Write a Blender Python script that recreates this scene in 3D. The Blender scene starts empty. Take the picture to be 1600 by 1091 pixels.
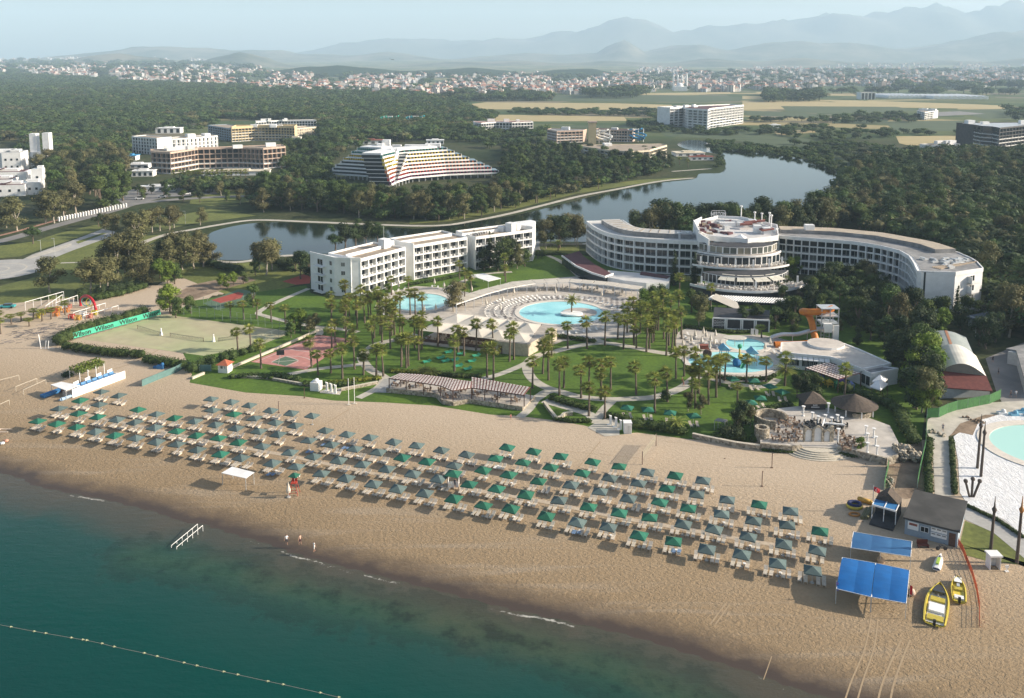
EXPO=0.98; HAZE=0.0001
import bpy, math, random
import numpy as np
from math import sin, cos, tan, atan2, pi, sqrt, radians, hypot, exp
from mathutils import Vector, noise
R = random.Random(7)
S = bpy.context.scene
COL = S.collection
# ---------------------------------------------------------------- survey: photo pixel <-> place
F, H, YH, TILT = 1350.0, 76.0, 98.0, radians(7.5)
CY = YH + F * tan(TILT)
def P(px, py, z=0.0):
 u, v = (px - 800) / F, (CY - py) / F
 dx, dy, dz = u, cos(TILT) + v * sin(TILT), -sin(TILT) + v * cos(TILT)
 t = (z - H) / dz
 return Vector((dx * t, dy * t, z))
def HT(q, py):
 v = (CY - py) / F
 return H + q[1] * (v * cos(TILT) - sin(TILT)) / (cos(TILT) + v * sin(TILT))
def PPM(q): return F / (q[1] * cos(TILT) + (H - (q[2] if len(q) > 2 else 0)) * sin(TILT))
def PX(q):
 d = q[1] * cos(TILT) + (H - q[2]) * sin(TILT)
 return 800 + F * q[0] / d, CY - F * ((q[2] - H) * cos(TILT) + q[1] * sin(TILT)) / d
# ---------------------------------------------------------------- materials
MATS = {}
def mat(name, c, c2=None, scale=1.0, rough=0.8, bump=0.0, bscale=None, detail=4, metal=0.0, spec=0.35, rand=0.0,
  ramp=(0.38, 0.62), coord='Object', stretch=None, trans=0.0, tscale=None, tamt=0.0):
 if name in MATS: return MATS[name]
 m = bpy.data.materials.new(name); m.use_nodes = True
 nt = m.node_tree; N = nt.nodes; L = nt.links
 b = N['Principled BSDF']
 b.inputs['Roughness'].default_value = rough; b.inputs['Metallic'].default_value = metal
 b.inputs['Specular IOR Level'].default_value = spec
 tc = N.new('ShaderNodeTexCoord'); vec = tc.outputs[coord]
 if stretch:
  mp = N.new('ShaderNodeMapping'); mp.inputs['Scale'].default_value = stretch; L.new(vec, mp.inputs[0]); vec = mp.outputs[0]
 if c2 is None: c2 = tuple(x * 0.86 for x in c)
 n = N.new('ShaderNodeTexNoise'); n.inputs['Scale'].default_value = scale; n.inputs['Detail'].default_value = detail
 n.inputs['Roughness'].default_value = 0.62; L.new(vec, n.inputs['Vector'])
 r = N.new('ShaderNodeValToRGB'); r.color_ramp.elements[0].position = ramp[0]; r.color_ramp.elements[1].position = ramp[1]
 r.color_ramp.elements[0].color = (*c2, 1); r.color_ramp.elements[1].color = (*c, 1); L.new(n.outputs[0], r.inputs[0])
 out = r.outputs[0]
 if tamt:
  n3 = N.new('ShaderNodeTexNoise'); n3.inputs['Scale'].default_value = tscale; n3.inputs['Detail'].default_value = 3; L.new(vec, n3.inputs['Vector'])
  mr = N.new('ShaderNodeMapRange'); mr.inputs[1].default_value = .3; mr.inputs[2].default_value = .7
  mr.inputs[3].default_value = 1 - tamt; mr.inputs[4].default_value = 1 + tamt; L.new(n3.outputs[0], mr.inputs[0])
  mu = N.new('ShaderNodeVectorMath'); mu.operation = 'SCALE'; L.new(out, mu.inputs[0]); L.new(mr.outputs[0], mu.inputs['Scale']); out = mu.outputs[0]
 if rand:
  oi = N.new('ShaderNodeObjectInfo'); mr = N.new('ShaderNodeMapRange'); mr.inputs[3].default_value = 1 - rand; mr.inputs[4].default_value = 1 + rand
  L.new(oi.outputs['Random'], mr.inputs[0])
  hs = N.new('ShaderNodeHueSaturation'); L.new(out, hs.inputs['Color']); L.new(mr.outputs[0], hs.inputs['Value'])
  m2 = N.new('ShaderNodeMath'); m2.operation = 'MULTIPLY'; m2.inputs[1].default_value = 7.31; L.new(oi.outputs['Random'], m2.inputs[0])
  fr = N.new('ShaderNodeMath'); fr.operation = 'FRACT'; L.new(m2.outputs[0], fr.inputs[0])
  m3 = N.new('ShaderNodeMapRange'); m3.inputs[3].default_value = .5 - rand * .07; m3.inputs[4].default_value = .5 + rand * .05; L.new(fr.outputs[0], m3.inputs[0])
  L.new(m3.outputs[0], hs.inputs['Hue']); out = hs.outputs[0]
 L.new(out, b.inputs['Base Color'])
 if bump:
  n2 = N.new('ShaderNodeTexNoise'); n2.inputs['Scale'].default_value = bscale or scale * 3; n2.inputs['Detail'].default_value = 4; L.new(vec, n2.inputs['Vector'])
  bp = N.new('ShaderNodeBump'); bp.inputs['Strength'].default_value = 1; bp.inputs['Distance'].default_value = bump
  L.new(n2.outputs[0], bp.inputs['Height']); L.new(bp.outputs[0], b.inputs['Normal'])
 if trans:
  t = N.new('ShaderNodeBsdfTranslucent'); L.new(out, t.inputs[0]); mx = N.new('ShaderNodeMixShader'); mx.inputs[0].default_value = trans
  L.new(b.outputs[0], mx.inputs[1]); L.new(t.outputs[0], mx.inputs[2]); L.new(mx.outputs[0], N['Material Output'].inputs[0])
 MATS[name] = m
 return m
def white(): return mat('white render', (.80, .79, .77), (.70, .69, .67), .35, .7, .01, 2)
# ---------------------------------------------------------------- tagging and mesh building
def tag(o, label=None, cat=None, group=None, kind=None):
 if label: o['label'] = label
 if cat: o['category'] = cat
 if group: o['group'] = group
 if kind: o['kind'] = kind
 return o
def empty(name, loc, label, cat, group=None, rz=0):
 o = bpy.data.objects.new(name, None); COL.objects.link(o); o.location = loc; o.rotation_euler = (0, 0, rz)
 o.empty_display_size = .3
 return tag(o, label, cat, group)
class MB:
 def __init__(s): s.v = []; s.f = []; s.m = []
 def add(s, vs, fs, m=0):
  k = len(s.v); s.v += [tuple(v) for v in vs]; s.f += [tuple(k + i for i in f) for f in fs]; s.m += [m] * len(fs); return s
 def quad(s, a, b, c, d, m=0): return s.add([a, b, c, d], [(0, 1, 2, 3)], m)
 def box(s, c, sz, rz=0, m=0, tilt=0):
  x, y, z = sz[0] / 2, sz[1] / 2, sz[2]; cr, sr = cos(rz), sin(rz); vs = []
  for dz in (0, z):
   for dx, dy in ((-x, -y), (x, -y), (x, y), (-x, y)):
    zz = dz + dx * tilt
    vs.append((c[0] + dx * cr - dy * sr, c[1] + dx * sr + dy * cr, c[2] + zz))
  return s.add(vs, [(3, 2, 1, 0), (4, 5, 6, 7), (0, 1, 5, 4), (1, 2, 6, 5), (2, 3, 7, 6), (3, 0, 4, 7)], m)
 def prism(s, pts, z0, z1, m=0, mt=None, bottom=True):
  n = len(pts); a = sum(pts[i][0] * pts[(i + 1) % n][1] - pts[(i + 1) % n][0] * pts[i][1] for i in range(n))
  if a < 0: pts = pts[::-1]
  vs = [(p[0], p[1], z0) for p in pts] + [(p[0], p[1], z1) for p in pts]
  s.add(vs, [(i, (i + 1) % n, n + (i + 1) % n, n + i) for i in range(n)], m)
  s.add([(p[0], p[1], z1) for p in pts], [tuple(range(n))], m if mt is None else mt)
  if bottom: s.add([(p[0], p[1], z0) for p in pts[::-1]], [tuple(range(n))], m)
  return s
 def tube(s, a, b, r, n=6, m=0, r2=None, cap=True):
  a, b = Vector(a), Vector(b); d = b - a
  if d.length < 1e-6: return s
  d.normalize(); u = d.orthogonal().normalized(); w = d.cross(u); r2 = r if r2 is None else r2; vs = []
  for c, rr in ((a, r), (b, r2)):
   for i in range(n):
    t = 2 * pi * i / n; vs.append(c + (u * cos(t) + w * sin(t)) * rr)
  fs = [(i, (i + 1) % n, n + (i + 1) % n, n + i) for i in range(n)]
  if cap: fs += [tuple(range(n))[::-1], tuple(range(n, 2 * n))]
  return s.add(vs, fs, m)
 def seg(s, a, b, w, z0, z1, m=0):
  a, b = Vector((a[0], a[1])), Vector((b[0], b[1])); d = (b - a).normalized(); n = Vector((-d.y, d.x)) * w / 2
  return s.prism([a + n, a - n, b - n, b + n], z0, z1, m)
 def cone(s, c, r, z0, z1, n=12, m=0, r2=0.0, rz=0, sq=None):
  vs = [];
  for k in range(n):
   t = rz + 2 * pi * k / n; vs.append((c[0] + cos(t) * r, c[1] + sin(t) * r, z0))
  if r2 <= 0: return s.add(vs + [(c[0], c[1], z1)], [(k, (k + 1) % n, n) for k in range(n)], m)
  for k in range(n):
   t = rz + 2 * pi * k / n; vs.append((c[0] + cos(t) * r2, c[1] + sin(t) * r2, z1))
  return s.add(vs, [(k, (k + 1) % n, n + (k + 1) % n, n + k) for k in range(n)] + [tuple(range(n, 2 * n))], m)
 def ball(s, c, r, n=10, k=6, m=0, sz=1.0, sy=1.0):
  vs = []; fs = []
  for j in range(k + 1):
   ph = -pi / 2 + pi * j / k
   for i in range(n):
    t = 2 * pi * i / n; vs.append((c[0] + r * cos(ph) * cos(t), c[1] + r * sy * cos(ph) * sin(t), c[2] + r * sz * sin(ph)))
  for j in range(k):
   for i in range(n): fs.append((j * n + i, j * n + (i + 1) % n, (j + 1) * n + (i + 1) % n, (j + 1) * n + i))
  return s.add(vs, fs, m)
 def mesh(s, name, mats, origin=(0, 0, 0), smooth=False):
  me = bpy.data.meshes.new(name); ox, oy, oz = origin
  me.from_pydata([(a - ox, b - oy, c - oz) for a, b, c in s.v], [], s.f)
  for m in (mats if isinstance(mats, (list, tuple)) else [mats]): me.materials.append(m)
  me.polygons.foreach_set('material_index', s.m)
  if smooth: me.polygons.foreach_set('use_smooth', [True] * len(s.f))
  me.update(); return me
 def build(s, name, mats, parent=None, label=None, cat=None, group=None, kind=None, smooth=False, world=True):
  """world=True: vertices are in world metres; origin goes to the parent or to the thing's base"""
  if parent is not None:
   root = parent; off = Vector((0, 0, 0))
   while root is not None: off += root.location; root = root.parent
   if not world: off = Vector((0, 0, 0))
   o = bpy.data.objects.new(name, s.mesh(name, mats, off, smooth)); o.parent = parent
  else:
   if world:
    a = np.array(s.v); c = (float(a[:, 0].mean()), float(a[:, 1].mean()), float(a[:, 2].min()))
   else: c = (0, 0, 0)
   o = bpy.data.objects.new(name, s.mesh(name, mats, c, smooth)); o.location = c
  COL.objects.link(o); return tag(o, label, cat, group, kind)
def kids(o): return [c for c in bpy.data.objects if c.parent == o] if '_k' not in o else []
def copy_tree(o, loc=None, rz=None, sc=None, label=None, group=None, ch=None):
 """copy a thing with its parts; ch = cached child table"""
 c = o.copy(); COL.objects.link(c)
 if loc is not None: c.location = loc
 if rz is not None: c.rotation_euler = (0, 0, rz)
 if sc is not None: c.scale = sc if isinstance(sc, (tuple, list)) else (sc,) * 3
 if label: c['label'] = label
 if group: c['group'] = group
 for k in (o.children if ch is None else ch):
  d = k.copy(); COL.objects.link(d); d.parent = c
  for g in k.children:
   e = g.copy(); COL.objects.link(e); e.parent = d
 return c
ORD = ['', 'first', 'second', 'third', 'fourth', 'fifth', 'sixth', 'seventh', 'eighth', 'ninth', 'tenth', 'eleventh', 'twelfth', 'thirteenth',
       'fourteenth', 'fifteenth', 'sixteenth', 'seventeenth', 'eighteenth', 'nineteenth', 'twentieth']
TENS = {2: 'twenty', 3: 'thirty', 4: 'forty', 5: 'fifty', 6: 'sixty', 7: 'seventy', 8: 'eighty', 9: 'ninety'}
def nth(n):
 if n <= 20: return ORD[n]
 if n < 100:
  t, u = divmod(n, 10); return (TENS[t] + '-' + ORD[u]) if u else TENS[t][:-1] + 'ieth'
 return '%dth' % n
def spline(pts, k=6, closed=False):
 n = len(pts); out = []
 rng = range(n) if closed else range(n - 1)
 for i in rng:
  if closed: p0, p1, p2, p3 = pts[i - 1], pts[i], pts[(i + 1) % n], pts[(i + 2) % n]
  else: p0, p1, p2, p3 = pts[max(i - 1, 0)], pts[i], pts[i + 1], pts[min(i + 2, n - 1)]
  for j in range(k):
   t = j / k
   out.append(tuple(.5 * (2 * p1[a] + (p2[a] - p0[a]) * t + (2 * p0[a] - 5 * p1[a] + 4 * p2[a] - p3[a]) * t * t + (3 * p1[a] - p0[a] - 3 * p2[a] + p3[a]) * t ** 3) for a in range(2)))
 if not closed: out.append(tuple(pts[-1][:2]))
 return out
def wp(pxs, z=0.0): return [P(x, y, z) for x, y in pxs]
def sheet(name, pxs, z, m, smooth=0, world=False, kind='structure', label=None, cat=None):
 pts = [tuple(p)[:2] for p in pxs] if world else [tuple(p)[:2] for p in wp(pxs, z)]
 if smooth: pts = spline(pts, smooth, True)
 n = len(pts); a = sum(pts[i][0] * pts[(i + 1) % n][1] - pts[(i + 1) % n][0] * pts[i][1] for i in range(n))
 if a < 0: pts = pts[::-1]
 b = MB(); b.add([(x, y, z) for x, y in pts], [tuple(range(n))]); return b.build(name, m, kind=kind, label=label, cat=cat)
def ribbon_pts(pts, w, z, k=5, mb=None, m=0):
 pts = spline([tuple(p)[:2] for p in pts], k) if k else [tuple(p)[:2] for p in pts]
 mb = mb or MB(); n = len(pts); vs = []
 for i, p in enumerate(pts):
  a, b = pts[max(i - 1, 0)], pts[min(i + 1, n - 1)]; dx, dy = b[0] - a[0], b[1] - a[1]; l = hypot(dx, dy) or 1
  ww = w(i / (n - 1)) if callable(w) else w
  vs += [(p[0] - dy / l * ww / 2, p[1] + dx / l * ww / 2, z), (p[0] + dy / l * ww / 2, p[1] - dx / l * ww / 2, z)]
 mb.add(vs, [(2 * i, 2 * i + 1, 2 * i + 3, 2 * i + 2) for i in range(n - 1)], m); return mb
def ribbon(name, pxs, w, z, m, k=5): return ribbon_pts(wp(pxs, z), w, z, k).build(name, m, kind='structure')
def inside(p, poly):
 x, y = p[0], p[1]; r = False; n = len(poly)
 for i in range(n):
  x1, y1 = poly[i][0], poly[i][1]; x2, y2 = poly[i - 1][0], poly[i - 1][1]
  if (y1 > y) != (y2 > y) and x < (x2 - x1) * (y - y1) / (y2 - y1) + x1: r = not r
 return r
def interp(prof, x):
 if x <= prof[0][0]: return prof[0][1]
 for (a, b), (c, d) in zip(prof, prof[1:]):
  if x <= c:
   t = (x - a) / (c - a); t = t * t * (3 - 2 * t) * .5 + t * .5; return b + (d - b) * t
 return prof[-1][1]
def sstep(a, b, x):
 t = min(1, max(0, (x - a) / (b - a))); return t * t * (3 - 2 * t)
# ---------------------------------------------------------------- camera, sky, sun, haze
SUN_EL, SUN_AZ = radians(22), radians(-2)      # sun low, straight out of +X
cam = bpy.data.cameras.new('camera'); co = bpy.data.objects.new('camera', cam); COL.objects.link(co); S.camera = co
co.location = (0, 0, H); co.rotation_euler = (pi / 2 - TILT, 0, 0); cam.sensor_width = 36; cam.lens = F / 1600 * 36
cam.shift_y = -(545.5 - CY) / 1600; cam.clip_end = 60000; cam.clip_start = 1
w = bpy.data.worlds.new('World'); S.world = w; w.use_nodes = True
sk = w.node_tree.nodes.new('ShaderNodeTexSky'); sk.sky_type = 'NISHITA'; sk.sun_disc = False
sk.sun_elevation = SUN_EL; sk.sun_rotation = pi / 2 - SUN_AZ; sk.air_density = 1.0; sk.dust_density = 2.2; sk.ozone_density = 1.5
bg = w.node_tree.nodes['Background']; bg.inputs[1].default_value = 0.095
WN, WL_ = w.node_tree.nodes, w.node_tree.links      # thin high cloud streaks in the sky
wt = WN.new('ShaderNodeTexCoord'); wm = WN.new('ShaderNodeMapping'); wm.inputs['Scale'].default_value = (1.2, 2.5, 14); wm.inputs['Rotation'].default_value = (0, .12, .3); WL_.new(wt.outputs['Generated'], wm.inputs[0])
wn = WN.new('ShaderNodeTexNoise'); wn.inputs['Scale'].default_value = 1.6; wn.inputs['Detail'].default_value = 7; wn.inputs['Distortion'].default_value = .5; WL_.new(wm.outputs[0], wn.inputs['Vector'])
wr_ = WN.new('ShaderNodeMapRange'); [setattr(wr_.inputs[i + 1], 'default_value', v) for i, v in enumerate((.45, .72, 0, .55))]; WL_.new(wn.outputs[0], wr_.inputs[0])
wb = WN.new('ShaderNodeRGBToBW'); WL_.new(sk.outputs[0], wb.inputs[0]); wx = WN.new('ShaderNodeMath'); wx.operation = 'MULTIPLY'; wx.inputs[1].default_value = 1.35; WL_.new(wb.outputs[0], wx.inputs[0])
wi = WN.new('ShaderNodeMix'); wi.data_type = 'RGBA'; WL_.new(wr_.outputs[0], wi.inputs[0]); WL_.new(sk.outputs[0], wi.inputs[6]); WL_.new(wx.outputs[0], wi.inputs[7]); WL_.new(wi.outputs[2], bg.inputs[0])
sl = bpy.data.lights.new('sun', 'SUN'); sl.energy = 5.0; sl.angle = radians(.5); sl.color = (1, .89, .74)
so = bpy.data.objects.new('sun', sl); COL.objects.link(so); so.location = (200, 0, 200)
so.rotation_euler = Vector((-cos(SUN_EL) * cos(SUN_AZ), -cos(SUN_EL) * sin(SUN_AZ), -sin(SUN_EL))).to_track_quat('-Z', 'Y').to_euler()
S.view_settings.view_transform = 'Standard'; S.view_settings.look = 'None'; S.view_settings.exposure = EXPO; S.view_settings.gamma = 1
hb = MB(); hb.box((0, 7500, -8), (30000, 16200, 970))
hz = hb.build('haze', mat('haze air', (1, 1, 1)), kind='stuff')
hm = MATS['haze air']; hn = hm.node_tree; hn.nodes.clear()
ho = hn.nodes.new('ShaderNodeOutputMaterial'); pv = hn.nodes.new('ShaderNodeVolumePrincipled')
pv.inputs['Color'].default_value = (.60, .80, .98, 1); pv.inputs['Density'].default_value = HAZE; pv.inputs['Anisotropy'].default_value = 0.0; S.cycles.volume_bounces = 1
hn.links.new(pv.outputs[0], ho.inputs['Volume'])
# ---------------------------------------------------------------- shoreline
ZS = -0.7
SHORE = [tuple(P(x, y, ZS))[:2] for x, y in [(0, 741), (30, 750), (50, 760), (110, 773), (160, 782), (200, 792), (240, 802), (262, 810), (284, 817), (318, 822),
 (360, 836), (410, 850), (450, 864), (490, 876), (550, 892), (610, 907), (700, 930), (790, 953), (850, 966), (930, 984), (990, 998), (1080, 1026), (1180, 1056), (1300, 1096)]]
a, b = SHORE[0], SHORE[3]; SHORE = [(a[0] - 1500, a[1] + 560), (a[0] - 60, a[1] + 24)] + SHORE
a, b = SHORE[-3], SHORE[-1]; SHORE = SHORE + [(b[0] + 40, b[1] - 17), (b[0] + 1200, b[1] - 500)]
SHORE = spline(SHORE[:2], 30) [:-1] + spline(SHORE[1:-1], 5) + [SHORE[-1]]
SA = np.array(SHORE)
def sdist(x, y, line=SA):
 """signed distance in metres to the shoreline, + = land"""
 p = np.array([x, y]); a = line[:-1]; d = line[1:] - a; t = np.clip(((p - a) * d).sum(1) / (d * d).sum(1), 0, 1)
 q = a + d * t[:, None]; r = np.hypot(*(p - q).T); i = r.argmin(); c = d[i][0] * (p[1] - a[i][1]) - d[i][1] * (p[0] - a[i][0])
 return r[i] * (1 if c > 0 else -1)
def grid_mesh(name, xs, ys, zf, m, keep=None, attr=None, kind='structure', dirx=None):
 """heightfield on a grid; zf(x, y) -> z"""
 nx, ny = len(xs), len(ys); vs = []; at = []
 for y in ys:
  for x in xs:
   X, Y = (x, y) if dirx is None else dirx(x, y)
   vs.append((X, Y, zf(X, Y)));
   if attr: at.append(attr(X, Y))
 fs = [(j * nx + i, j * nx + i + 1, (j + 1) * nx + i + 1, (j + 1) * nx + i) for j in range(ny - 1) for i in range(nx - 1)]
 if keep: fs = [f for f in fs if any(keep(vs[k]) for k in f)]
 me = bpy.data.meshes.new(name); me.from_pydata(vs, [], fs); me.materials.append(m); me.polygons.foreach_set('use_smooth', [True] * len(fs))
 if attr:
  for k, nm in enumerate(('sd', 'reef')):
   a = me.attributes.new(nm, 'FLOAT', 'POINT'); a.data.foreach_set('value', [t[k] for t in at])
 o = bpy.data.objects.new(name, me); COL.objects.link(o); o['kind'] = kind; return o
def nodes(name, rough=.9, spec=.2):
 m = bpy.data.materials.new(name); m.use_nodes = True; nt = m.node_tree
 b = nt.nodes['Principled BSDF']; b.inputs['Roughness'].default_value = rough; b.inputs['Specular IOR Level'].default_value = spec
 return m, nt.nodes, nt.links, b
def nz(N, L, vec, scale, detail=4, rough=.6, dist=0.0):
 n = N.new('ShaderNodeTexNoise'); n.inputs['Scale'].default_value = scale; n.inputs['Detail'].default_value = detail; n.inputs['Roughness'].default_value = rough
 n.inputs['Distortion'].default_value = dist; L.new(vec, n.inputs['Vector']); return n.outputs[0]
def ramp(N, L, fac, stops, interp='LINEAR'):
 r = N.new('ShaderNodeValToRGB'); cr = r.color_ramp; cr.interpolation = interp
 while len(cr.elements) < len(stops): cr.elements.new(.5)
 for e, (p, c) in zip(cr.elements, stops): e.position = p; e.color = (*c, 1) if len(c) == 3 else c
 L.new(fac, r.inputs[0]); return r.outputs[0]
def mapr(N, L, v, a, b, c=0.0, d=1.0):
 m = N.new('ShaderNodeMapRange'); L.new(v, m.inputs[0])
 for i, x in enumerate((a, b, c, d)): m.inputs[i + 1].default_value = x
 return m.outputs[0]
def mth(N, L, op, a, b):
 m = N.new('ShaderNodeMath'); m.operation = op
 for i, x in enumerate((a, b)):
  if isinstance(x, (int, float)): m.inputs[i].default_value = x
  else: L.new(x, m.inputs[i])
 return m.outputs[0]
def mixc(N, L, f, a, b, mode='MIX'):
 m = N.new('ShaderNodeMix'); m.data_type = 'RGBA'; m.blend_type = mode
 if isinstance(f, (int, float)): m.inputs[0].default_value = f
 else: L.new(f, m.inputs[0])
 for i, x in ((6, a), (7, b)):
  if isinstance(x, tuple): m.inputs[i].default_value = (*x, 1)
  else: L.new(x, m.inputs[i])
 return m.outputs[2]
# beach sand: wet by the sea, golden and trodden in front, paler and raked behind
m_sand, N, L, B = nodes('beach sand', .95, .1)
g = N.new('ShaderNodeNewGeometry').outputs['Position']; at = N.new('ShaderNodeAttribute'); at.attribute_name = 'sd'; sd = at.outputs['Fac']
big = nz(N, L, g, .06, 4); mid = nz(N, L, g, .35, 5, .65); fine = nz(N, L, g, 1.6, 4, .7)
sdn = mth(N, L, 'ADD', sd, mth(N, L, 'MULTIPLY', mth(N, L, 'SUBTRACT', big, .5), 14.0)); sdn2 = mth(N, L, 'ADD', sd, mth(N, L, 'MULTIPLY', mth(N, L, 'SUBTRACT', mid, .5), 5.0))
base = ramp(N, L, mapr(N, L, sdn, 0, 80), [(0, (.27, .195, .115)), (.25, (.335, .248, .155)), (.42, (.405, .31, .21)), (.7, (.50, .40, .295)), (1, (.50, .405, .305))])
base = mixc(N, L, mapr(N, L, fine, .35, .7), base, mixc(N, L, .72, (.22, .14, .07), base))
mb = N.new('ShaderNodeMapping'); mb.inputs['Rotation'].default_value = (0, 0, radians(22)); mb.inputs['Scale'].default_value = (.05, .55, 1); L.new(g, mb.inputs[0]); bands = nz(N, L, mb.outputs[0], .6, 4, .6, .6)
base = mixc(N, L, mapr(N, L, mth(N, L, 'MULTIPLY', mapr(N, L, bands, .5, .66), mapr(N, L, sd, 34, 10)), 0, 1, 0, .35), base, (.38, .32, .25))
wet = mapr(N, L, sdn2, 7.0, 1.5); base = mixc(N, L, wet, base, (.070, .053, .043))
L.new(base, B.inputs['Base Color']); L.new(mapr(N, L, wet, 0, 1, .95, .42), B.inputs['Roughness'])
mp = N.new('ShaderNodeMapping'); mp.inputs['Rotation'].default_value = (0, 0, radians(20)); mp.inputs['Scale'].default_value = (.8, 1.25, 1); L.new(g, mp.inputs[0])
foot = nz(N, L, mp.outputs[0], 1.9, 3, .6, .5); foot2 = nz(N, L, g, 5.0, 2)
hgt = mth(N, L, 'ADD', mth(N, L, 'MULTIPLY', foot, mapr(N, L, sdn, 70, 30, .22, 1)), mth(N, L, 'MULTIPLY', foot2, .25))
bp = N.new('ShaderNodeBump'); bp.inputs['Distance'].default_value = .22; L.new(mapr(N, L, wet, 0, 1, 1, .08), bp.inputs['Strength']); L.new(hgt, bp.inputs['Height']); L.new(bp.outputs[0], B.inputs['Normal'])
# sea: murky shallows, weedy reef, deep teal
m_sea, N, L, B = nodes('sea water', .12, .22); B.inputs['IOR'].default_value = 1.33
g = N.new('ShaderNodeNewGeometry').outputs['Position']; at = N.new('ShaderNodeAttribute'); at.attribute_name = 'sd'; sd = at.outputs['Fac']
ar = N.new('ShaderNodeAttribute'); ar.attribute_name = 'reef'
n1 = nz(N, L, g, .05, 5, .6); n2 = nz(N, L, g, .22, 5, .7); n3 = nz(N, L, g, .8, 4)
dep = mth(N, L, 'ADD', mth(N, L, 'MULTIPLY', sd, -1.0), mth(N, L, 'MULTIPLY', mth(N, L, 'SUBTRACT', n1, .5), 16.0))
base = ramp(N, L, mapr(N, L, dep, 0, 60), [(0, (.075, .068, .050)), (.07, (.055, .062, .048)), (.16, (.016, .058, .048)), (.4, (.001, .050, .040)), (.75, (.0005, .040, .034)), (1, (.0005, .032, .030))])
rf = mth(N, L, 'ADD', ar.outputs['Fac'], mth(N, L, 'MULTIPLY', mth(N, L, 'SUBTRACT', n2, .5), 16.0))
patch = ramp(N, L, mapr(N, L, n2, .35, .62), [(0, (.012, .024, .014)), (.5, (.030, .060, .030)), (1, (.055, .092, .042))])
base = mixc(N, L, mapr(N, L, rf, 1.5, -6.0, 0, .62), base, patch)
edge = mapr(N, L, mth(N, L, 'ABSOLUTE', mth(N, L, 'SUBTRACT', rf, -1.0), 0), 1.6, 0.0, 0, .25); base = mixc(N, L, edge, base, (.008, .016, .015))
foamn = nz(N, L, g, .9, 5, .75, .6)
fl = mth(N, L, 'ADD', sd, mth(N, L, 'MULTIPLY', mth(N, L, 'SUBTRACT', n2, .5), 2.2))
foam = mth(N, L, 'MULTIPLY', mapr(N, L, mth(N, L, 'ABSOLUTE', mth(N, L, 'ADD', fl, .25), 0), .26, .06), mapr(N, L, mth(N, L, 'MULTIPLY', foamn, mapr(N, L, nz(N, L, g, .07, 2), .45, .62, .6, 1.0)), .43, .56))
base = mixc(N, L, mth(N, L, 'MULTIPLY', foam, .6), base, (.70, .67, .60)); L.new(base, B.inputs['Base Color']); L.new(mapr(N, L, foam, 0, 1, .13, .7), B.inputs['Roughness'])
mp = N.new('ShaderNodeMapping'); mp.inputs['Rotation'].default_value = (0, 0, radians(-25)); mp.inputs['Scale'].default_value = (.5, 1.4, 1); L.new(g, mp.inputs[0])
wv = mth(N, L, 'ADD', nz(N, L, mp.outputs[0], .7, 4, .6), mth(N, L, 'MULTIPLY', nz(N, L, g, 3.0, 2), .25))
bp = N.new('ShaderNodeBump'); bp.inputs['Distance'].default_value = .09; L.new(wv, bp.inputs['Height']); L.new(bp.outputs[0], B.inputs['Normal'])
REEF = np.array([tuple(P(x, y, ZS))[:2] for x, y in [(215, 868), (320, 885), (430, 915), (560, 950), (700, 975), (860, 1015), (1000, 1060), (1090, 1100), (1200, 1200)]])
def warp(a, b, n, p=1.0): return [a + (b - a) * (i / n) ** p for i in range(n + 1)]
xs = warp(-1500, -130, 30) [:-1] + warp(-130, 90, 130)[:-1] + warp(90, 1200, 24)
ys = warp(-500, 60, 20)[:-1] + warp(60, 200, 100)[:-1] + warp(200, 560, 12)
grid_mesh('sea', xs, ys, lambda x, y: ZS, m_sea, keep=lambda v: sdist(v[0], v[1]) < 4, attr=lambda x, y: (sdist(x, y), abs(sdist(x, y, REEF)) - 5.5))
def beach_z(x, y):
 s = sdist(x, y)
 if s > 16: return 0.0
 if s > 0: return ZS * (1 - sstep(0, 16, s) ** .8) + .03 * 0
 return ZS + s * .08
m_bed = m_sand
xs = warp(-700, -125, 30)[:-1] + warp(-125, 110, 160)[:-1] + warp(110, 700, 30)
ys = warp(-250, 85, 30)[:-1] + warp(85, 290, 140)[:-1] + warp(290, 420, 14)
SAND_BACK = [(a[0], a[1]) for a in [P(-300, 470), P(-60, 466), P(0, 476), P(60, 470), P(140, 463), P(200, 452), P(300, 440), P(385, 432), P(400, 446), P(330, 462), P(290, 480), P(300, 560), P(500, 600), P(700, 610), P(860, 640), P(990, 655),
 P(1110, 670), P(1400, 690), P(1640, 700), P(2400, 700)]]
SAND_POLY = SAND_BACK + [(700, -300), (-900, -300), (-900, 300)]
def sand_keep(v): return -6 < sdist(v[0], v[1]) and inside(v, SAND_POLY)
grid_mesh('beach_sand', xs, ys, beach_z, m_sand, keep=sand_keep, attr=lambda x, y: (sdist(x, y), 0))
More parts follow.
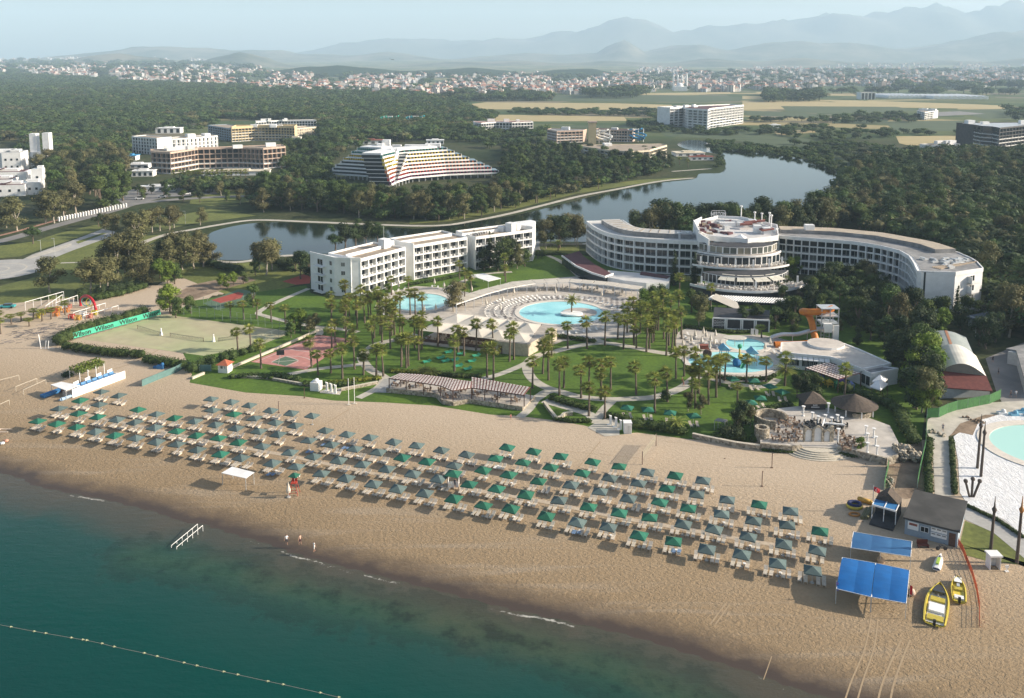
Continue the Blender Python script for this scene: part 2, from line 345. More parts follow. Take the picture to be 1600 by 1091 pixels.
# ---------------------------------------------------------------- base land out to the foot of the mountains
def terr(x, y):
 if y < 2400: return 0
 k = .55 + .45 * sstep(-.1, -.5, x / y)
 return (sstep(2600, 5200, y) * 46 * k + sstep(5200, 9000, y) * 60) * (1 + .15 * sin(x * .002 + y * .0011))
m_land, N, L, B = nodes('open land', .95, .1)
g = N.new('ShaderNodeNewGeometry').outputs['Position']
base = ramp(N, L, nz(N, L, g, .012, 8, .7), [(.3, (.035, .055, .02)), (.45, (.055, .07, .03)), (.55, (.10, .095, .05)), (.7, (.045, .06, .024))])
base = mixc(N, L, mapr(N, L, nz(N, L, g, .35, 4, .7), .35, .7), base, (.02, .032, .011))
vm = N.new('ShaderNodeMapping'); vm.inputs['Scale'].default_value = (.006, .0125, 1); vm.inputs['Rotation'].default_value = (0, 0, .25); L.new(g, vm.inputs[0]); vo = N.new('ShaderNodeTexVoronoi'); vo.inputs['Scale'].default_value = 1; vo.distance = 'CHEBYCHEV'; L.new(vm.outputs[0], vo.inputs[0])
sx = N.new('ShaderNodeSeparateXYZ'); L.new(g, sx.inputs[0]); bw = N.new('ShaderNodeSeparateColor'); L.new(vo.outputs['Color'], bw.inputs[0])
plots = ramp(N, L, bw.outputs[0], [(0, (.06, .09, .035)), (.3, (.10, .12, .05)), (.5, (.30, .25, .13)), (.65, (.085, .105, .045)), (.85, (.17, .15, .10))], 'CONSTANT')
base = mixc(N, L, mapr(N, L, sx.outputs[1], 830, 900), base, plots); L.new(base, B.inputs['Base Color'])
rows = [150, 175, 200, 230, 265, 300, 350, 400, 470, 560, 700, 900, 1200, 1600, 2000, 2400] + warp(2500, 9000, 26) + warp(9400, 15400, 8)
nx = 60; vs = []; fs = []
# near edge follows the landward half of the beach
def near_y(r):
 lo, hi = 20.0, 400.0
 for _ in range(24):
  mdl = (lo + hi) / 2
  if sdist(r * mdl, mdl) > 18: hi = mdl
  else: lo = mdl
 return hi
ratios = warp(-1.35, 1.35, nx)
for j, yy in enumerate(rows):
 for r in ratios:
  y0 = near_y(r); y = max(y0, yy) if j else y0
  if j and y0 > yy: y = y0 + (j * .01)
  vs.append((r * y, y, terr(r * y, y) - .03))
fs = [(j * (nx + 1) + i, j * (nx + 1) + i + 1, (j + 1) * (nx + 1) + i + 1, (j + 1) * (nx + 1) + i) for j in range(len(rows) - 1) for i in range(nx)]
b = MB(); b.add(vs, fs); b.build('ground', m_land, kind='structure', world=False, smooth=True)
# ---------------------------------------------------------------- mountains and hills, each ridge with its own distance, height and body
def hill_mat(name, lo, hi, sc):
 m, N, L, B = nodes(name, .95, .05); g = N.new('ShaderNodeNewGeometry').outputs['Position']
 L.new(ramp(N, L, nz(N, L, g, sc, 9, .68), [(.35, lo), (.5, tuple((a + b) / 2 for a, b in zip(lo, hi))), (.62, hi)]), B.inputs['Base Color']); return m
def ridge(name, prof, D, depth, m, rough, dx=14, zb=None, label=None, seed=0):
 x0, x1 = prof[0][0], prof[-1][0]; n = int((x1 - x0) / dx); ks = 22; vs = []
 for j in range(ks + 1):
  t = j / ks * 2 - 1
  for i in range(n + 1):
   px = x0 + (x1 - x0) * i / n; y = D + t * depth; x = (px - 800) / F * D * 1.006 * (1 + t * depth / D * .5)
   top = HT((x, D), interp(prof, px)); base = terr(x, y) - 6 if zb is None else zb
   e = max(0, 1 - t * t) ** 1.15
   e *= 1 + .16 * (noise.fractal(Vector((x * .0012, y * .0012, seed)), 1, 2, 5)) * (1 - abs(1 - e) ** 0 * 0) * (0 if abs(t) < .05 else 1)
   jit = noise.fractal(Vector((x * rough, y * rough, seed + 3)), .9, 2.1, 6) * (top - base) * .2
   vs.append((x, y, max(base, base + (top - base) * e + jit * (1 - abs(t)))))
 b = MB(); b.add(vs, [(j * (n + 1) + i, j * (n + 1) + i + 1, (j + 1) * (n + 1) + i + 1, (j + 1) * (n + 1) + i) for j in range(ks) for i in range(n)])
 return b.build(name, m, kind='structure', world=False, smooth=True)
m_far = hill_mat('bare mountain', (.05, .065, .05), (.16, .15, .12), .0012); m_mid = hill_mat('scrub hill', (.03, .05, .03), (.2, .18, .13), .0022); m_pin = hill_mat('pine hill', (.012, .03, .014), (.03, .052, .025), .012)
ridge('mountain', [(300, 99), (440, 84), (500, 79), (560, 66), (620, 60), (700, 63), (760, 67), (830, 61), (870, 52), (920, 42), (965, 32), (1000, 34), (1045, 52), (1060, 47), (1090, 43), (1140, 47), (1200, 40), (1260, 32), (1285, 19), (1330, 23), (1400, 20), (1440, 15), (1500, 20), (1600, 13), (1700, 18), (1900, 40)], 13500, 1500, m_far, .0016, seed=2)
ridge('mountain', [(-300, 98), (0, 100), (60, 94), (120, 86), (180, 80), (230, 74), (270, 72), (320, 76), (380, 81), (440, 78), (480, 84), (560, 87), (610, 81), (660, 88), (700, 93), (760, 88), (810, 84), (870, 85), (930, 84), (958, 66), (975, 64), (1000, 82), (1050, 72), (1080, 70), (1130, 80), (1180, 72), (1250, 70), (1320, 68), (1400, 78), (1450, 70), (1500, 62), (1550, 50), (1600, 45), (1800, 50)], 9900, 1100, m_mid, .0022, seed=5)
ridge('hill', [(10, 106), (50, 101), (100, 97), (160, 88), (200, 84), (250, 90), (290, 99), (320, 97), (350, 89), (385, 84), (420, 90), (450, 101), (480, 105)], 6700, 500, m_mid, .004, seed=8, dx=8)
ridge('hill', [(600, 105), (640, 100), (720, 97), (800, 95), (880, 99), (950, 96), (1040, 99), (1100, 92), (1180, 97), (1240, 90), (1300, 96), (1400, 99), (1460, 94), (1530, 97), (1600, 90), (1750, 92)], 7400, 700, m_mid, .003, seed=11)
ridge('hill', [(95, 112), (115, 104), (145, 99), (170, 106), (185, 112)], 5300, 260, m_pin, .006, seed=12, dx=5)
ridge('hill', [(405, 124), (425, 116), (450, 109), (490, 104), (530, 103), (570, 106), (620, 111), (680, 110), (740, 107), (790, 110), (830, 121)], 4200, 420, m_pin, .006, seed=14, dx=6)
ridge('hill', [(800, 124), (830, 114), (870, 109), (925, 108), (955, 113), (990, 121), (1005, 124)], 4100, 300, m_pin, .006, seed=17, dx=6)
ridge('hill', [(1070, 121), (1095, 113), (1120, 112), (1150, 119), (1165, 122)], 4600, 260, m_pin, .006, seed=19, dx=6)
# ---------------------------------------------------------------- lawns, paving, lake, fields
m_lawn = mat('lawn grass', (.085, .150, .012), (.055, .108, .010), .09, .95, .05, 6, detail=6, tscale=1.2, tamt=.22)
m_olive = mat('dry grass', (.150, .165, .036), (.095, .112, .025), .06, .95, .05, 6, detail=6, tscale=1.0, tamt=.25)
m_path = mat('path concrete', (.50, .46, .39), (.40, .37, .31), .5, .9, .01, 5, tscale=.15, tamt=.1)
m_conc = mat('grey concrete', (.40, .385, .36), (.32, .31, .29), .12, .9, .01, 5, tscale=2, tamt=.1)
m_asph = mat('old asphalt', (.24, .225, .21), (.17, .165, .16), .1, .9)
m_dirt = mat('bare soil', (.30, .22, .15), (.17, .12, .08), .25, .95, .1, 2)
m_field = mat('ripe field', (.42, .33, .17), (.33, .27, .13), .02, .95, stretch=(1, 6, 1))
m_gfield = mat('green field', (.07, .095, .04), (.045, .07, .03), .02, .95, stretch=(1, 6, 1))
m_pine_floor = mat('forest floor', (.035, .045, .018), (.02, .03, .012), .1, .95)
sheet('lawn', [(296, 598), (384, 613.5), (469, 619), (522, 626), (600, 629), (680, 634), (767, 648), (808, 650), (860, 656), (868, 657), (913, 665), (963, 680), (995, 676), (1074, 686), (1100, 688), (1188, 692), (1200, 660),
 (1300, 640), (1400, 700), (1440, 690), (1450, 600), (1420, 520), (1340, 440), (1240, 440), (1100, 440), (1050, 440), (900, 395), (838, 376), (640, 430), (560, 468), (520, 468), (486, 458), (478, 446), (300, 470), (260, 500), (290, 560), (300, 585)], .012, m_lawn)
sheet('grass', [(-200, 396), (0, 384), (50, 378), (90, 365), (145, 352), (168, 350), (152, 361), (95, 380), (30, 401), (-200, 420)], .012, m_olive)
sheet('grass', [(60, 402), (110, 389), (172, 369), (220, 369), (262, 366), (225, 386), (232, 430), (200, 452), (140, 463), (60, 470), (0, 476), (-200, 478), (-200, 452), (0, 447), (60, 432), (70, 418)], .012, m_olive)
sheet('grass', [(215, 366), (240, 345), (330, 326), (400, 337), (300, 350), (262, 358)], .012, m_olive)
sheet('grass', [(300, 306), (330, 300), (420, 296), (420, 312), (330, 322), (296, 318)], .012, m_olive)
sheet('grass', [(262, 372), (300, 368), (312, 400), (345, 412), (460, 405), (480, 440), (380, 470), (300, 440), (250, 420)], .008, m_olive)
sheet('grass', [(840, 376), (905, 376), (905, 400), (880, 400), (842, 392)], .02, m_olive)
ribbon('road', [(-200, 402), (-60, 386), (0, 377), (75, 356), (130, 341), (180, 328), (215, 318), (300, 310), (420, 306), (520, 312)], 7, .03, m_asph)
ribbon('pavement', [(-60, 377), (0, 368), (75, 348), (130, 333), (180, 320)], 2.5, .03, mat('red paving', (.36, .2, .14), None, .5, .9))
sheet('parking', [(180, 312), (205, 296), (330, 290), (340, 303), (260, 308), (200, 322)], .02, m_asph)
c = P(-10, 422); rr = P(66, 422).x - c.x
def disc(name, c, rx, ry, z, m, n=48, kind='structure', r0=None, **k):
 b = MB()
 if r0 is None: b.add([(c[0] + rx * cos(2 * pi * i / n), c[1] + ry * sin(2 * pi * i / n), z) for i in range(n)], [tuple(range(n))])
 else:
  vs = []
  for i in range(n):
   t = 2 * pi * i / n; vs += [(c[0] + rx * cos(t), c[1] + ry * sin(t), z), (c[0] + (rx - r0) * cos(t), c[1] + (ry - r0) * sin(t), z)]
  b.add(vs, [(2 * i, (2 * i + 2) % (2 * n), (2 * i + 3) % (2 * n), 2 * i + 1) for i in range(n)])
 return b.build(name, m, kind=kind, **k)
disc('roundabout', c, rr, 17.5, .036, m_conc)
for q in (.62, .3): disc('painted_ring', c, rr * q, 17.5 * q, .044, m_path, r0=.7)
sheet('avenue', [(30, 408), (50, 398), (110, 377), (160, 358), (180, 362), (176, 369), (112, 392), (70, 409)], .03, m_conc)
sheet('median', [(40, 403), (90, 386), (112, 380), (112, 384), (92, 392), (44, 405)], .04, m_path)
sheet('median', [(118, 378), (160, 364), (168, 364), (122, 381)], .04, m_olive)
ribbon('path', [(95, 411), (150, 409), (190, 405)], 1.6, .03, m_path)
# lake with its banks
LAKE = [(316, 398), (314, 384), (318, 372), (345, 358), (412, 347.5), (520, 351), (625, 356), (660, 357), (740, 347), (830, 331), (950, 301), (1030, 286), (1084, 280), (1092, 272), (1112, 271), (1130, 268), (1133, 250), (1118, 240), (1080, 235), (1058, 226), (1078, 219), (1120, 223),
 (1150, 231), (1200, 239), (1260, 250), (1300, 266), (1328, 282), (1312, 300), (1296, 322), (1285, 340), (1230, 366), (1150, 377), (1000, 380), (905, 378), (840, 378), (740, 384), (640, 388), (520, 396), (430, 400), (380, 407), (345, 406), (325, 404)]
m_lake, N, L, B = nodes('lake water', .06, .5); B.inputs['IOR'].default_value = 1.33; B.inputs['Base Color'].default_value = (.012, .020, .013, 1)
g = N.new('ShaderNodeNewGeometry').outputs['Position']; bp = N.new('ShaderNodeBump'); bp.inputs['Distance'].default_value = .012
L.new(nz(N, L, g, 1.2, 3), bp.inputs['Height']); L.new(bp.outputs[0], B.inputs['Normal'])
sheet('lake', LAKE, .06, m_lake, smooth=3)
ribbon('promenade', [(205, 395), (222, 380), (262, 366), (300, 359), (345, 351), (400, 344), (490, 347), (600, 351.5), (660, 353), (700, 351.5), (735, 346), (800, 333), (900, 308), (960, 296.5), (1030, 283.5), (1084, 278.2)], 3.4, .13, m_path)
ribbon('promenade', [(480, 398), (430, 401), (380, 409), (345, 409), (318, 403), (305, 392)], 3.0, .12, m_path)
ribbon('promenade', [(800, 382), (842, 382), (905, 381), (1000, 383)], 3.0, .12, m_path)
ribbon('promenade', [(1050, 268), (1085, 265.5), (1112, 263.5)], 3.0, .14, m_path)
sheet('shore_grass', [(640, 350), (700, 346), (800, 328), (900, 303), (1000, 287), (1080, 277), (1000, 281), (900, 294), (800, 318), (720, 335), (640, 343)], .07, m_olive)
sheet('field_edge', [(1060, 212), (1150, 220), (1230, 232), (1300, 250), (1335, 270), (1345, 250), (1320, 228), (1250, 215), (1160, 205), (1080, 200)], .05, m_gfield)
# far fields (strips across the plain)
for k, (pl, m) in enumerate([([(700, 166), (760, 160), (960, 161.5), (1050, 164), (1046, 171), (900, 172), (800, 171), (705, 171)], m_field),
 ([(715, 180), (800, 179.5), (975, 182.5), (980, 189), (800, 190), (738, 189)], m_field), ([(1160, 162), (1205, 163), (1260, 165), (1250, 170), (1160, 172)], m_field),
 ([(1160, 173), (1250, 176), (1310, 181), (1270, 185), (1170, 180)], m_gfield), ([(1270, 156), (1340, 157), (1520, 163), (1590, 166), (1480, 168), (1340, 163)], m_field),
 ([(1160, 158), (1330, 160), (1500, 164), (1600, 168), (1600, 171), (1450, 169), (1300, 167), (1160, 165)], m_field), ([(1200, 176), (1320, 180), (1310, 186), (1190, 182)], mat('ploughed field', (.20, .15, .12), None, .02)), ([(850, 196), (1000, 196), (1040, 200), (900, 201)], m_gfield), ([(1300, 186), (1390, 187), (1380, 194), (1300, 193)], m_gfield), ([(700, 153), (850, 153), (860, 157), (700, 157)], m_gfield), ([(1180, 144), (1330, 146), (1340, 150), (1190, 148)], m_field),
 ([(990, 146), (1140, 144), (1145, 147), (1000, 149)], m_field), ([(840, 150), (950, 148), (1130, 150), (1190, 155), (1100, 160), (840, 157)], m_gfield),
 ([(1160, 150), (1250, 152), (1260, 156), (1160, 155)], m_field), ([(1220, 166), (1400, 167), (1440, 173), (1300, 178), (1230, 174)], m_gfield),
 ([(1400, 213), (1500, 212), (1520, 222), (1520, 231), (1440, 232), (1405, 224)], m_field), ([(1210, 206), (1270, 202), (1275, 207), (1215, 212)], m_field),
 ([(1380, 190), (1530, 188), (1520, 204), (1400, 206)], m_gfield), ([(1480, 172), (1600, 170), (1700, 172), (1700, 185), (1540, 186)], m_gfield), ([(1440, 176), (1500, 174), (1540, 178), (1460, 182)], m_asph),
 ([(1330, 252), (1348, 250), (1350, 258), (1325, 258)], m_field), ([(1030, 205), (1060, 207), (1120, 212), (1090, 216), (1040, 213)], m_gfield)]):
 sheet('field', pl, .04 + .004 * (k % 5), m)
# courts
m_clay = mat('court rubber', (.50, .23, .20), (.42, .19, .16), .2, .9, tscale=.6, tamt=.12)
m_tennis = mat('tennis sand turf', (.36, .37, .20), (.42, .36, .235), .03, .95, detail=5, tscale=.25, tamt=.1)
m_line = mat('court line', (.62, .58, .52))
m_cgreen = mat('court green', (.10, .16, .10), None, .3, .9)
TC = [(128, 530), (250, 490.5), (448, 517), (446, 524), (405, 540), (318, 556)]
sheet('tennis_court', TC, .03, m_tennis)
sheet('basketball_court', [(392, 565.5), (497, 523), (551, 530.5), (478, 578)], .03, m_clay)
sheet('court_key', [(424, 566), (446, 557), (466, 563), (446, 572)], .038, m_cgreen)
sheet('court_red', [(330, 469), (372, 456.5), (381, 459), (377, 466), (345, 474)], .03, mat('red clay', (.35, .07, .05), None, .5, .9))
sheet('court_surround', [(318, 474), (372, 452), (400, 455), (392, 470), (340, 485)], .022, m_cgreen)
sheet('court_red', [(441, 440), (474, 429), (486, 432), (484, 443), (462, 445)], .03, MATS['red clay'])
def lines(name, segs, w=.1, z=.045, m=None):
 b = MB()
 for s in segs: ribbon_pts(wp(s, z), w, z, 4 if len(s) > 2 else 0, b)
 return b.build(name, m or m_line, kind='structure')
lines('court_line', [[(399, 566), (497, 526)], [(497, 526), (545, 532)], [(424, 566), (466, 563.5), (446, 572)], [(424, 566), (446, 557), (466, 563)], [(452, 546), (515, 554)], [(446, 557), (466, 557), (484, 562), (486, 570), (476, 575)],
 [(478, 528), (488, 532), (500, 535), (514, 533)]], .18)
lines('court_line', [[(222, 516), (318, 529)], [(180, 526), (270, 545)], [(255, 500), (420, 522)], [(180, 526), (255, 500)], [(330, 545), (412, 521)], [(215, 515), (300, 495.5)]], .12, m=mat('faded line', (.44, .43, .30)))
# garden paths and paving
PW = 2.6
for k, pl in enumerate([[(603, 592), (595.7, 587), (580.6, 579), (571, 569.5), (566, 561), (567.5, 554.5), (584, 540), (603, 534), (622, 530), (650, 522)],
 [(830, 628), (845, 618), (855, 612), (871, 611), (905, 620), (950, 624), (988, 623), (1025, 620), (1063, 607), (1082, 594), (1093, 584), (1088, 572), (1070, 560), (1052, 552)],
 [(871, 611), (850, 604), (832, 592), (824, 577), (827, 564), (842, 555), (864, 550), (905, 540), (945, 536), (985, 542), (1025, 550), (1056, 554)],
 [(850, 626), (885, 636), (920, 647), (931, 659)], [(961, 623), (945, 638), (936, 650), (931, 662)], [(748, 593), (780, 585), (817, 570), (827, 563)],
 [(450, 585), (500, 576), (540, 572), (566, 569)], [(482, 451), (440, 469), (405, 487), (415, 494), (462, 505), (497, 511), (530, 514), (560, 519)], [(497, 511), (500, 520), (496, 525)],
 [(930, 529), (945, 536)], [(1093, 584), (1112, 592), (1150, 600), (1195, 604), (1215, 592)], [(600, 592), (590, 606), (560, 622)], [(836, 626), (826, 640), (812, 652)], [(870, 405), (890, 418), (905, 432), (925, 440)], [(840, 378), (842, 392), (870, 405)], [(700, 449), (730, 437), (760, 428), (800, 425)]]):
 ribbon('path', pl, PW if k < 4 else 2.0, .03 + .004 * (k % 4), m_path)
sheet('shower_paving', [(500, 610), (536, 606), (531, 617), (500, 614)], .05, m_path)
sheet('shower_paving', [(918, 668), (935, 658), (955, 652), (968, 662), (968, 680), (945, 682)], .05, m_path)
sheet('terrace_step', [(581, 613), (600, 592), (628, 590), (610, 614)], .05, m_conc)
m_pave = mat('pool paving', (.50, .455, .40), (.43, .39, .34), .6, .85, tscale=.25, tamt=.12)
sheet('pool_paving', [(588, 474), (612, 456), (650, 447), (700, 450), (735, 458), (800, 440), (900, 432), (1000, 448), (1012, 470), (985, 500), (1002, 520), (990, 528), (930, 529), (880, 533), (862, 540), (800, 508), (740, 506), (640, 500), (600, 492), (585, 483)], .034, m_pave)
sheet('pool_paving', [(1058, 520), (1075, 512), (1140, 524), (1190, 523), (1245, 535), (1262, 548), (1250, 576), (1222, 577), (1196, 596), (1150, 597), (1090, 582), (1070, 560), (1055, 540)], .034, m_pave)
# chequered deck round the big pool
m_chk, N, L, B = nodes('chequered deck', .85); ck = N.new('ShaderNodeTexChecker'); ck.inputs['Scale'].default_value = .8
ck.inputs[1].default_value = (.50, .46, .41, 1); ck.inputs[2].default_value = (.20, .18, .17, 1)
mp = N.new('ShaderNodeMapping'); mp.inputs['Rotation'].default_value = (0, 0, .9); g = N.new('ShaderNodeNewGeometry').outputs['Position']; L.new(g, mp.inputs[0]); L.new(mp.outputs[0], ck.inputs[0]); L.new(ck.outputs[0], B.inputs['Base Color'])
sheet('deck', [(770, 490), (800, 476), (835, 466), (880, 462), (960, 466), (1000, 472), (985, 496), (955, 478), (880, 468), (820, 475), (802, 490), (812, 505), (790, 505)], .04, m_chk, smooth=3)
m_pool, N, L, B = nodes('pool water', .05, .5); B.inputs['IOR'].default_value = 1.33
g = N.new('ShaderNodeNewGeometry').outputs['Position']
L.new(ramp(N, L, nz(N, L, g, .12, 4), [(.3, (.24, .60, .63)), (.6, (.38, .74, .75))]), B.inputs['Base Color'])
bp = N.new('ShaderNodeBump'); bp.inputs['Distance'].default_value = .03; L.new(nz(N, L, g, 2.2, 3), bp.inputs['Height']); L.new(bp.outputs[0], B.inputs['Normal'])
m_poolp, N, L, B = nodes('pale pool water', .3, .4); B.inputs['Base Color'].default_value = (.42, .68, .60, 1)
m_rim = mat('pool rim', (.66, .60, .52))
def pool(px0, px1, py0, py1, label, m=None, rim=1.2, z=.05):
 yc = (py0 + py1) / 2; l, r = P(px0, yc), P(px1, yc); t, b_ = P((px0 + px1) / 2, py0), P((px0 + px1) / 2, py1)
 c = Vector(((l.x + r.x) / 2, (t.y + b_.y) / 2, 0)); rx, ry = (r.x - l.x) / 2, (t.y - b_.y) / 2
 e = empty('swimming_pool', c, label, 'swimming pool'); n = 56; w_ = MB(); w_.add([(c.x + rx * cos(2 * pi * i / n), c.y + ry * sin(2 * pi * i / n), z) for i in range(n)], [tuple(range(n))])
 w_.build('water', m or m_pool, e); rb = MB(); vs = []
 for i in range(n):
  t = 2 * pi * i / n; vs += [(c.x + (rx + rim) * cos(t), c.y + (ry + rim) * sin(t), .045), (c.x + (rx + rim) * cos(t), c.y + (ry + rim) * sin(t), z + .11), (c.x + (rx - .25) * cos(t), c.y + (ry - .25) * sin(t), z + .11), (c.x + (rx - .25) * cos(t), c.y + (ry - .25) * sin(t), z - .002)]
 rb.add(vs, [(4 * i + k, (4 * i + 4 + k) % (4 * n), (4 * i + 5 + k) % (4 * n), 4 * i + 1 + k) for i in range(n) for k in range(3)]); rb.build('rim', m_rim, e); return e, c, rx, ry
POOL = pool(810, 945, 471.5, 508, 'large round turquoise pool with a palm island in the middle of the terrace')
pool(610, 701, 459, 487, 'smaller oval turquoise pool beside the straight white hotel')
pool(1134, 1197, 528, 549.5, 'turquoise pool at the foot of the slide tower', z=.06)
pool(1075, 1209, 550, 584, 'shallow pale children\'s pool with the play house in it', z=.055)
pool(1557, 1750, 664, 740, 'pale green lagoon pool ringed by white sheeting at the right edge of the photo', m_poolp, 2.0, .07)
c = P(906, 489); b = MB(); b.prism([(c.x + 5.2 * cos(2 * pi * i / 40), c.y + 4.6 * sin(2 * pi * i / 40)) for i in range(40)], .02, .3)
b.build('pool_island', mat('island paving', (.45, .40, .36), None, 1), label='round paved island inside the large pool', cat='island')
c2 = P(893, 492.5); b = MB(); b.prism([(c2.x + 3.4 * cos(2 * pi * i / 30), c2.y + 2.2 * sin(2 * pi * i / 30)) for i in range(30)], .3, .75)
b.build('planter', white(), label='low white oval planter at the foot of the island palm', cat='planter')
# right-hand building site: lane, promenade, tarpaulin ground
m_tarp, N, L, B = nodes('white sheeting', .6, .3); g = N.new('ShaderNodeNewGeometry').outputs['Position']
mp = N.new('ShaderNodeMapping'); mp.inputs['Scale'].default_value = (1.6, .5, 1); mp.inputs['Rotation'].default_value = (0, 0, -.5); L.new(g, mp.inputs[0])
wr = nz(N, L, mp.outputs[0], .9, 5, .75, 1.2); L.new(ramp(N, L, wr, [(.3, (.42, .42, .43)), (.42, (.72, .72, .73)), (.6, (.80, .80, .80))]), B.inputs['Base Color'])
bp = N.new('ShaderNodeBump'); bp.inputs['Distance'].default_value = .6; L.new(wr, bp.inputs['Height']); L.new(bp.outputs[0], B.inputs['Normal'])
sheet('lane', [(1457, 692), (1446, 672), (1450, 655), (1475, 643), (1515, 631), (1600, 626), (1800, 622), (1800, 650), (1575, 646), (1545, 650), (1500, 670), (1482, 682), (1486, 775), (1461, 775)], .03, m_path)
sheet('white_sheeting', [(1490, 682), (1500, 675), (1518, 680), (1530, 655), (1558, 648), (1575, 645), (1800, 650), (1800, 900), (1660, 860), (1600, 838), (1570, 812), (1512, 788), (1500, 770), (1497, 720)], .045, m_tarp)
sheet('promenade', [(1505, 790), (1512, 787), (1570, 812), (1600, 838), (1800, 912), (1800, 955), (1660, 905), (1600, 872), (1552, 832), (1508, 812)], .05, m_conc)
sheet('grass', [(1500, 850), (1508, 814), (1552, 831), (1600, 872), (1660, 905), (1800, 955), (1800, 935), (1640, 892), (1590, 882), (1540, 876), (1510, 868)], .03, m_olive)
sheet('bare_ground', [(1384, 728), (1402, 715), (1440, 690), (1450, 775), (1415, 780), (1384, 770)], .012, m_dirt)
sheet('soil_heap_ground', [(1484, 682), (1500, 662), (1540, 648), (1560, 648), (1530, 657), (1520, 680), (1500, 676)], .05, m_dirt)
sheet('yard', [(1540, 560), (1600, 535), (1800, 500), (1800, 640), (1600, 626), (1566, 630), (1556, 610)], .02, m_asph)
# trodden boardwalk between the parasol rows
m_board = mat('boardwalk planks', (.50, .41, .30), (.40, .32, .24), 1.5, .9)
ribbon('boardwalk', [(118, 643), (160, 654), (205, 663), (300, 684), (400, 703), (460, 714), (560, 735), (640, 751), (720, 763), (780, 772), (850, 784), (950, 805), (1060, 825), (1160, 843), (1238, 856)], 1.1, .03, m_board)
sheet('dirt_track', [(255, 470), (300, 445), (345, 436), (385, 431), (400, 438), (350, 452), (310, 466), (270, 484)], .02, m_dirt)
# ---------------------------------------------------------------- vegetation prototypes (mesh data shared by copies)
def fmat(name, a, b, rand=.25, trans=.15):
 return mat(name, a, b, .5, .75, detail=3, rand=rand, trans=trans, spec=.2, ramp=(.35, .65))
m_euc = fmat('eucalyptus leaf', (.155, .145, .06), (.085, .088, .038)); m_pineleaf = fmat('pine needle', (.075, .115, .035), (.035, .062, .02))
m_bro = fmat('broad leaf', (.095, .135, .034), (.045, .075, .02)); m_bright = fmat('bright leaf', (.15, .22, .03), (.08, .13, .02)); m_dark = fmat('dark leaf', (.055, .078, .028), (.028, .044, .018))
m_palm = fmat('palm frond', (.28, .30, .07), (.14, .17, .035), .2, .3); m_dead = mat('dead frond', (.17, .12, .06), (.10, .07, .035), 2)
m_bark = mat('bark', (.16, .12, .09), (.09, .07, .05), 3); m_pale = mat('pale bark', (.42, .37, .30), (.26, .22, .17), 2); m_hedge = fmat('hedge leaf', (.070, .100, .024), (.030, .05, .014), .12, .1)
m_ybush = fmat('yellow green leaf', (.16, .17, .02), (.08, .10, .015), .1, .1); m_purp = fmat('purple leaf', (.11, .05, .05), (.06, .035, .03), .1, .1)
def leaf_cloud(b, rnd, blobs, n, size, m=0, flat=1.0):
 """n small leaf clumps spread through ellipsoid blobs (c, rx, ry, rz)"""
 wts = [q[1] * q[2] * q[3] for q in blobs]; tot = sum(wts)
 for q, wt in zip(blobs, wts):
  for _ in range(int(n * wt / tot)):
   while True:
    d = Vector((rnd.gauss(0, 1), rnd.gauss(0, 1), rnd.gauss(0, 1)))
    if d.length > .01: break
   d.normalize(); r = rnd.uniform(.45, 1.0) ** .6 * (1 + rnd.gauss(0, .07))
   p = Vector((q[0][0] + d.x * r * q[1], q[0][1] + d.y * r * q[2], q[0][2] + d.z * r * q[3]))
   nrm = (d + Vector((rnd.uniform(-1, 1), rnd.uniform(-1, 1), rnd.uniform(-.6, 1))) * .75).normalized()
   u = nrm.orthogonal().normalized(); v = nrm.cross(u); a = rnd.uniform(0, 6.28); s = size * rnd.uniform(.6, 1.35)
   e1 = (u * cos(a) + v * sin(a)) * s; e2 = (v * cos(a) - u * sin(a)) * s * rnd.uniform(.5, .9) * flat
   k = len(b.v); b.v += [tuple(p - e1), tuple(p - e2), tuple(p + e1 * .9), tuple(p + e2)]; b.f.append((k, k + 1, k + 2, k + 3)); b.m.append(m)
def limbs(b, rnd, blobs, h0, r, m=0, lean=(0, 0), fork=.35):
 t = Vector((lean[0], lean[1], h0)); b.tube((0, 0, -.1), t * .5 + Vector((rnd.gauss(0, .1), rnd.gauss(0, .1), 0)), r, 7, m, r * .8, False); b.tube(t * .5, t, r * .8, 7, m, r * .6, False)
 for q in blobs[:7]:
  c = Vector(q[0]); mid = t.lerp(c, .5) + Vector((rnd.gauss(0, .15), rnd.gauss(0, .15), -.2)); b.tube(t, mid, r * .45, 5, m, r * .3, False); b.tube(mid, c, r * .3, 4, m, r * .1, False)
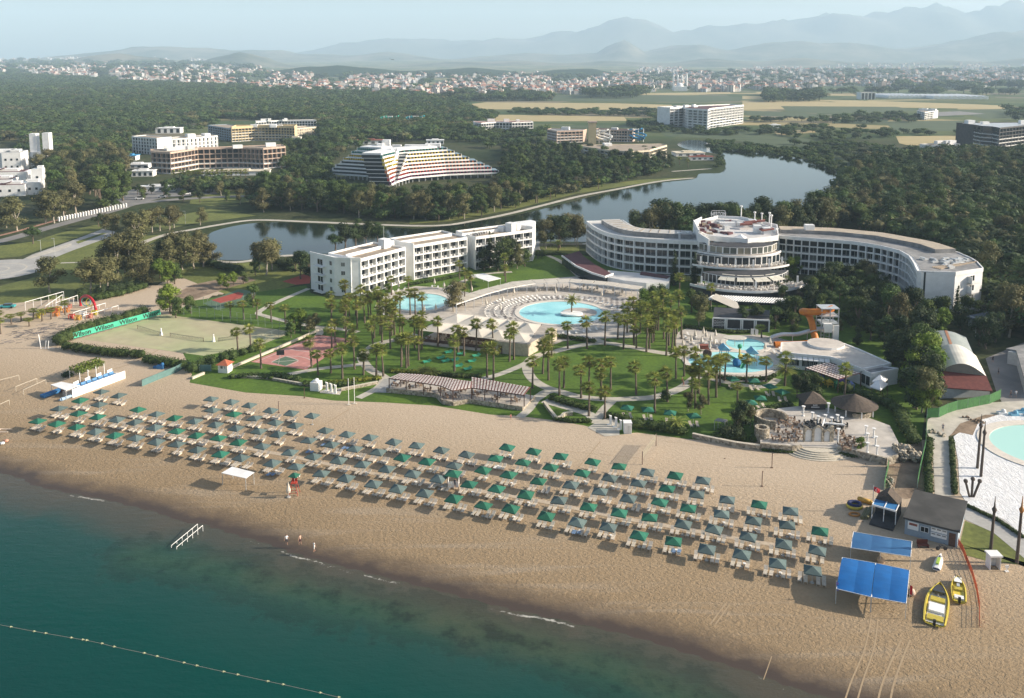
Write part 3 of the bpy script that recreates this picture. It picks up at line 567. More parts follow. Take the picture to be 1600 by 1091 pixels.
def make_tree(name, kind, seed):
 """unit: about 10 m tall; returns Empty with children crown, trunk"""
 rnd = random.Random(seed); blobs = []
 if kind == 'euc':
  h0 = 3.2
  for i in range(11):
   a = rnd.uniform(0, 6.28); z = rnd.uniform(2.6, 8.8); rr = rnd.uniform(.4, 3.0) * (1 - abs(z - 5.2) / 6); s = rnd.uniform(1.1, 1.8); blobs.append(((rr * cos(a), rr * sin(a), z), s, s, s * .95))
  n, size, ml, mb_, r, fl = 2400, .23, m_euc, m_pale, .2, .7
 elif kind == 'pine':
  h0 = 5.0
  for i in range(10):
   a = rnd.uniform(0, 6.28); z = rnd.uniform(3.6, 9.0); rr = rnd.uniform(.5, 3.0) * (1.15 - (z - 3.6) / 7); s = rnd.uniform(1.2, 1.9); blobs.append(((rr * cos(a), rr * sin(a), z), s, s, s * .62))
  n, size, ml, mb_, r, fl = 1900, .25, m_pineleaf, m_bark, .26, .45
 elif kind == 'broad':
  h0 = 2.6
  for i in range(12):
   a = rnd.uniform(0, 6.28); z = rnd.uniform(1.9, 8.6); rr = rnd.uniform(.3, 3.2) * (1 - abs(z - 4.6) / 6.5); s = rnd.uniform(1.1, 1.9); blobs.append(((rr * cos(a), rr * sin(a), z), s, s, s * .85))
  n, size, ml, mb_, r, fl = 2200, .25, m_bro, m_bark, .3, .8
 elif kind == 'cypress':
  h0 = 1.0
  for i in range(9): z = 1.0 + i * 1.02; s = 1.35 * (1 - (i / 9) ** 1.8) * rnd.uniform(.85, 1.1) + .15; blobs.append(((rnd.gauss(0, .12), rnd.gauss(0, .12), z), s, s, 1.0))
  n, size, ml, mb_, r, fl = 1400, .2, m_dark, m_bark, .16, .5
 elif kind == 'round':
  h0 = 3.2
  for i in range(8):
   a = i * .785 + rnd.uniform(-.2, .2); blobs.append(((2.4 * cos(a), 2.4 * sin(a), rnd.uniform(5.2, 6.4)), 1.9, 1.9, 1.7))
  blobs += [((0, 0, 7.6), 2.4, 2.4, 1.7), ((0, 0, 5.2), 2.6, 2.6, 1.2)]; n, size, ml, mb_, r, fl = 2000, .22, m_pineleaf, m_bark, .3, .5
 elif kind == 'shrub':
  h0 = .6
  for i in range(7):
   a = rnd.uniform(0, 6.28); rr = rnd.uniform(.2, 3.2); s = rnd.uniform(2.0, 3.2); blobs.append(((rr * cos(a), rr * sin(a), rnd.uniform(2.5, 6.2)), s, s, s))
  n, size, ml, mb_, r, fl = 1100, .42, m_hedge, m_bark, .3, .8
 e = bpy.data.objects.new(name, None); COL.objects.link(e); e.empty_display_size = .3
 c = MB(); leaf_cloud(c, rnd, blobs, n, size, 0, fl)
 for q in blobs: c.ball(q[0], q[1] * .5, 6, 4, 0, q[3] / q[1])  # solid balls added inside the leaves to block light and deepen shade
 c.build('crown', ml, e, world=False)
 t = MB(); limbs(t, rnd, blobs, h0, r, 0, (rnd.uniform(-.3, .3), rnd.uniform(-.3, .3)) if kind == 'euc' else (0, 0)); t.build('trunk', mb_, e, world=False)
 return e
def make_palm(name, seed, h=8.0, feather=False):
 rnd = random.Random(seed); e = bpy.data.objects.new(name, None); COL.objects.link(e); e.empty_display_size = .3
 t = MB(); lean = Vector((rnd.uniform(-.25, .25), rnd.uniform(-.25, .25), 0)); pts = [Vector((0, 0, -.1)), lean * .3 + Vector((0, 0, h * .35)), lean * .7 + Vector((0, 0, h * .7)), lean + Vector((0, 0, h))]
 for a, b_, r1, r2 in zip(pts, pts[1:], (.27, .2, .17), (.2, .17, .2)): t.tube(a, b_, r1, 7, 0, r2, False)
 t.build('trunk', m_bark if not feather else m_dead, e, world=False); top = pts[-1]; c = MB()
 nf = 34 if not feather else 46
 for i in range(nf):
  az = i * 2.399 + rnd.uniform(-.2, .2); el = (1.4 - 2.5 * (i / nf)) + rnd.uniform(-.15, .15); ln = rnd.uniform(1.25, 1.85) if not feather else rnd.uniform(2.4, 3.2)
  d = Vector((cos(az) * cos(el), sin(az) * cos(el), sin(el))); side = Vector((-sin(az), cos(az), 0)); nn = d.cross(side)
  if not feather:
   st = top + d * .55 * ln
   for k in range(7):
    f = (k - 3) / 3 * 1.05; dd = (d * cos(f) + side * sin(f)).normalized(); tip = st + dd * ln * .75 * (1 - .15 * abs(f)) + Vector((0, 0, -.22 * ln * .5)); w_ = nn * .0 + side.cross(dd).normalized() * 0
    q = (dd.cross(nn).normalized() * .09 + nn * .05)
    c.add([st, st + (tip - st) * .5 + q, tip, st + (tip - st) * .5 - q], [(0, 1, 2, 3)])
   q = side * .03; c.add([top - q, top + q, st + q, st - q], [(0, 1, 2, 3)])
  else:
   p0 = top.copy(); dirv = d.copy()
   for k in range(6):
    dirv = (dirv + Vector((0, 0, -.17))).normalized(); p1 = p0 + dirv * ln / 6
    for sgn in (-1, 1):
     tip = (p0 + p1) / 2 + side * sgn * .5 * (1 - .1 * k) + dirv * .22 + Vector((0, 0, -.12)); c.add([p0, p1, tip], [(0, 1, 2)])
    p0 = p1
 c.build('crown', m_palm, e, world=False)
 s = MB()
 for i in range(26):
  az = i * 2.399; el = -rnd.uniform(.9, 1.45); d = Vector((cos(az) * cos(el), sin(az) * cos(el), sin(el))); side = Vector((-sin(az), cos(az), 0)); st = top + Vector((0, 0, .1)) + Vector((cos(az), sin(az), 0)) * .15; tip = st + d * rnd.uniform(.8, 1.4 if not feather else .7)
  s.add([st - side * .12, st + side * .12, tip + side * .22, tip - side * .22], [(0, 1, 2, 3)])
 s.build('dead_skirt', m_dead, e, world=False); return e
PROT = {}
def proto(kind, k):
 key = (kind, k)
 if key not in PROT:
  nm = {'euc': 'eucalyptus_tree', 'pine': 'pine_tree', 'broad': 'broadleaf_tree', 'cypress': 'cypress_tree', 'round': 'stone_pine', 'shrub': 'shrub', 'palm': 'fan_palm', 'fpalm': 'date_palm', 'bright': 'leafy_tree', 'dark': 'evergreen_oak', 'reed': 'shrub'}[kind]
  base = {'bright': 'broad', 'dark': 'broad'}.get(kind, kind)
  e = make_palm(nm, 50 + k, feather=kind == 'fpalm') if kind in ('palm', 'fpalm') else make_tree(nm, base, 10 + k * 7 + sum(map(ord, kind)))
  if kind in ('bright', 'dark'): e.children[0].data.materials[0] = m_bright if kind == 'bright' else m_dark
  PROT[key] = [e, list(e.children), False]
 return PROT[key]
TREES = []     # (px, zone, obj) for labels
def plant(kind, x, y, h, zone, wide=1.0, k=None, z=0.0, px=None):
 k = R.randrange(5 if kind != 'fpalm' else 2) if k is None else k
 pr = proto(kind, k); s = h / (8.9 if kind in ('palm', 'fpalm') else 9.6 if kind != 'shrub' else 8.5)
 sc = (s * wide, s * wide, s) if kind not in ('palm', 'fpalm') else ((.9 + s * .25) * wide, (.9 + s * .25) * wide, s)
 rz = R.uniform(0, 6.28)
 if not pr[2]: o = pr[0]; pr[2] = True; o.location = (x, y, z); o.rotation_euler = (0, 0, rz); o.scale = sc
 else: o = copy_tree(pr[0], (x, y, z), rz, sc, ch=pr[1])
 TREES.append((PX((x, y, 0)), zone, kind, h, o)); return o
def plant_px(kind, px, py, h, zone, **k):
 q = P(px, py); return plant(kind, q.x, q.y, h, zone, **k)
def scatter(poly_px, n, kinds, hr, zone, spacing=5.0, avoid=(), wide=(.9, 1.25)):
 poly = [tuple(P(a, b))[:2] for a, b in poly_px]; av = [[tuple(P(a, b))[:2] for a, b in q] for q in avoid]
 x0, x1 = min(p[0] for p in poly), max(p[0] for p in poly); y0, y1 = min(p[1] for p in poly), max(p[1] for p in poly); got = []; tries = 0
 while len(got) < n and tries < n * 60:
  tries += 1; x, y = R.uniform(x0, x1), R.uniform(y0, y1)
  if not inside((x, y), poly) or any(inside((x, y), q) for q in av): continue
  if any(hypot(x - a, y - c) < spacing for a, c in got): continue
  got.append((x, y)); plant(R.choice(kinds), x, y, R.uniform(*hr), zone, R.uniform(*wide))
 return got
# ---- palms (base pixel, trunk height in metres)
ROUND = [(832, 608 - 1, 7.5), (848, 584, 8.5), (856, 580, 8), (857, 594, 8), (874, 618, 8.5), (881, 606, 7), (887, 545, 7), (908, 622, 7.5), (917, 545, 8), (920, 610, 7.5), (939, 614, 7.5), (945, 540, 9), (954, 609, 7.5), (974, 546, 9), (994, 617, 7.5), (1010, 550, 9),
 (1023, 645, 8.5), (1041, 556, 9), (1043, 628, 7.5), (1056, 592, 7.5), (1069, 588, 7), (1081, 616, 6.5), (862, 558, 7), (920, 650, 7.5), (945, 655, 7), (939, 625, 7)]
SQUARE = [(588, 588, 7.5), (599, 588, 7.5), (568, 586, 5), (627, 573, 8), (635, 575, 8.5), (638, 572, 8.5), (648, 545, 8), (655, 548, 8.5), (659, 546, 8), (684, 542, 8), (710, 580, 8.5), (716, 552, 7.5), (725, 556, 7), (744, 548, 8), (761, 590, 8.5), (771, 595, 9), (771, 548, 8), (796, 565, 8),
 (803, 562, 9), (625, 532, 7), (610, 545, 7)]
LEFTG = [(518, 516, 8.5), (541, 520, 8.5), (558, 514, 8), (570, 505, 7.5), (583, 545, 7.5), (597, 535, 7), (535, 592, 8.5), (554, 577, 8), (497, 586, 6), (517, 583, 6), (568, 585, 6), (487, 574, 7.5), (408, 576, 7), (424, 503, 5.5), (446, 506, 5.5), (372, 550, 6), (392, 548, 6.5), (360, 497, 4.5), (381, 499, 5.5), (401, 498, 5.5),
 (590, 500, 8), (576, 497, 8), (604, 510, 8), (612, 520, 8), (540, 535, 7), (553, 545, 6), (524, 535, 6)]
POOLL = [(519, 487, 6), (546, 500, 7.5), (556, 493, 7), (591, 487, 7), (602, 502, 7.5), (609, 508, 7.5), (625, 500, 8), (641, 492, 7.5), (649, 497, 8.5), (661, 500, 8), (612, 461, 6), (590, 480, 5.5), (718, 436, 6), (726, 478, 7), (737, 466, 8), (727, 452, 7), (790, 441, 6), (788, 431, 8), (638, 452, 4)]
GROVE = [(990, 510, 8), (1000, 520, 8.5), (1012, 528, 9), (1025, 515, 8.5), (1037, 530, 9), (1048, 512, 9), (1060, 500, 8.5), (1020, 500, 8), (1045, 540, 8), (1055, 545, 8), (990, 535, 7.5), (965, 530, 7), (1061, 468, 8), (1110, 478, 7), (980, 520, 8), (1065, 530, 8.5), (1035, 495, 8)]
KIDS = [(1081, 616, 6), (1107, 632, 8.5), (1119, 621, 8.5), (1132, 595, 6.5), (1166, 598, 6.5), (1197, 597, 6), (1226, 603, 8), (1152, 630, 4.5), (1190, 528, 3.5), (1319, 625, 8.5), (1108, 605, 7), (1092, 615, 7)]
rp = random.Random(77)
for lst, n_, (xa, xb, ya, yb) in ((LEFTG, 9, (515, 640, 498, 548)), (GROVE, 11, (985, 1062, 492, 548)), (SQUARE, 4, (600, 660, 535, 575)), (POOLL, 4, (515, 600, 482, 500)), (KIDS, 5, (1085, 1130, 596, 640))):
 for _ in range(n_): lst.append((rp.uniform(xa, xb), rp.uniform(ya, yb), rp.uniform(6, 9)))
PLAYP = [(18, 507, 3), (33, 502, 2.5), (46, 510, 2.5), (52, 500, 3.2), (66, 502, 3.6), (80, 499, 3.2), (102, 492, 4), (1, 522, 4.5), (0, 508, 4)]
for z, lst in (('on the round lawn', ROUND), ('on the lawn behind the striped pergola', SQUARE), ('between the courts and the tent restaurant', LEFTG), ('beside the smaller pool', POOLL), ('in the grove right of the large pool', GROVE), ('around the children\'s pool', KIDS), ('in the sandy playground', PLAYP)):
 for x, y, h in lst: plant_px('palm', x, y, h * R.uniform(.95, 1.05), z)
for i in range(16): plant_px('palm', 273 + i * 7.4, 289 - i * .15, 8.5, 'in the row before the brown balcony hotel')
for x, y in [(460, 312), (435, 318), (530, 330), (840, 318), (860, 312), (905, 300), (935, 296), (1045, 262), (1062, 258), (1075, 262), (1180, 455), (1225, 460)]: plant_px('palm', x, y, 6, 'along the lake and terraces')
plant_px('fpalm', 893, 491, 5.2, 'on the pool island'); plant_px('fpalm', 1226, 600, 4.0, 'by the lawn below the snack bar', wide=1.2); plant_px('fpalm', 872, 392, 4, 'by the curved hotel podium')
for x, y in [(664, 590), (675, 592), (1055, 672)]: plant_px('fpalm', x, y, 2.2, 'in the hedge behind the striped pergola' if x < 1000 else 'in the hedge by the sand')
# ---- eucalyptus and broadleaf in front left
for x, y, h, k in [(27, 361, 16, 'euc'), (72, 349, 17, 'euc'), (85, 349, 14, 'euc'), (10, 356, 12, 'euc'), (100, 340, 14, 'euc'), (-8, 362, 13, 'euc'), (52, 381, 8.5, 'round'), (154, 354, 7, 'dark'), (176, 368, 10, 'euc'), (165, 360, 8, 'euc'),
 (200, 370, 11, 'euc'), (223, 369, 12, 'euc'), (238, 363, 11, 'euc'), (250, 361, 11.5, 'euc'), (265, 359, 11, 'euc'), (272, 356, 10.5, 'euc'), (213, 374, 12, 'euc'), (313, 352, 8.5, 'euc'), (185, 437, 16, 'euc'), (207, 433, 17, 'euc'), (196, 425, 15, 'euc'), (172, 432, 13, 'euc'),
 (78, 458, 12.5, 'euc'), (142, 459, 12.5, 'euc'), (156, 460, 11, 'euc'), (168, 456, 12, 'euc'), (227, 447, 9, 'euc'), (218, 440, 10, 'euc'), (262, 446, 9, 'bright'), (250, 436, 8, 'bright'), (273, 444, 8, 'broad'), (266, 490, 9.5, 'bright'), (275, 497, 7, 'broad'), (256, 478, 6, 'dark'), (298, 490, 6, 'broad'),
 (252, 420, 11, 'dark'), (266, 424, 12, 'euc'), (285, 422, 13, 'euc'), (303, 420, 12, 'euc'), (318, 417, 12, 'euc'), (332, 416, 9, 'euc'), (290, 408, 12, 'euc'), (270, 408, 12, 'euc'), (308, 404, 11, 'euc'), (416, 430, 13, 'euc'), (404, 424, 11, 'euc'), (425, 422, 12, 'euc'), (470, 436, 10, 'dark'), (484, 432, 8, 'dark'), (462, 424, 8, 'dark'), (396, 480, 7.5, 'broad'), (399, 430, 6, 'broad'),
 (345, 448, 5, 'bright'), (365, 446, 5, 'bright'), (355, 452, 4.5, 'bright'), (380, 444, 5, 'broad'), (460, 522, 6.5, 'bright'), (470, 518, 7, 'bright'), (483, 520, 5, 'euc'), (455, 528, 5, 'broad'), (492, 514, 4.5, 'euc'), (709, 487, 10, 'euc'), (606, 460, 4, 'bright'), (700, 425, 2.5, 'shrub')]:
 plant_px(k, x, y, h, 'left', wide=1.3 if k == 'euc' else 1.1)
for x, y, h, k in [(524, 394, 12, 'pine'), (540, 392, 13, 'dark'), (556, 388, 13, 'pine'), (572, 386, 12, 'dark'), (590, 384, 11, 'pine'), (741, 412, 13, 'cypress'), (765, 419, 14, 'cypress'), (757, 424, 9, 'dark'), (778, 424, 11, 'dark'), (790, 422, 12, 'broad'), (808, 420, 9.5, 'euc'), (770, 415, 12, 'dark'), (800, 414, 10, 'dark'), (820, 417, 7, 'broad'), (840, 404, 4, 'shrub')]:
 plant_px(k, x, y, h, 'hotel')
for x, y, h, k in [(1053, 446, 12.5, 'cypress'), (1085, 448, 12, 'cypress'), (1493, 503, 11, 'cypress'), (1092, 512, 10, 'euc'), (1006, 490, 8, 'bright'), (1020, 488, 9, 'broad'), (1035, 480, 8, 'broad'), (1000, 505, 8, 'broad'), (1092, 490, 7, 'dark'), (1080, 488, 8, 'broad'), (1236, 434, 8, 'bright'), (1245, 428, 7, 'bright'), (1228, 503, 8.5, 'broad'), (1240, 508, 9, 'broad'), (1222, 480, 7, 'broad'), (1215, 470, 6, 'dark'), (1232, 462, 6, 'dark'),
 (1270, 478, 9, 'broad'), (1285, 490, 8, 'dark'), (1300, 455, 9, 'dark'), (1310, 448, 9.5, 'broad'), (1330, 455, 10, 'dark'), (1345, 450, 10, 'euc'), (1360, 458, 10, 'euc'), (1290, 460, 8, 'dark'), (1320, 470, 8, 'dark'), (1340, 475, 8, 'broad'), (1278, 462, 8, 'dark'), (1358, 478, 7, 'dark'),
 (1385, 520, 12.5, 'broad'), (1400, 528, 13, 'euc'), (1395, 508, 13, 'broad'), (1410, 515, 10, 'dark'), (1375, 525, 9, 'dark'), (1388, 540, 8, 'dark'), (1405, 545, 9, 'dark'), (1430, 520, 9, 'dark'), (1445, 515, 9, 'broad'), (1460, 510, 9, 'dark'), (1475, 512, 9.5, 'broad'), (1470, 528, 9, 'bright'), (1450, 530, 8, 'dark'), (1510, 500, 8, 'broad'), (1525, 505, 7, 'broad'), (1500, 520, 8, 'dark'),
 (1540, 545, 9, 'dark'), (1555, 535, 9, 'dark'), (1530, 540, 8, 'dark'), (1430, 604, 12, 'bright'), (1443, 598, 13, 'bright'), (1456, 606, 11, 'bright'), (1420, 590, 12, 'dark'), (1440, 645, 10.5, 'euc'), (1432, 640, 9, 'bright'), (1448, 648, 8, 'bright'), (1425, 575, 11, 'dark'), (1410, 570, 9, 'dark'), (1395, 570, 8, 'dark'), (1440, 580, 12, 'broad'),
 (1355, 520, 6, 'dark'), (1330, 510, 5, 'shrub'), (1310, 520, 4, 'euc'), (1340, 540, 5, 'dark'), (1300, 505, 5, 'dark'), (1280, 505, 6, 'dark'), (1160, 672, 6.5, 'dark'), (1150, 680, 5.5, 'dark'), (1172, 668, 5, 'euc'), (1260, 618, 6, 'dark'), (1245, 622, 5.5, 'dark'), (1272, 625, 4.5, 'shrub'), (1275, 612, 5, 'broad'), (1345, 708, 3.5, 'bright'), (1075, 643, 4.5, 'euc'), (1095, 648, 4.5, 'euc'), (1040, 626, 3, 'shrub')]:
 plant_px(k, x, y, h, 'right')
scatter([(1245, 472), (1300, 442), (1375, 455), (1432, 498), (1425, 560), (1345, 535), (1312, 505), (1262, 505)], 34, ['dark', 'broad', 'pine', 'dark'], (7, 10), 'right', 5)
scatter([(1395, 560), (1440, 540), (1462, 570), (1455, 640), (1425, 640), (1410, 600)], 12, ['dark', 'broad', 'dark'], (7, 11), 'right', 5)
scatter([(1130, 512), (1240, 520), (1250, 505), (1235, 470), (1212, 478), (1212, 500)], 9, ['dark', 'broad'], (5, 7.5), 'right', 4.5)
# ---- woods made of countable trees
scatter([(55, 275), (110, 250), (165, 245), (196, 262), (200, 318), (180, 330), (100, 345), (84, 320)], 60, ['euc', 'euc', 'broad', 'dark'], (13, 18), 'grove', 5.5, wide=(1.1, 1.5))
scatter([(396, 334), (470, 328), (600, 346), (700, 347), (745, 341), (800, 327), (850, 314), (800, 306), (770, 316), (640, 322), (520, 316), (410, 300)], 105, ['euc', 'dark', 'broad', 'pine', 'broad'], (9, 14), 'belt', 5.5)
scatter([(515, 300), (620, 312), (785, 300), (785, 293), (620, 304), (515, 294)], 16, ['dark', 'broad'], (5, 7), 'belt', 7)
scatter([(785, 300), (800, 322), (860, 305), (960, 286), (1030, 272), (1052, 262), (1020, 250), (930, 252), (880, 238), (800, 232), (790, 250)], 180, ['dark', 'pine', 'dark', 'broad'], (9, 14), 'wood', 6.5)
scatter([(420, 240), (505, 225), (530, 225), (500, 275), (470, 300), (440, 280)], 40, ['dark', 'broad', 'dark', 'pine'], (9, 14), 'between', 6)
scatter([(185, 275), (205, 240), (232, 225), (200, 222), (160, 235), (170, 260)], 16, ['dark', 'broad'], (9, 14), 'between', 7)
scatter([(200, 305), (260, 295), (400, 300), (470, 312), (440, 322), (330, 318), (230, 318)], 20, ['euc', 'dark', 'broad'], (6, 9), 'between', 7)
scatter([(985, 378), (1050, 372), (1235, 366), (1290, 345), (1300, 362), (1240, 377), (1100, 385), (990, 386)], 50, ['euc', 'broad', 'pine', 'dark'], (13, 18), 'behind', 4.5)
scatter([(842, 384), (905, 380), (905, 388), (845, 390)], 8, ['dark', 'euc'], (11, 14), 'behind', 4)
HOT = [(1205, 400), (1300, 390), (1400, 400), (1440, 470), (1545, 500), (1560, 470), (1520, 420), (1460, 395), (1380, 378), (1250, 368)]
NEARW = scatter([(1290, 352), (1330, 285), (1420, 262), (1620, 262), (1660, 560), (1560, 525), (1548, 470), (1500, 410), (1400, 378)], 330, ['pine', 'broad', 'pine', 'dark', 'euc'], (9, 15), 'east', 7.5, avoid=[HOT])
# ---- uncountable woods: one object each, instanced clumps
def woods(name, poly_px, n, size, mats, seed, wide=1.0, sq=.62, dens=None, zb=-.4):
 rnd = random.Random(seed); poly = [tuple(P(a, b))[:2] for a, b in poly_px]; vs = []; sc = []
 x0, x1 = min(p[0] for p in poly), max(p[0] for p in poly); y0, y1 = min(p[1] for p in poly), max(p[1] for p in poly); tries = 0
 while len(vs) < n and tries < n * 40:
  tries += 1; y = y0 * (y1 / y0) ** (rnd.random()) if y1 > y0 * 1.3 else rnd.uniform(y0, y1); x = rnd.uniform(x0, x1)
  if not inside((x, y), poly): continue
  vs.append((x, y, terr(x, y) + zb)); sc.append(size * rnd.uniform(.7, 1.3) * (1 + max(0, y - 700) / 2200))
 me = bpy.data.meshes.new(name); me.from_pydata(vs, [], []); a = me.attributes.new('sc', 'FLOAT', 'POINT'); a.data.foreach_set('value', sc)
 o = bpy.data.objects.new(name, me); COL.objects.link(o); o['kind'] = 'stuff'
 ng = bpy.data.node_groups.new(name, 'GeometryNodeTree'); ng.interface.new_socket('Geometry', in_out='INPUT', socket_type='NodeSocketGeometry'); ng.interface.new_socket('Geometry', in_out='OUTPUT', socket_type='NodeSocketGeometry')
 N, L = ng.nodes, ng.links; gi, go = N.new('NodeGroupInput'), N.new('NodeGroupOutput'); ip = N.new('GeometryNodeInstanceOnPoints'); jn = N.new('GeometryNodeJoinGeometry')
 for k, (kd, mt) in enumerate(mats):
  b = MB(); rr = random.Random(seed + k); bl = []
  for i in range(5):
   t = rr.uniform(0, 6.28); bl.append(((.32 * cos(t), .32 * sin(t), rr.uniform(.45, .8)), .36, .36, .27))
  leaf_cloud(b, rr, bl, 330, .07, 0, .8); [b.ball(q[0], q[1] * .55, 6, 4, 0, .75) for q in bl]; b.tube((0, 0, 0), (0, 0, .5), .03, 4)  # balls added within each clump stop light passing through the leaves
  po = bpy.data.objects.new('clump', b.mesh('clump', mt)); oi = N.new('GeometryNodeObjectInfo'); oi.inputs[0].default_value = po; L.new(oi.outputs['Geometry'], jn.inputs[0])
 # each source becomes its own instance so that points pick one
 gti = N.new('GeometryNodeGeometryToInstance'); N.remove(gti)
 for oi in [n_ for n_ in N if n_.bl_idname == 'GeometryNodeObjectInfo']: oi.inputs['As Instance'].default_value = True
 rv = N.new('FunctionNodeRandomValue'); rv.data_type = 'FLOAT_VECTOR'; rv.inputs[0].default_value = (0, 0, 0); rv.inputs[1].default_value = (.1, .1, 6.28)
 ri = N.new('FunctionNodeRandomValue'); ri.data_type = 'INT'; ri.inputs[4].default_value = 0; ri.inputs[5].default_value = len(mats) - 1
 na = N.new('GeometryNodeInputNamedAttribute'); na.data_type = 'FLOAT'; na.inputs[0].default_value = 'sc'
 cx = N.new('ShaderNodeCombineXYZ'); mw = N.new('ShaderNodeMath'); mw.operation = 'MULTIPLY'; mw.inputs[1].default_value = wide
 L.new(na.outputs[0], mw.inputs[0]); L.new(mw.outputs[0], cx.inputs[0]); L.new(mw.outputs[0], cx.inputs[1]); m2 = N.new('ShaderNodeMath'); m2.operation = 'MULTIPLY'; m2.inputs[1].default_value = sq; L.new(na.outputs[0], m2.inputs[0]); L.new(m2.outputs[0], cx.inputs[2])
 L.new(gi.outputs[0], ip.inputs['Points']); L.new(jn.outputs[0], ip.inputs['Instance']); ip.inputs['Pick Instance'].default_value = True
 L.new(ri.outputs[2], ip.inputs['Instance Index']); L.new(rv.outputs[0], ip.inputs['Rotation']); L.new(cx.outputs[0], ip.inputs['Scale']); L.new(ip.outputs[0], go.inputs[0])
 md = o.modifiers.new('scatter', 'NODES'); md.node_group = ng; return o
FW = [('a', m_pineleaf), ('b', m_dark), ('c', m_bro), ('d', m_pineleaf), ('e', m_euc)]
woods('far_forest', [(-400, 126), (0, 126), (150, 131), (330, 139), (500, 143), (640, 150), (720, 166), (770, 186), (760, 215), (620, 222), (540, 218), (505, 222), (500, 190), (330, 188), (205, 208), (190, 240), (100, 250), (55, 262), (40, 215), (-400, 300)], 15000, 15, FW, 3)
woods('east_wood', [(1290, 352), (1330, 285), (1350, 255), (1450, 243), (1750, 240), (1900, 560), (1560, 525), (1548, 470), (1500, 405), (1400, 376)], 1500, 12, FW, 5, sq=.75)
woods('belt_understorey', [(396, 330), (470, 326), (600, 344), (700, 345), (800, 324), (1040, 270), (1020, 250), (930, 253), (880, 240), (790, 230), (772, 308), (700, 318), (600, 320), (505, 314), (410, 300)], 560, 8, FW, 7, sq=.7)
for pl, n_ in (([(446, 225), (520, 222), (520, 298), (450, 290), (460, 240)], 130), ([(130, 225), (205, 222), (203, 262), (150, 272)], 80), ([(500, 205), (600, 205), (600, 222), (560, 232), (512, 258)], 110), ([(205, 196), (330, 188), (345, 205), (206, 210)], 60), ([(262, 292), (450, 288), (470, 304), (262, 300)], 60), ([(30, 238), (60, 220), (60, 250), (30, 258)], 30)): woods('hotel_grove', pl, n_, 9, FW, 40 + n_, sq=.8)
woods('lakeside_scrub', [(1130, 262), (1130, 236), (1200, 242), (1260, 253), (1300, 268), (1325, 284), (1338, 276), (1300, 250), (1240, 236), (1140, 224), (1100, 222), (1120, 240), (1118, 268)], 260, 5, [('a', m_bro), ('b', m_pineleaf)], 9, sq=.8)
woods('field_hedges', [(700, 158), (860, 158), (860, 152), (700, 150)], 120, 14, FW, 11)
for i, (pl, n_, s_) in enumerate([([(700, 177), (980, 178.5), (1045, 184), (1042, 188), (980, 182), (760, 179)], 70, 8), ([(800, 173), (1046, 173), (1046, 180), (800, 177)], 90, 8), ([(980, 192), (1045, 190), (1050, 204), (1180, 203), (1240, 204), (1240, 212), (1120, 212), (1000, 206)], 110, 8),
 ([(1165, 187), (1290, 188), (1345, 180), (1400, 181), (1440, 186), (1440, 192), (1300, 194), (1180, 193)], 80, 9), ([(1180, 200), (1300, 200), (1400, 207), (1520, 207), (1520, 212), (1400, 215), (1330, 224), (1240, 216), (1200, 210)], 90, 8), ([(1230, 226), (1330, 226), (1420, 232), (1470, 245), (1340, 262), (1310, 252)], 100, 8),
 ([(1200, 148), (1280, 148), (1280, 158), (1200, 160)], 70, 18), ([(920, 146), (1010, 145), (1010, 154), (920, 156)], 40, 20), ([(690, 148), (800, 146), (840, 152), (830, 158), (740, 160), (690, 158)], 110, 16), ([(1400, 140), (1600, 140), (1700, 142), (1700, 138), (1400, 138)], 80, 20), ([(1560, 175), (1700, 175), (1700, 190), (1590, 190)], 60, 12), ([(1300, 148), (1600, 150), (1600, 146), (1300, 145)], 40, 16),
 ([(560, 205), (700, 190), (760, 210), (740, 222), (600, 222)], 110, 10), ([(505, 200), (590, 190), (590, 205), (540, 222), (500, 222)], 80, 10), ([(740, 212), (850, 205), (860, 225), (800, 228), (760, 235)], 80, 10)]):
 woods('tree_belt', pl, n_, s_, FW[:3], 20 + i)
# ---------------------------------------------------------------- hotels
W = white(); m_cream = mat('cream render', (.66, .58, .44), (.58, .50, .38), .4, .8); m_tan = mat('tan render', (.50, .38, .30), (.42, .31, .25), .4, .8); m_ochre = mat('ochre render', (.62, .49, .28), (.55, .43, .25), .4, .8)
m_roof = mat('gravel roof', (.36, .29, .22), (.27, .22, .17), .6, .95, tscale=.1, tamt=.15); m_groof = mat('grey roof', (.28, .27, .26), (.19, .19, .19), .5, .9, tscale=.1, tamt=.2); m_redroof = mat('red tile roof', (.30, .10, .07), (.20, .07, .055), 1.5, .85)
m_darkred = mat('maroon roof', (.115, .045, .05), (.085, .035, .04), 1, .8); m_rail = mat('rail metal', (.55, .56, .56), None, 1, .4, metal=.3); m_dkgrey = mat('dark cladding', (.06, .058, .06), (.035, .035, .038), .6, .7); m_blk = mat('black', (.02, .02, .02))
def glass(name, a, b, c):
 if name in MATS: return MATS[name]
 m, N, L, B = nodes(name, .12, .6); oi = N.new('ShaderNodeObjectInfo'); L.new(ramp(N, L, oi.outputs['Random'], [(0, a), (.45, b), (.8, c)], 'CONSTANT'), B.inputs['Base Color']); MATS[name] = m; return m
m_glass = glass('window glass', (.018, .026, .034), (.035, .04, .045), (.16, .16, .155)); m_gdark = glass('dark glass', (.022, .03, .036), (.03, .038, .045), (.04, .046, .05))
m_curt = glass('curtain glass', (.16, .16, .13), (.24, .22, .17), (.1, .11, .1))
def V2(p): return Vector((p[0], p[1]))
def sub(A, B, n): return [tuple(V2(A).lerp(V2(B), i / n)) for i in range(n + 1)]
def offs(pts, d, closed=False):
 out = []; n = len(pts)
 for i in range(n):
  a, b = V2(pts[max(i - 1, 0)]), V2(pts[min(i + 1, n - 1)]); t = (b - a).normalized(); out.append(tuple(V2(pts[i]) + Vector((-t.y, t.x)) * d))
 return out
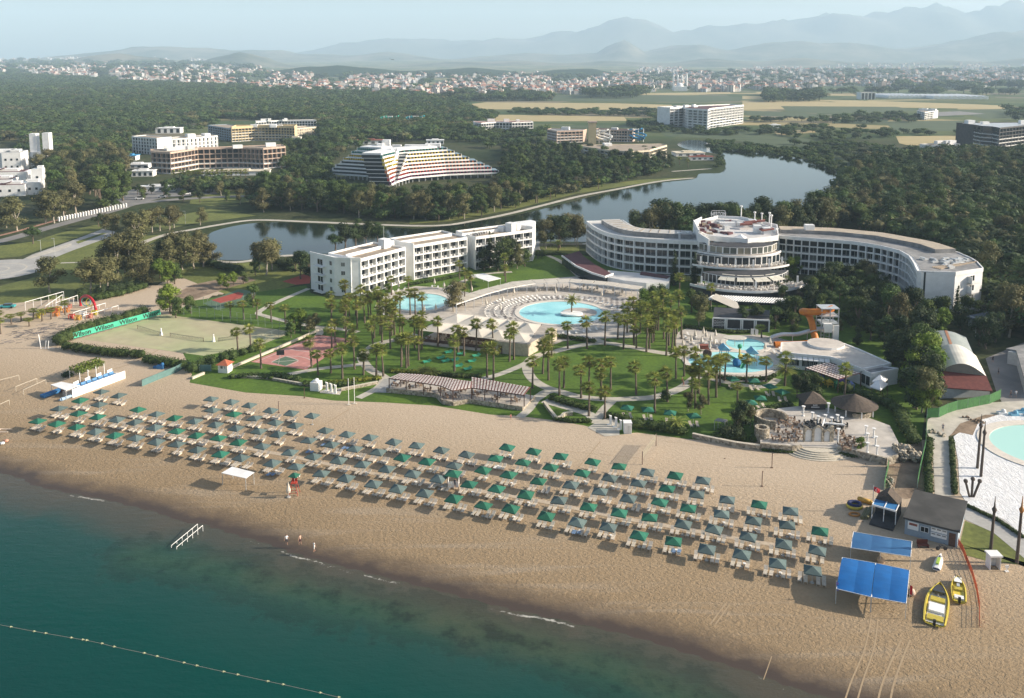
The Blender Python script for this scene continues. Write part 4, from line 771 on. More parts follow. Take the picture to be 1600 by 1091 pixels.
CELL = {}; fr_on = False
def cell(kind, mats):
 """unit-wide, unit-high meshes, x 0..1 along the bay, y inward, z 0..1"""
 if (kind, id(mats[0])) in CELL: return CELL[(kind, id(mats[0]))]
 b = MB()
 if kind == 'balcony':      # solid low parapet with hand rail and a dividing screen
  b.box((.5, .06, .0), (1, .12, .15)); b.box((.5, .05, .26), (.94, .05, .02), m=1); b.box((.06, .6, 0), (.03, .5, .4))
 elif kind == 'rail':
  b.box((.5, .04, .33), (1, .05, .03), m=1); b.box((.5, .04, .16), (1, .04, .02), m=1); b.box((.5, .06, 0), (1, .1, .07)); b.box((.3, .7, 0), (.14, .4, .26)); b.box((.66, .75, 0), (.13, .4, .24))
  for x in (.02, .5, .98): b.box((x, .05, 0), (.03, .05, .35), m=1)
 elif kind == 'door':
  b.box((.5, 0, .0), (.94, .05, .96))
 elif kind == 'doorframe':
  for x in (.03, .5, .97): b.box((x, -.03, 0), (.022, .07, .97), m=1)
  b.box((.5, -.03, .95), (.94, .08, .04), m=1)
 elif kind == 'window':
  b.box((.5, 0, 0), (1, .06, 1))
 elif kind == 'windowframe':
  for x in (.02, .5, .98): b.box((x, -.03, 0), (.05, .08, 1), m=1)
  for z in (0, .96): b.box((.5, -.035, z), (1.04, .1, .05), m=1)
 CELL[(kind, id(mats[0]))] = me = b.mesh(kind, mats); return me
def put(name, me, parent, loc, rz, sc, kind=None):
 o = bpy.data.objects.new(name, me); COL.objects.link(o); o.parent = parent; o.location = Vector(loc) - parent.location; o.rotation_euler = (0, 0, rz); o.scale = sc
 if name == 'window' and (fr_on or loc[1] < 380): f = bpy.data.objects.new('frame', cell('doorframe' if me.name.startswith('door') else 'windowframe', [W, W])); COL.objects.link(f); f.parent = o
 return o
def facade(e, pts, z0, nf, fh, back, wall=None, rec=1.5, fin=.28, par=1.0, bal='rail', gm=None, roof=None, door=(.12, .88), skip=None, limit=100, slab=.28, finm=None, band=None, rise=0.0, lip=.0):
 """bay grid: pts = front corners left to right; back = list of rear points right to left"""
 wall = wall or W; gm = gm or m_glass; top = z0 + nf * fh; inn = offs(pts, rec); w = MB(); n = len(pts) - 1
 w.prism(inn + back, z0, top + .12, 0, bottom=False)
 for k in range(nf + 1):
  z = z0 + k * fh; poly = offs(pts, -lip) + inn[::-1]
  w.prism(poly, z - (slab if k else 0) + .003 * k, z + .02 + .003 * k, 0)
 for i, p in enumerate(pts):
  a, b = V2(p), V2(inn[i]); d = (b - a).normalized(); w.seg(a - d * .06, b, fin, z0, top - .02, 0)
 cell_mats = [W if bal != 'tan' else wall, m_rail]
 # parapet all round and band over the top floor
 ring = pts + back
 for a, b in zip(ring, ring[1:] + ring[:1]): w.seg(a, b, .3, top - (slab if band is None else band), top + par, 0)
 w.build('wall', wall, e)
 r = MB(); r.prism(inn + back, top + .13, top + .22, 0); r.build('roof', roof or m_roof, e)
 bm = cell('rail' if bal == 'rail' else 'balcony', [W, m_rail]); dm = cell('door', [gm, W]); cnt = 0; xb = MB()
 for k in range(nf):
  for i in range(n):
   if skip and skip(i, k): continue
   a, b = V2(pts[i]), V2(pts[i + 1]); c, d = V2(inn[i]), V2(inn[i + 1]); rz = atan2(b.y - a.y, b.x - a.x); wd = (b - a).length; z = z0 + k * fh + .03
   if cnt < limit:
    if bal: put('balcony', bm, e, (a.x, a.y, z), rz, (wd, 1 if rec > 1.2 else .6, fh))
    q = c.lerp(d, door[0]); rz2 = atan2(d.y - c.y, d.x - c.x); put('window', dm, e, (q.x + sin(rz2) * .05, q.y - cos(rz2) * .05, z), rz2, ((d - c).length * (door[1] - door[0]), 1, fh - slab))
   else:
    q1, q2 = c.lerp(d, door[0]), c.lerp(d, door[1]); xb.seg(q1, q2, .12, z, z + fh * .86, 0)
   cnt += 1
 if xb.v: xb.build('window', gm, e, kind='stuff')
 return top
def windows(e, A, B, fr, zs, w, h, gm=None, proud=.04):
 A, B = V2(A), V2(B); rz = atan2(B.y - A.y, B.x - A.x); L_ = (B - A).length; me = cell('window', [gm or m_glass, W])
 for f in fr:
  for z in zs:
   q = A.lerp(B, f) - (B - A).normalized() * w / 2; put('window', me, e, (q.x + sin(rz) * proud, q.y - cos(rz) * proud, z), rz, (w, 1, h))
# --- straight white hotel: three stepped blocks
z1 = 12.3; A0 = P(484.5, 396, z1); A1 = P(522, 405, z1); A2 = P(547, 405.8, z1); f1a = P(563.5, 405.5, z1); f1b = P(633, 387.5, z1); f2a = P(647, 384.5, z1); f2b = P(729.6, 371.5, z1); f3a = P(743, 371.3, z1); f3b = P(832, 359.5, z1); e1 = P(839, 350, z1)
u = (V2(f1b) - V2(f1a)).normalized(); nrm = Vector((-u.y, u.x)); fh = 2.9
e = empty('hotel', (A1.x, A1.y, 0), 'long straight white four-storey hotel in three stepped blocks beside the small pool', 'hotel')
def block3(a, b, n, dep, name_='wall', nf=4, fhh=2.9, z0=0.2):
 pts = sub(a, b, n); t = (V2(b) - V2(a)).normalized(); nn = Vector((-t.y, t.x)); back = [tuple(V2(b) + nn * dep), tuple(V2(a) + nn * dep)]
 return facade(e, pts, z0, nf, fhh, back, par=.8, rec=1.6, door=(.06, .94))
block3(f1a, f1b, 6, 15); block3(f2a, f2b, 6, 16); block3(f3a, f3b, 6, 14)
w = MB()
def slabw(p, q, t, z0, z1_, m=0): w.seg(p, q, t, z0, z1_, m)
endp = [tuple(V2(A0)), tuple(V2(A1)), tuple(V2(A2)), tuple(V2(f1a) - u * .1), tuple(V2(f1a) - u * .1 + nrm * 14.6)]
w.prism(endp, 0, 12.05, 0)
for a, b in zip(endp, endp[1:-1]): w.seg(a, b, .3, 12, 12.95, 0)
w.prism([V2(A2) - nrm * .3, V2(A2) - nrm * .3 + u * 1.2, V2(A2) + nrm * 1.5 + u * 1.2, V2(A2) + nrm * 1.5], 0, 12.9, 0)
w.build('wall', W, e); w = MB(); w.prism([V2(f2a) - u * .3, V2(f2a) - u * .02, V2(f2a) + nrm * 15 - u * .02, V2(f2a) + nrm * 15 - u * .3], 0, 13.2, 0)
w.build('wall', W, e); w = MB(); w.prism([V2(f3b) + u * .2, V2(e1) - u * 1.0, V2(e1) + nrm * 3, V2(f3b) + nrm * 13 + u * .2], 0, 13.6, 0); w.build('wall', W, e)
t = (V2(A1) - V2(A0)).normalized(); windows(e, A0, A1, [.86], [1.2, 4.1, 7.0, 9.9], 1.2, 1.5); windows(e, A1, A2, [.55], [1.2, 4.1, 7.0, 9.9], 1.4, 1.4)
bm = cell('rail', [W, m_rail]); rzE = atan2(t.y, t.x)
for k in range(4):
 q = V2(A0).lerp(V2(A1), .28); o = Vector((t.y, -t.x)); z = .3 + k * 2.9; b = MB(); b.prism([q + o * .1, q + t * 4.6 + o * .1, q + t * 4.6 + o * 1.7, q + o * 1.7], z - .15, z + .05); b.prism([q + o * 1.62, q + t * 4.6 + o * 1.62, q + t * 4.6 + o * 1.7, q + o * 1.7], z + .8, z + .95); b.build('balcony', W, e)
 windows(e, V2(A0), V2(A1), [.42], [z + .05], 3.0, 2.2)
b = MB()
for (a, b_, dd) in ((f1a, f1b, 9.0), (f2a, f2b, 9.5), (f3a, f3b, 8.5)):     # white spine wall and low roof upstands
 b.seg(V2(a) + nrm * (dd - 2.2), V2(b_) + nrm * (dd - 2.2), .5, 12, 13.1)
b.build('roof_upstand', W, e); b = MB()
for q, s in ((V2(f1b) + nrm * 7 - u * 3, (3, 3, 3.2)), (V2(f1b) + nrm * 7, (2, 2, 2.0)), (V2(f3b) + nrm * 6 - u * 6, (3, 3, 3.4)), (V2(f3b) + nrm * 6 - u * 2, (2.4, 2.4, 2.6)), (V2(f3b) + nrm * 9 - u * 8, (2, 2, 2))): b.box((q.x, q.y, 12), s, atan2(u.y, u.x))
b.build('roof_hut', W, e); b = MB()
for k in range(30):
 q = V2(f3a) + u * (3 + k * .7) + nrm * (2.6 + (k % 2)); b.box((q.x, q.y, 12.1), (.5, 1.2, .7), atan2(u.y, u.x), 0, 0)
b.build('solar_panel', m_groof, e); b = MB(); q = V2(f1b) + nrm * 10; b.tube((q.x, q.y, 12), (q.x, q.y, 19), .06); b.build('mast', m_rail, e)
# --- curved hotel, west wing
zc = 12.6; top = [P(x, y, zc) for x, y in [(916.6, 346.3), (926, 353.5), (938, 360.5), (950, 364.8), (962, 367.8), (974, 370), (990.8, 371.9), (1007.7, 373.4), (1025, 374.5), (1043, 375.4), (1061, 376.2), (1080, 377), (1099, 377.8)]]
def resample(pts, n):
 pts = [V2(p) for p in pts]; L_ = [0]
 for a, b in zip(pts, pts[1:]): L_.append(L_[-1] + (b - a).length)
 out = []
 for i in range(n + 1):
  s = L_[-1] * i / n; k = max(j for j in range(len(L_)) if L_[j] <= s + 1e-6); k = min(k, len(pts) - 2); out.append(tuple(pts[k].lerp(pts[k + 1], (s - L_[k]) / max(1e-6, L_[k + 1] - L_[k]))))
 return out
ww = resample(top, 15)
e = empty('hotel', (ww[7][0], ww[7][1], 0), 'white curved hotel wing bowing outward, left of the round terraces', 'hotel')
facade(e, ww, .1, 4, 3.0, offs(ww, 15)[::-1], par=.75, rec=1.15, fin=.42, bal='balcony', roof=mat('pale roof', (.55, .53, .5), None, .4), door=(.04, .96), slab=.3, band=.75)
inn = offs(ww, 5); out_ = offs(ww, 12.5); b = MB()
for i in range(1, 14): b.prism([inn[i], inn[i + 1], out_[i + 1], out_[i]], 12.2, 14.0 + .002 * (i % 2), 0, 1)
b.build('clerestory', [m_groof, mat('roof sheet', (.50, .48, .44), (.40, .38, .35), .8, .7)], e); b = MB()
for i in range(2, 14):
 a = V2(inn[i]).lerp(V2(out_[i]), .5); b.box((a.x, a.y, 14), (.25, 5.5, .15), atan2(inn[i + 1][1] - inn[i][1], inn[i + 1][0] - inn[i][0]))
b.build('roof_rib', m_roof, e); q = V2(inn[13]); b = MB(); b.tube((q.x, q.y + 1, 12.3), (q.x, q.y + 1, 14.4), 1.1, 10); b.tube((q.x + 3, q.y + 1, 12.3), (q.x + 3, q.y + 1, 14.6), .9, 10); b.build('water_tank', m_rail, e)
b = MB(); pod = [(P(x, y, 3.2)) for x, y in [(878, 400), (900, 416), (925, 427), (945, 433), (958, 428), (930, 413), (912, 400), (905, 392)]]; b.prism(pod, 0, 3.1, 0, 1); b.build('annex', [m_gdark, m_darkred], e); b = MB()
for a, c in zip(pod[:4], pod[1:5]): b.seg(a, c, .4, 2.9, 3.5)
b.build('eaves', W, e)
b = MB(); pd = [P(x, y, 3.0) for x, y in [(950, 422), (1000, 426), (1048, 430), (1045, 440), (1010, 442), (975, 438), (948, 432)]]; b.prism(pd, 0, 2.9, 0, 1); b.build('annex', [W, mat('white roof sheet', (.60, .58, .55), None, .5)], e)
b = MB(); pd = [P(x, y, 3.3) for x, y in [(1002, 424), (1046, 431), (1042, 434), (1000, 428)]]; b.prism(pd, 2.8, 3.3, 0); b.build('annex_roof', m_darkred, e)
# --- curved hotel, east wing
topE = [P(x, y, 13) for x, y in [(1205, 368.6), (1216, 370), (1241.6, 372.6), (1286.6, 376), (1333.6, 379.5), (1375, 386), (1405, 393.5), (1420, 402), (1428, 414), (1433.4, 426.4)]]
we = resample(topE, 28); bk = resample([P(x, y, 13) for x, y in [(1535.8, 421.7), (1523.6, 408.6), (1493.5, 395.4), (1461.6, 385), (1380, 370), (1303, 362.5), (1216, 359.5)]], 20); se = P(1492.6, 428.3, 13)
e = empty('hotel', (we[14][0], we[14][1], 0), 'white curved hotel wing bending round to the right with a blank white end wall', 'hotel')
facade(e, we, -.6, 5, 2.75, [tuple(se)[:2]] + bk, par=.5, rec=1.15, fin=.36, bal='balcony', roof=m_groof, door=(.04, .96), slab=.3, band=.75, limit=100)
c1, c2_ = V2(we[-1]).lerp(V2(se), .17), V2(we[-1]).lerp(V2(se), .22); dd = (V2(se) - V2(we[-1])).normalized(); nn = Vector((dd.y, -dd.x)); b = MB(); b.prism([c1 + nn * .25, c2_ + nn * .25, c2_ + nn * .1, c1 + nn * .1], 1, 13.3); b.build('stair_window', m_gdark, e)
be = V2(bk[0]); dse = (be - V2(se)).normalized(); nse = Vector((dse.y, -dse.x))
for z in (3.5, 6.5, 9.5):
 a = V2(se) + dse * 5.6; b = MB(); b.prism([a, a + dse * 3.6, a + dse * 3.6 + nse * 1.6, a + nse * 1.6], z, z + .2); b.prism([a + nse * 1.5, a + dse * 3.6 + nse * 1.5, a + dse * 3.6 + nse * 1.6, a + nse * 1.6], z, z + 1.1); b.prism([a, a + dse * .15, a + dse * .15 + nse * 1.6, a + nse * 1.6], z, z + 2.2); b.build('balcony', W, e)
 windows(e, V2(se), be, [.62], [z + .3], 2.2, 2.0)
b = MB(); i2 = offs(we, 6.5); o2 = [V2(p) for p in bk[::-1]]
for i in range(22):
 t0, t1 = i / 22, (i + 1) / 22; q = lambda t_: V2(we[0]).lerp(V2(we[0]), 0) if False else (V2(bk[::-1][min(20, int(t_ * 20 * .72))]))
 j0, j1 = min(20, i * 15 / 22), min(20, (i + 1) * 15 / 22)
 def bp_(j): k = int(j); return V2(bk[::-1][k]).lerp(V2(bk[::-1][min(20, k + 1)]), j - k)
 A_, B_ = bp_(j0), bp_(j1); t_ = (B_ - A_).normalized(); n_ = Vector((-t_.y, t_.x)); A2_, B2_ = A_ - n_ * .8, B_ - n_ * .8
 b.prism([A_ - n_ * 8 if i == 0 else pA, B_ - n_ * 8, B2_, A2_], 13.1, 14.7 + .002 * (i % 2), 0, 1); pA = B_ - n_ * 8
b.build('clerestory', [m_groof, mat('sunlit roof sheet', (.46, .38, .28), (.36, .30, .23), .5, .7)], e)  # tan sheet, browner than on the west wing
b = MB(); rr = random.Random(4)
for k in range(50):
 a = V2(we[22]).lerp(se.xy if hasattr(se, 'xy') else V2(se), rr.random() * .9).lerp(V2(bk[3]), rr.uniform(.15, .85)); b.box((a.x, a.y, 13.4), (rr.uniform(.8, 2.4), rr.uniform(.4, 1), rr.uniform(.2, .8)), rr.choice((.3, .35, 1.9)))
b.build('roof_plant', m_rail, e); b = MB()
for k in range(5):
 a = V2(we[24]).lerp(V2(se), .45 + k * .05); b.seg(a, V2(bk[2]), .18, 13.4, 13.75)
b.build('roof_pipe', m_roof, e); q = P(1264, 366, 13); b = MB(); b.box((q.x, q.y, 13), (3.2, 2.6, 3.6)); b.build('roof_hut', W, e)
# --- round terraces in the middle
TC_ = Vector((78, 304))
e = empty('hotel', (78, 300, 0), 'round white hotel centre with stacked curved terraces and a rooftop sign', 'hotel')
def arc(c, r, a0, a1, n): return [(c[0] + r * cos(radians(a0 + (a1 - a0) * i / n)), c[1] + r * sin(radians(a0 + (a1 - a0) * i / n))) for i in range(n + 1)]
def terrace(c, r, a0, a1, z, zt, ceil_r, wallr, nwin, gm, up=.5, wm=None):
 b = MB(); a = arc(c, r, a0, a1, 28); b.prism(a, z - .45, z, 0, 1); b.build('terrace_slab', [W, mat('terrace floor', (.42, .36, .30), (.33, .28, .24), .8)], e)
 b = MB()
 for p, q in zip(a, a[1:]): b.seg(p, q, .22, z - .47, z + up)
 b.build('terrace_parapet', W, e); g_ = arc(c, wallr, a0 - 4, a1 + 4, nwin); b = MB(); b.prism(g_, z, zt, 0); b.build('core', wm or m_dkgrey, e)
 for p, q in zip(g_, g_[1:]):
  p, q = V2(p), V2(q); rz = atan2(q.y - p.y, q.x - p.x); put('window', cell('window', [gm, W]), e, (p.x + sin(rz) * .1, p.y - cos(rz) * .1, z + .1), rz, ((q - p).length, 1, zt - z - .25))
b = MB(); g0 = arc((76.8, 288), 22.9, 215, 325, 20); b.prism(g0, 0, 3.8); b.build('podium', m_dkgrey, e)
terrace((76.8, 288), 23.3, 216, 331, 4.5, 7.6, 0, 16.5, 12, m_gdark, .3)
terrace((78, 304.7), 24, 226, 312, 8.1, 11.0, 0, 19.5, 7, m_gdark, .12)
terrace((78.5, 302), 17, 212, 329, 11.4, 14.0, 0, 15.2, 7, m_curt, .12)
b = MB()
for c, r, a0, a1, z, zt, n in (((78, 304.7), 23.4, 228, 310, 8.1, 10.8, 5), ((76.8, 288), 22, 220, 322, 4.5, 7.4, 2)):
 for p in arc(c, r - .6, a0 + 4, a1 - 4, n): b.box((p[0], p[1], z), (.5, .5, zt - z))
b.build('column', W, e)
# top storey: angular white fascia and open roof
zt = 15.2; fas = [P(x, y, zt) for x, y in [(1108, 369), (1168, 374.5), (1216, 369), (1214, 352), (1160, 340), (1122, 338), (1095, 345), (1084, 358)]]
b = MB(); b.prism(fas, 14.0, 14.6, 0, 1)
for p, q in zip(fas, fas[1:] + fas[:1]): b.seg(p, q, .35, 13.6, zt + .3)
b.build('fascia', [W, mat('top roof', (.60, .58, .56), (.5, .48, .46), .3)], e)
g_ = [P(x, y, 11.5) for x, y in [(1110, 394), (1168, 400), (1214, 394)]]; b = MB(); dr = [P(x, y, 17.2) for x, y in [(1084, 345), (1096, 339), (1120, 338), (1158, 340), (1186, 344), (1214, 352)]]
for p, q in zip(dr, dr[1:]): b.seg(p, q, .4, 13.8, 17.2 if p.x < 70 else 16)
q0 = [P(x, y, 16.4) for x, y in [(1084, 346), (1092, 362), (1108, 372)]]
for p, q in zip(q0, q0[1:]): b.seg(p, q, .45, 11, 17 if p is q0[0] else 16)
b.build('drum_wall', W, e); b = MB(); rr = random.Random(9)
for k in range(46):
 q = P(rr.uniform(1092, 1142), rr.uniform(349, 366), 14.8); b.box((q.x, q.y, 14.6), (rr.uniform(1, 3), rr.uniform(.5, 2), rr.uniform(.3, 1.6)), rr.uniform(0, 3), rr.choice((0, 0, 1, 2)))
b.build('roof_plant', [m_darkred, m_rail, m_roof], e); b = MB()
for x, y, s in [(1183, 362, (2.6, 2.4, 2.8)), (1198, 364, (2.8, 2.4, 2.4)), (1160, 352, (4, 2, 1.6)), (1176, 350, (3, 3, 2)), (1136, 352, (6, 2, 1.6))]:
 q = P(x, y, 15); b.box((q.x, q.y, 14.6), s)
b.build('roof_hut', W, e); b = MB()
for x, y in [(1172, 349), (1166, 352), (1198, 360), (1186, 347)]: q = P(x, y, 16); b.box((q.x, q.y, 16.2), (4.4, 3, .5), rr.uniform(-.3, .3), 0, .12)
b.build('small_roof', m_redroof, e); b = MB()
for x, y in [(1179, 345), (1190, 347), (1205, 350), (1202, 346), (1158, 335)]: q = P(x, y, 16); b.tube((q.x, q.y, 14), (q.x, q.y, 19), .22); b.cone((q.x, q.y), .5, 19, 19.5, 8, 0, .5)
b.build('chimney', W, e); b = MB(); p = P(1157, 371, 14.8); b.cone((p.x, p.y - 0), 2.6, 14.65, 16, 4, 0, rz=.3); b.build('skylight', W, e)
b = MB(); l, r_ = P(1112, 340, 17.4), P(1133, 340, 17.4); b.box(((l.x + r_.x) / 2, l.y + .3, 19.9), (r_.x - l.x, .12, .14))
for x in (l.x, r_.x): b.box((x, l.y + .3, 16.8), (.14, .12, 3.1))
b.box(((l.x + r_.x) / 2, l.y + .3, 17.4), (r_.x - l.x, .12, .14)); sg = b.build('sign_frame', W, e)
def text(body, size, loc, rz, m, parent, rx=pi / 2, name='lettering', ext=.02, align='CENTER', sx=1.0):
 cu = bpy.data.curves.new(name, 'FONT'); cu.body = body; cu.size = size; cu.extrude = ext; cu.align_x = align; cu.align_y = 'CENTER'; cu.resolution_u = 2; cu.offset = size * .018
 o = bpy.data.objects.new(name, cu); me = bpy.data.meshes.new_from_object(o); bpy.data.objects.remove(o); me.materials.append(m)
 o = bpy.data.objects.new(name, me); COL.objects.link(o); o.parent = parent; root = parent; off = Vector((0, 0, 0))
 while root is not None: off += root.location; root = root.parent
 o.location = Vector(loc) - off; o.rotation_euler = (rx, 0, rz); o.scale = (sx, 1, 1); return o
m_sign = mat('sign letters', (.75, .75, .75)); text('NERTON', 2.0, ((l.x + r_.x) / 2, l.y + .1, 18.7), 0, m_sign, e, sx=.72)
# awnings
aw = arc((76.8, 288), 19.5, 236, 308, 4); aw2 = arc((76.8, 288), 15.0, 236, 308, 4)
for p, q, r1, r2 in zip(aw, aw[1:], aw2, aw2[1:]):
 p, q, r1, r2 = V2(p), V2(q), V2(r1), V2(r2); b = MB(); a_, b__ = p.lerp(q, .06), p.lerp(q, .94); c_, d_ = r1.lerp(r2, .06), r1.lerp(r2, .94)
 for i in range(2):
  f0, f1 = i / 2 + .01, (i + 1) / 2 - .01; b.add([(*a_.lerp(b__, f0), 6.7), (*a_.lerp(b__, f1), 6.7), (*c_.lerp(d_, f1), 7.7), (*c_.lerp(d_, f0), 7.7), (*a_.lerp(b__, f0), 6.62), (*a_.lerp(b__, f1), 6.62), (*c_.lerp(d_, f1), 7.62), (*c_.lerp(d_, f0), 7.62)], [(0, 1, 2, 3), (7, 6, 5, 4), (0, 4, 5, 1), (1, 5, 6, 2), (3, 7, 4, 0)])
 b.build('awning', mat('awning canvas', (.62, .58, .48), None, 1), e); b = MB(); b.tube((*a_, 4.5), (*a_, 6.7), .06); b.tube((*b__, 4.5), (*b__, 6.7), .06); b.build('awning_post', m_rail, e)
# --- low dark building and striped pergola at the foot
ld = [P(x, y, 3.4) for x, y in [(1114, 497), (1202, 501), (1203, 486), (1116, 481)]]
e = empty('bar_building', (ld[0].x, ld[0].y, 0), 'low dark bar building with white framed panels below the round terraces', 'bar')
b = MB(); b.prism(ld, 0, 3.3, 0); b.build('wall', m_dkgrey, e); b = MB(); b.prism([V2(p) for p in ld], 3.3, 3.6); b.build('roof', m_dkgrey, e)
dl = (V2(ld[1]) - V2(ld[0])); L0 = dl.length; dn = dl.normalized(); on = Vector((dn.y, -dn.x)); b = MB()
for f in (0, .22, .25, .5, .53, .74, .77, 1): q = V2(ld[0]) + dl * f + on * .12; b.box((q.x, q.y, 0), (.35, .2, 3.5), atan2(dn.y, dn.x))
b.seg(V2(ld[0]) + on * .1, V2(ld[1]) + on * .1, .3, 3.25, 3.62)
for a, c in ((.25, .5), (.53, .74)): b.seg(V2(ld[0]) + dl * a + on * .1, V2(ld[0]) + dl * c + on * .1, .22, .3, .6)
b.build('white_frame', W, e); b = MB()
for r in range(4):
 for k in range(8): q = V2(ld[0]) + dl * (.03 + k * .024) + on * .14; b.box((q.x, q.y, 1.2 + r * .45), (.35, .08, .12), atan2(dn.y, dn.x), 0, .5 * (-1) ** k)
b.build('wave_panel', W, e); rr = random.Random(3)
pg = [P(x, y, 3.6) for x, y in [(1104, 468), (1222, 474), (1223, 466), (1108, 460)]]
e = empty('pergola', (pg[0].x, pg[0].y, 0), 'white slatted pergola under the lowest curved terrace', 'pergola'); b = MB(); dl = V2(pg[1]) - V2(pg[0]); dn = dl.normalized(); dd_ = (V2(pg[3]) - V2(pg[0]))
for k in range(30): q = V2(pg[0]) + dl * (k / 29); b.seg(q, q + dd_ + dn * 1.4, .45, 3.4 + .001 * k, 3.55 + .001 * k)
b.build('slat', W, e); b = MB(); b.seg(V2(pg[0]), V2(pg[1]), .2, 3.15, 3.38); b.seg(V2(pg[0]) + dd_, V2(pg[1]) + dd_, .2, 3.15, 3.38); b.build('beam', m_dkgrey, e)
for k in range(8): q = V2(pg[0]) + dl * (k / 7); b = MB(); b.box((q.x, q.y, 0), (.2, .2, 3.2)); b.build('post', m_dkgrey, e)
cp = [P(x, y, 3.9) for x, y in [(1112, 468), (1158, 483), (1152, 473), (1118, 462)]]; b = MB(); b.add([(p.x, p.y, z) for p, z in zip(cp, (4.2, 3.2, 4.0, 4.6))] + [(p.x, p.y, z - .06) for p, z in zip(cp, (4.2, 3.2, 4.0, 4.6))], [(0, 1, 2, 3), (7, 6, 5, 4), (0, 4, 5, 1), (1, 5, 6, 2), (2, 6, 7, 3), (3, 7, 4, 0)]); b.tube((cp[1].x, cp[1].y, 0), (cp[1].x, cp[1].y, 3.2), .06); b.tube((cp[0].x, cp[0].y, 0), (cp[0].x, cp[0].y, 4.1), .06)
b.build('shade_sail', mat('canvas', (.62, .56, .46), (.54, .48, .4), .6), label='sagging beige shade sail over the dark bar building', cat='shade sail')
# patio chairs and tables on the terraces
m_fur = mat('white furniture', (.68, .64, .58), None, 2)
def set_mesh():
 b = MB(); b.box((0, 0, .7), (.85, .85, .05)); b.box((0, 0, 0), (.12, .12, .7))
 for a in range(4):
  t = a * pi / 2; x, y = cos(t) * .8, sin(t) * .8; b.box((x, y, .4), (.45, .45, .06), t); b.box((x + cos(t) * .2, y + sin(t) * .2, .4), (.06, .45, .5), t)
  for s in (-.18, .18): b.box((x - sin(t) * s, y + cos(t) * s, 0), (.05, .05, .4), t)
 return b.mesh('dining_set', m_fur)
SETM = set_mesh(); nset = [0]
def dining(pts, z, where, cat='dining set'):
 for i, p in enumerate(pts):
  o = bpy.data.objects.new('dining_set', SETM); COL.objects.link(o); o.location = (p[0], p[1], z); o.rotation_euler = (0, 0, R.uniform(0, 1.5)); tag(o, 'white dining set, %s from the left %s' % (nth(i + 1), where), cat, 'table sets ' + where)
dining(arc((76.8, 288), 22.0, 224, 322, 18), 4.52, 'at the rim of the lowest curved terrace'); dining(arc((76.8, 288), 19.9, 228, 316, 14), 4.52, 'in the inner row of the lowest curved terrace')
dining(arc((78, 304.7), 22.6, 232, 308, 14), 8.12, 'along the middle curved terrace')
# --- distant hotels
def far_hotel(label, front, h, nf, dep, nb, wall, y_is_top=True, rec=.9, roof=None, gm=None, bal='balcony', name='hotel', huts=3, seed=1, fin=.3, par=.7, door=(.12, .88), limit=70):
 """front: list of photo points along the top edge of the facade"""
 pts = [P(x, y, h) for x, y in front]; tot = sum((V2(b) - V2(a)).length for a, b in zip(pts, pts[1:])); g = []
 for a, b in zip(pts, pts[1:]):
  k = max(1, round(nb * (V2(b) - V2(a)).length / tot)); s = sub(a, b, k); g += s if not g else s[1:]
 c = g[len(g) // 2]; e = empty(name, (c[0], c[1], 0), label, 'hotel'); back = [(x, y) for x, y in offs([g[0], g[-1]], dep)][::-1]
 facade(e, g, 0, nf, h / nf, back, wall, rec=rec, bal=bal, roof=roof or m_roof, gm=gm, fin=fin, par=par, limit=limit, door=door, slab=.6)
 rr = random.Random(seed); b = MB()
 for k in range(huts):
  q = V2(g[0]).lerp(V2(g[-1]), rr.uniform(.1, .9)) + (V2(back[1]) - V2(g[0])) * rr.uniform(.3, .7); b.box((q.x, q.y, h), (rr.uniform(3, 8), rr.uniform(3, 6), rr.uniform(2, 3.5)), atan2(g[-1][1] - g[0][1], g[-1][0] - g[0][0]))
 if b.v: b.build('roof_hut', W, e)
 return e
far_hotel('brown zigzag hotel with rows of balconies behind a line of tall palms', [(236, 238), (266, 239.5), (309, 233), (345, 232), (372, 231.5), (411, 233), (446, 230)], 14.5, 4, 16, 30, m_tan, huts=6, seed=3, rec=1.6)
far_hotel('white and blue-shaded hotel with square windows, left of the brown hotel roof', [(206, 214), (245, 217)], 13.5, 5, 14, 9, W, bal=None, huts=0, seed=4, rec=.5, door=(.25, .75))
far_hotel('low white wing with dark windows above the brown hotel roof', [(245, 219), (290, 217), (340, 213)], 10, 3, 12, 14, W, bal=None, huts=3, seed=5, rec=.4, door=(.3, .7))
far_hotel('yellow and white hotel with orange balcony bays under the far forest', [(362, 201), (398, 199), (434, 199), (460, 200)], 13, 5, 24, 20, m_ochre, huts=4, seed=6, par=1.8, rec=1.2)
far_hotel('long cream hotel with round windows and a white end block', [(430, 203), (460, 202), (494, 199)], 8.5, 3, 18, 14, m_cream, bal=None, huts=2, seed=7, rec=.4, door=(.35, .65))
far_hotel('blue-grey glazed hotel block left of the yellow hotel', [(325, 196.5), (360, 202)], 12, 5, 20, 10, mat('blue grey render', (.30, .36, .42), None, 1), bal=None, huts=0, seed=8, rec=.5)
far_hotel('white upper hotel with a row of roof stacks at the forest edge', [(400, 191), (440, 189), (494, 189)], 11, 4, 16, 22, W, huts=4, seed=9, limit=40)
far_hotel('white hotel with red roof terraces beyond the striped pyramid hotel', [(742, 192), (752, 193), (775, 191.5), (800, 192), (833, 191)], 12.5, 4, 16, 22, W, roof=m_redroof, huts=3, seed=10, limit=60)
far_hotel('dark brown gabled hotel beside the wooden tower', [(855, 203), (870, 206), (911, 204.5)], 11, 4, 14, 14, m_tan, roof=m_groof, huts=1, seed=11, limit=50)
far_hotel('brown hotel with dark red roof right of the wooden tower', [(930, 203), (988, 204.5)], 11, 4, 14, 14, m_tan, roof=m_darkred, huts=1, seed=12, limit=50)
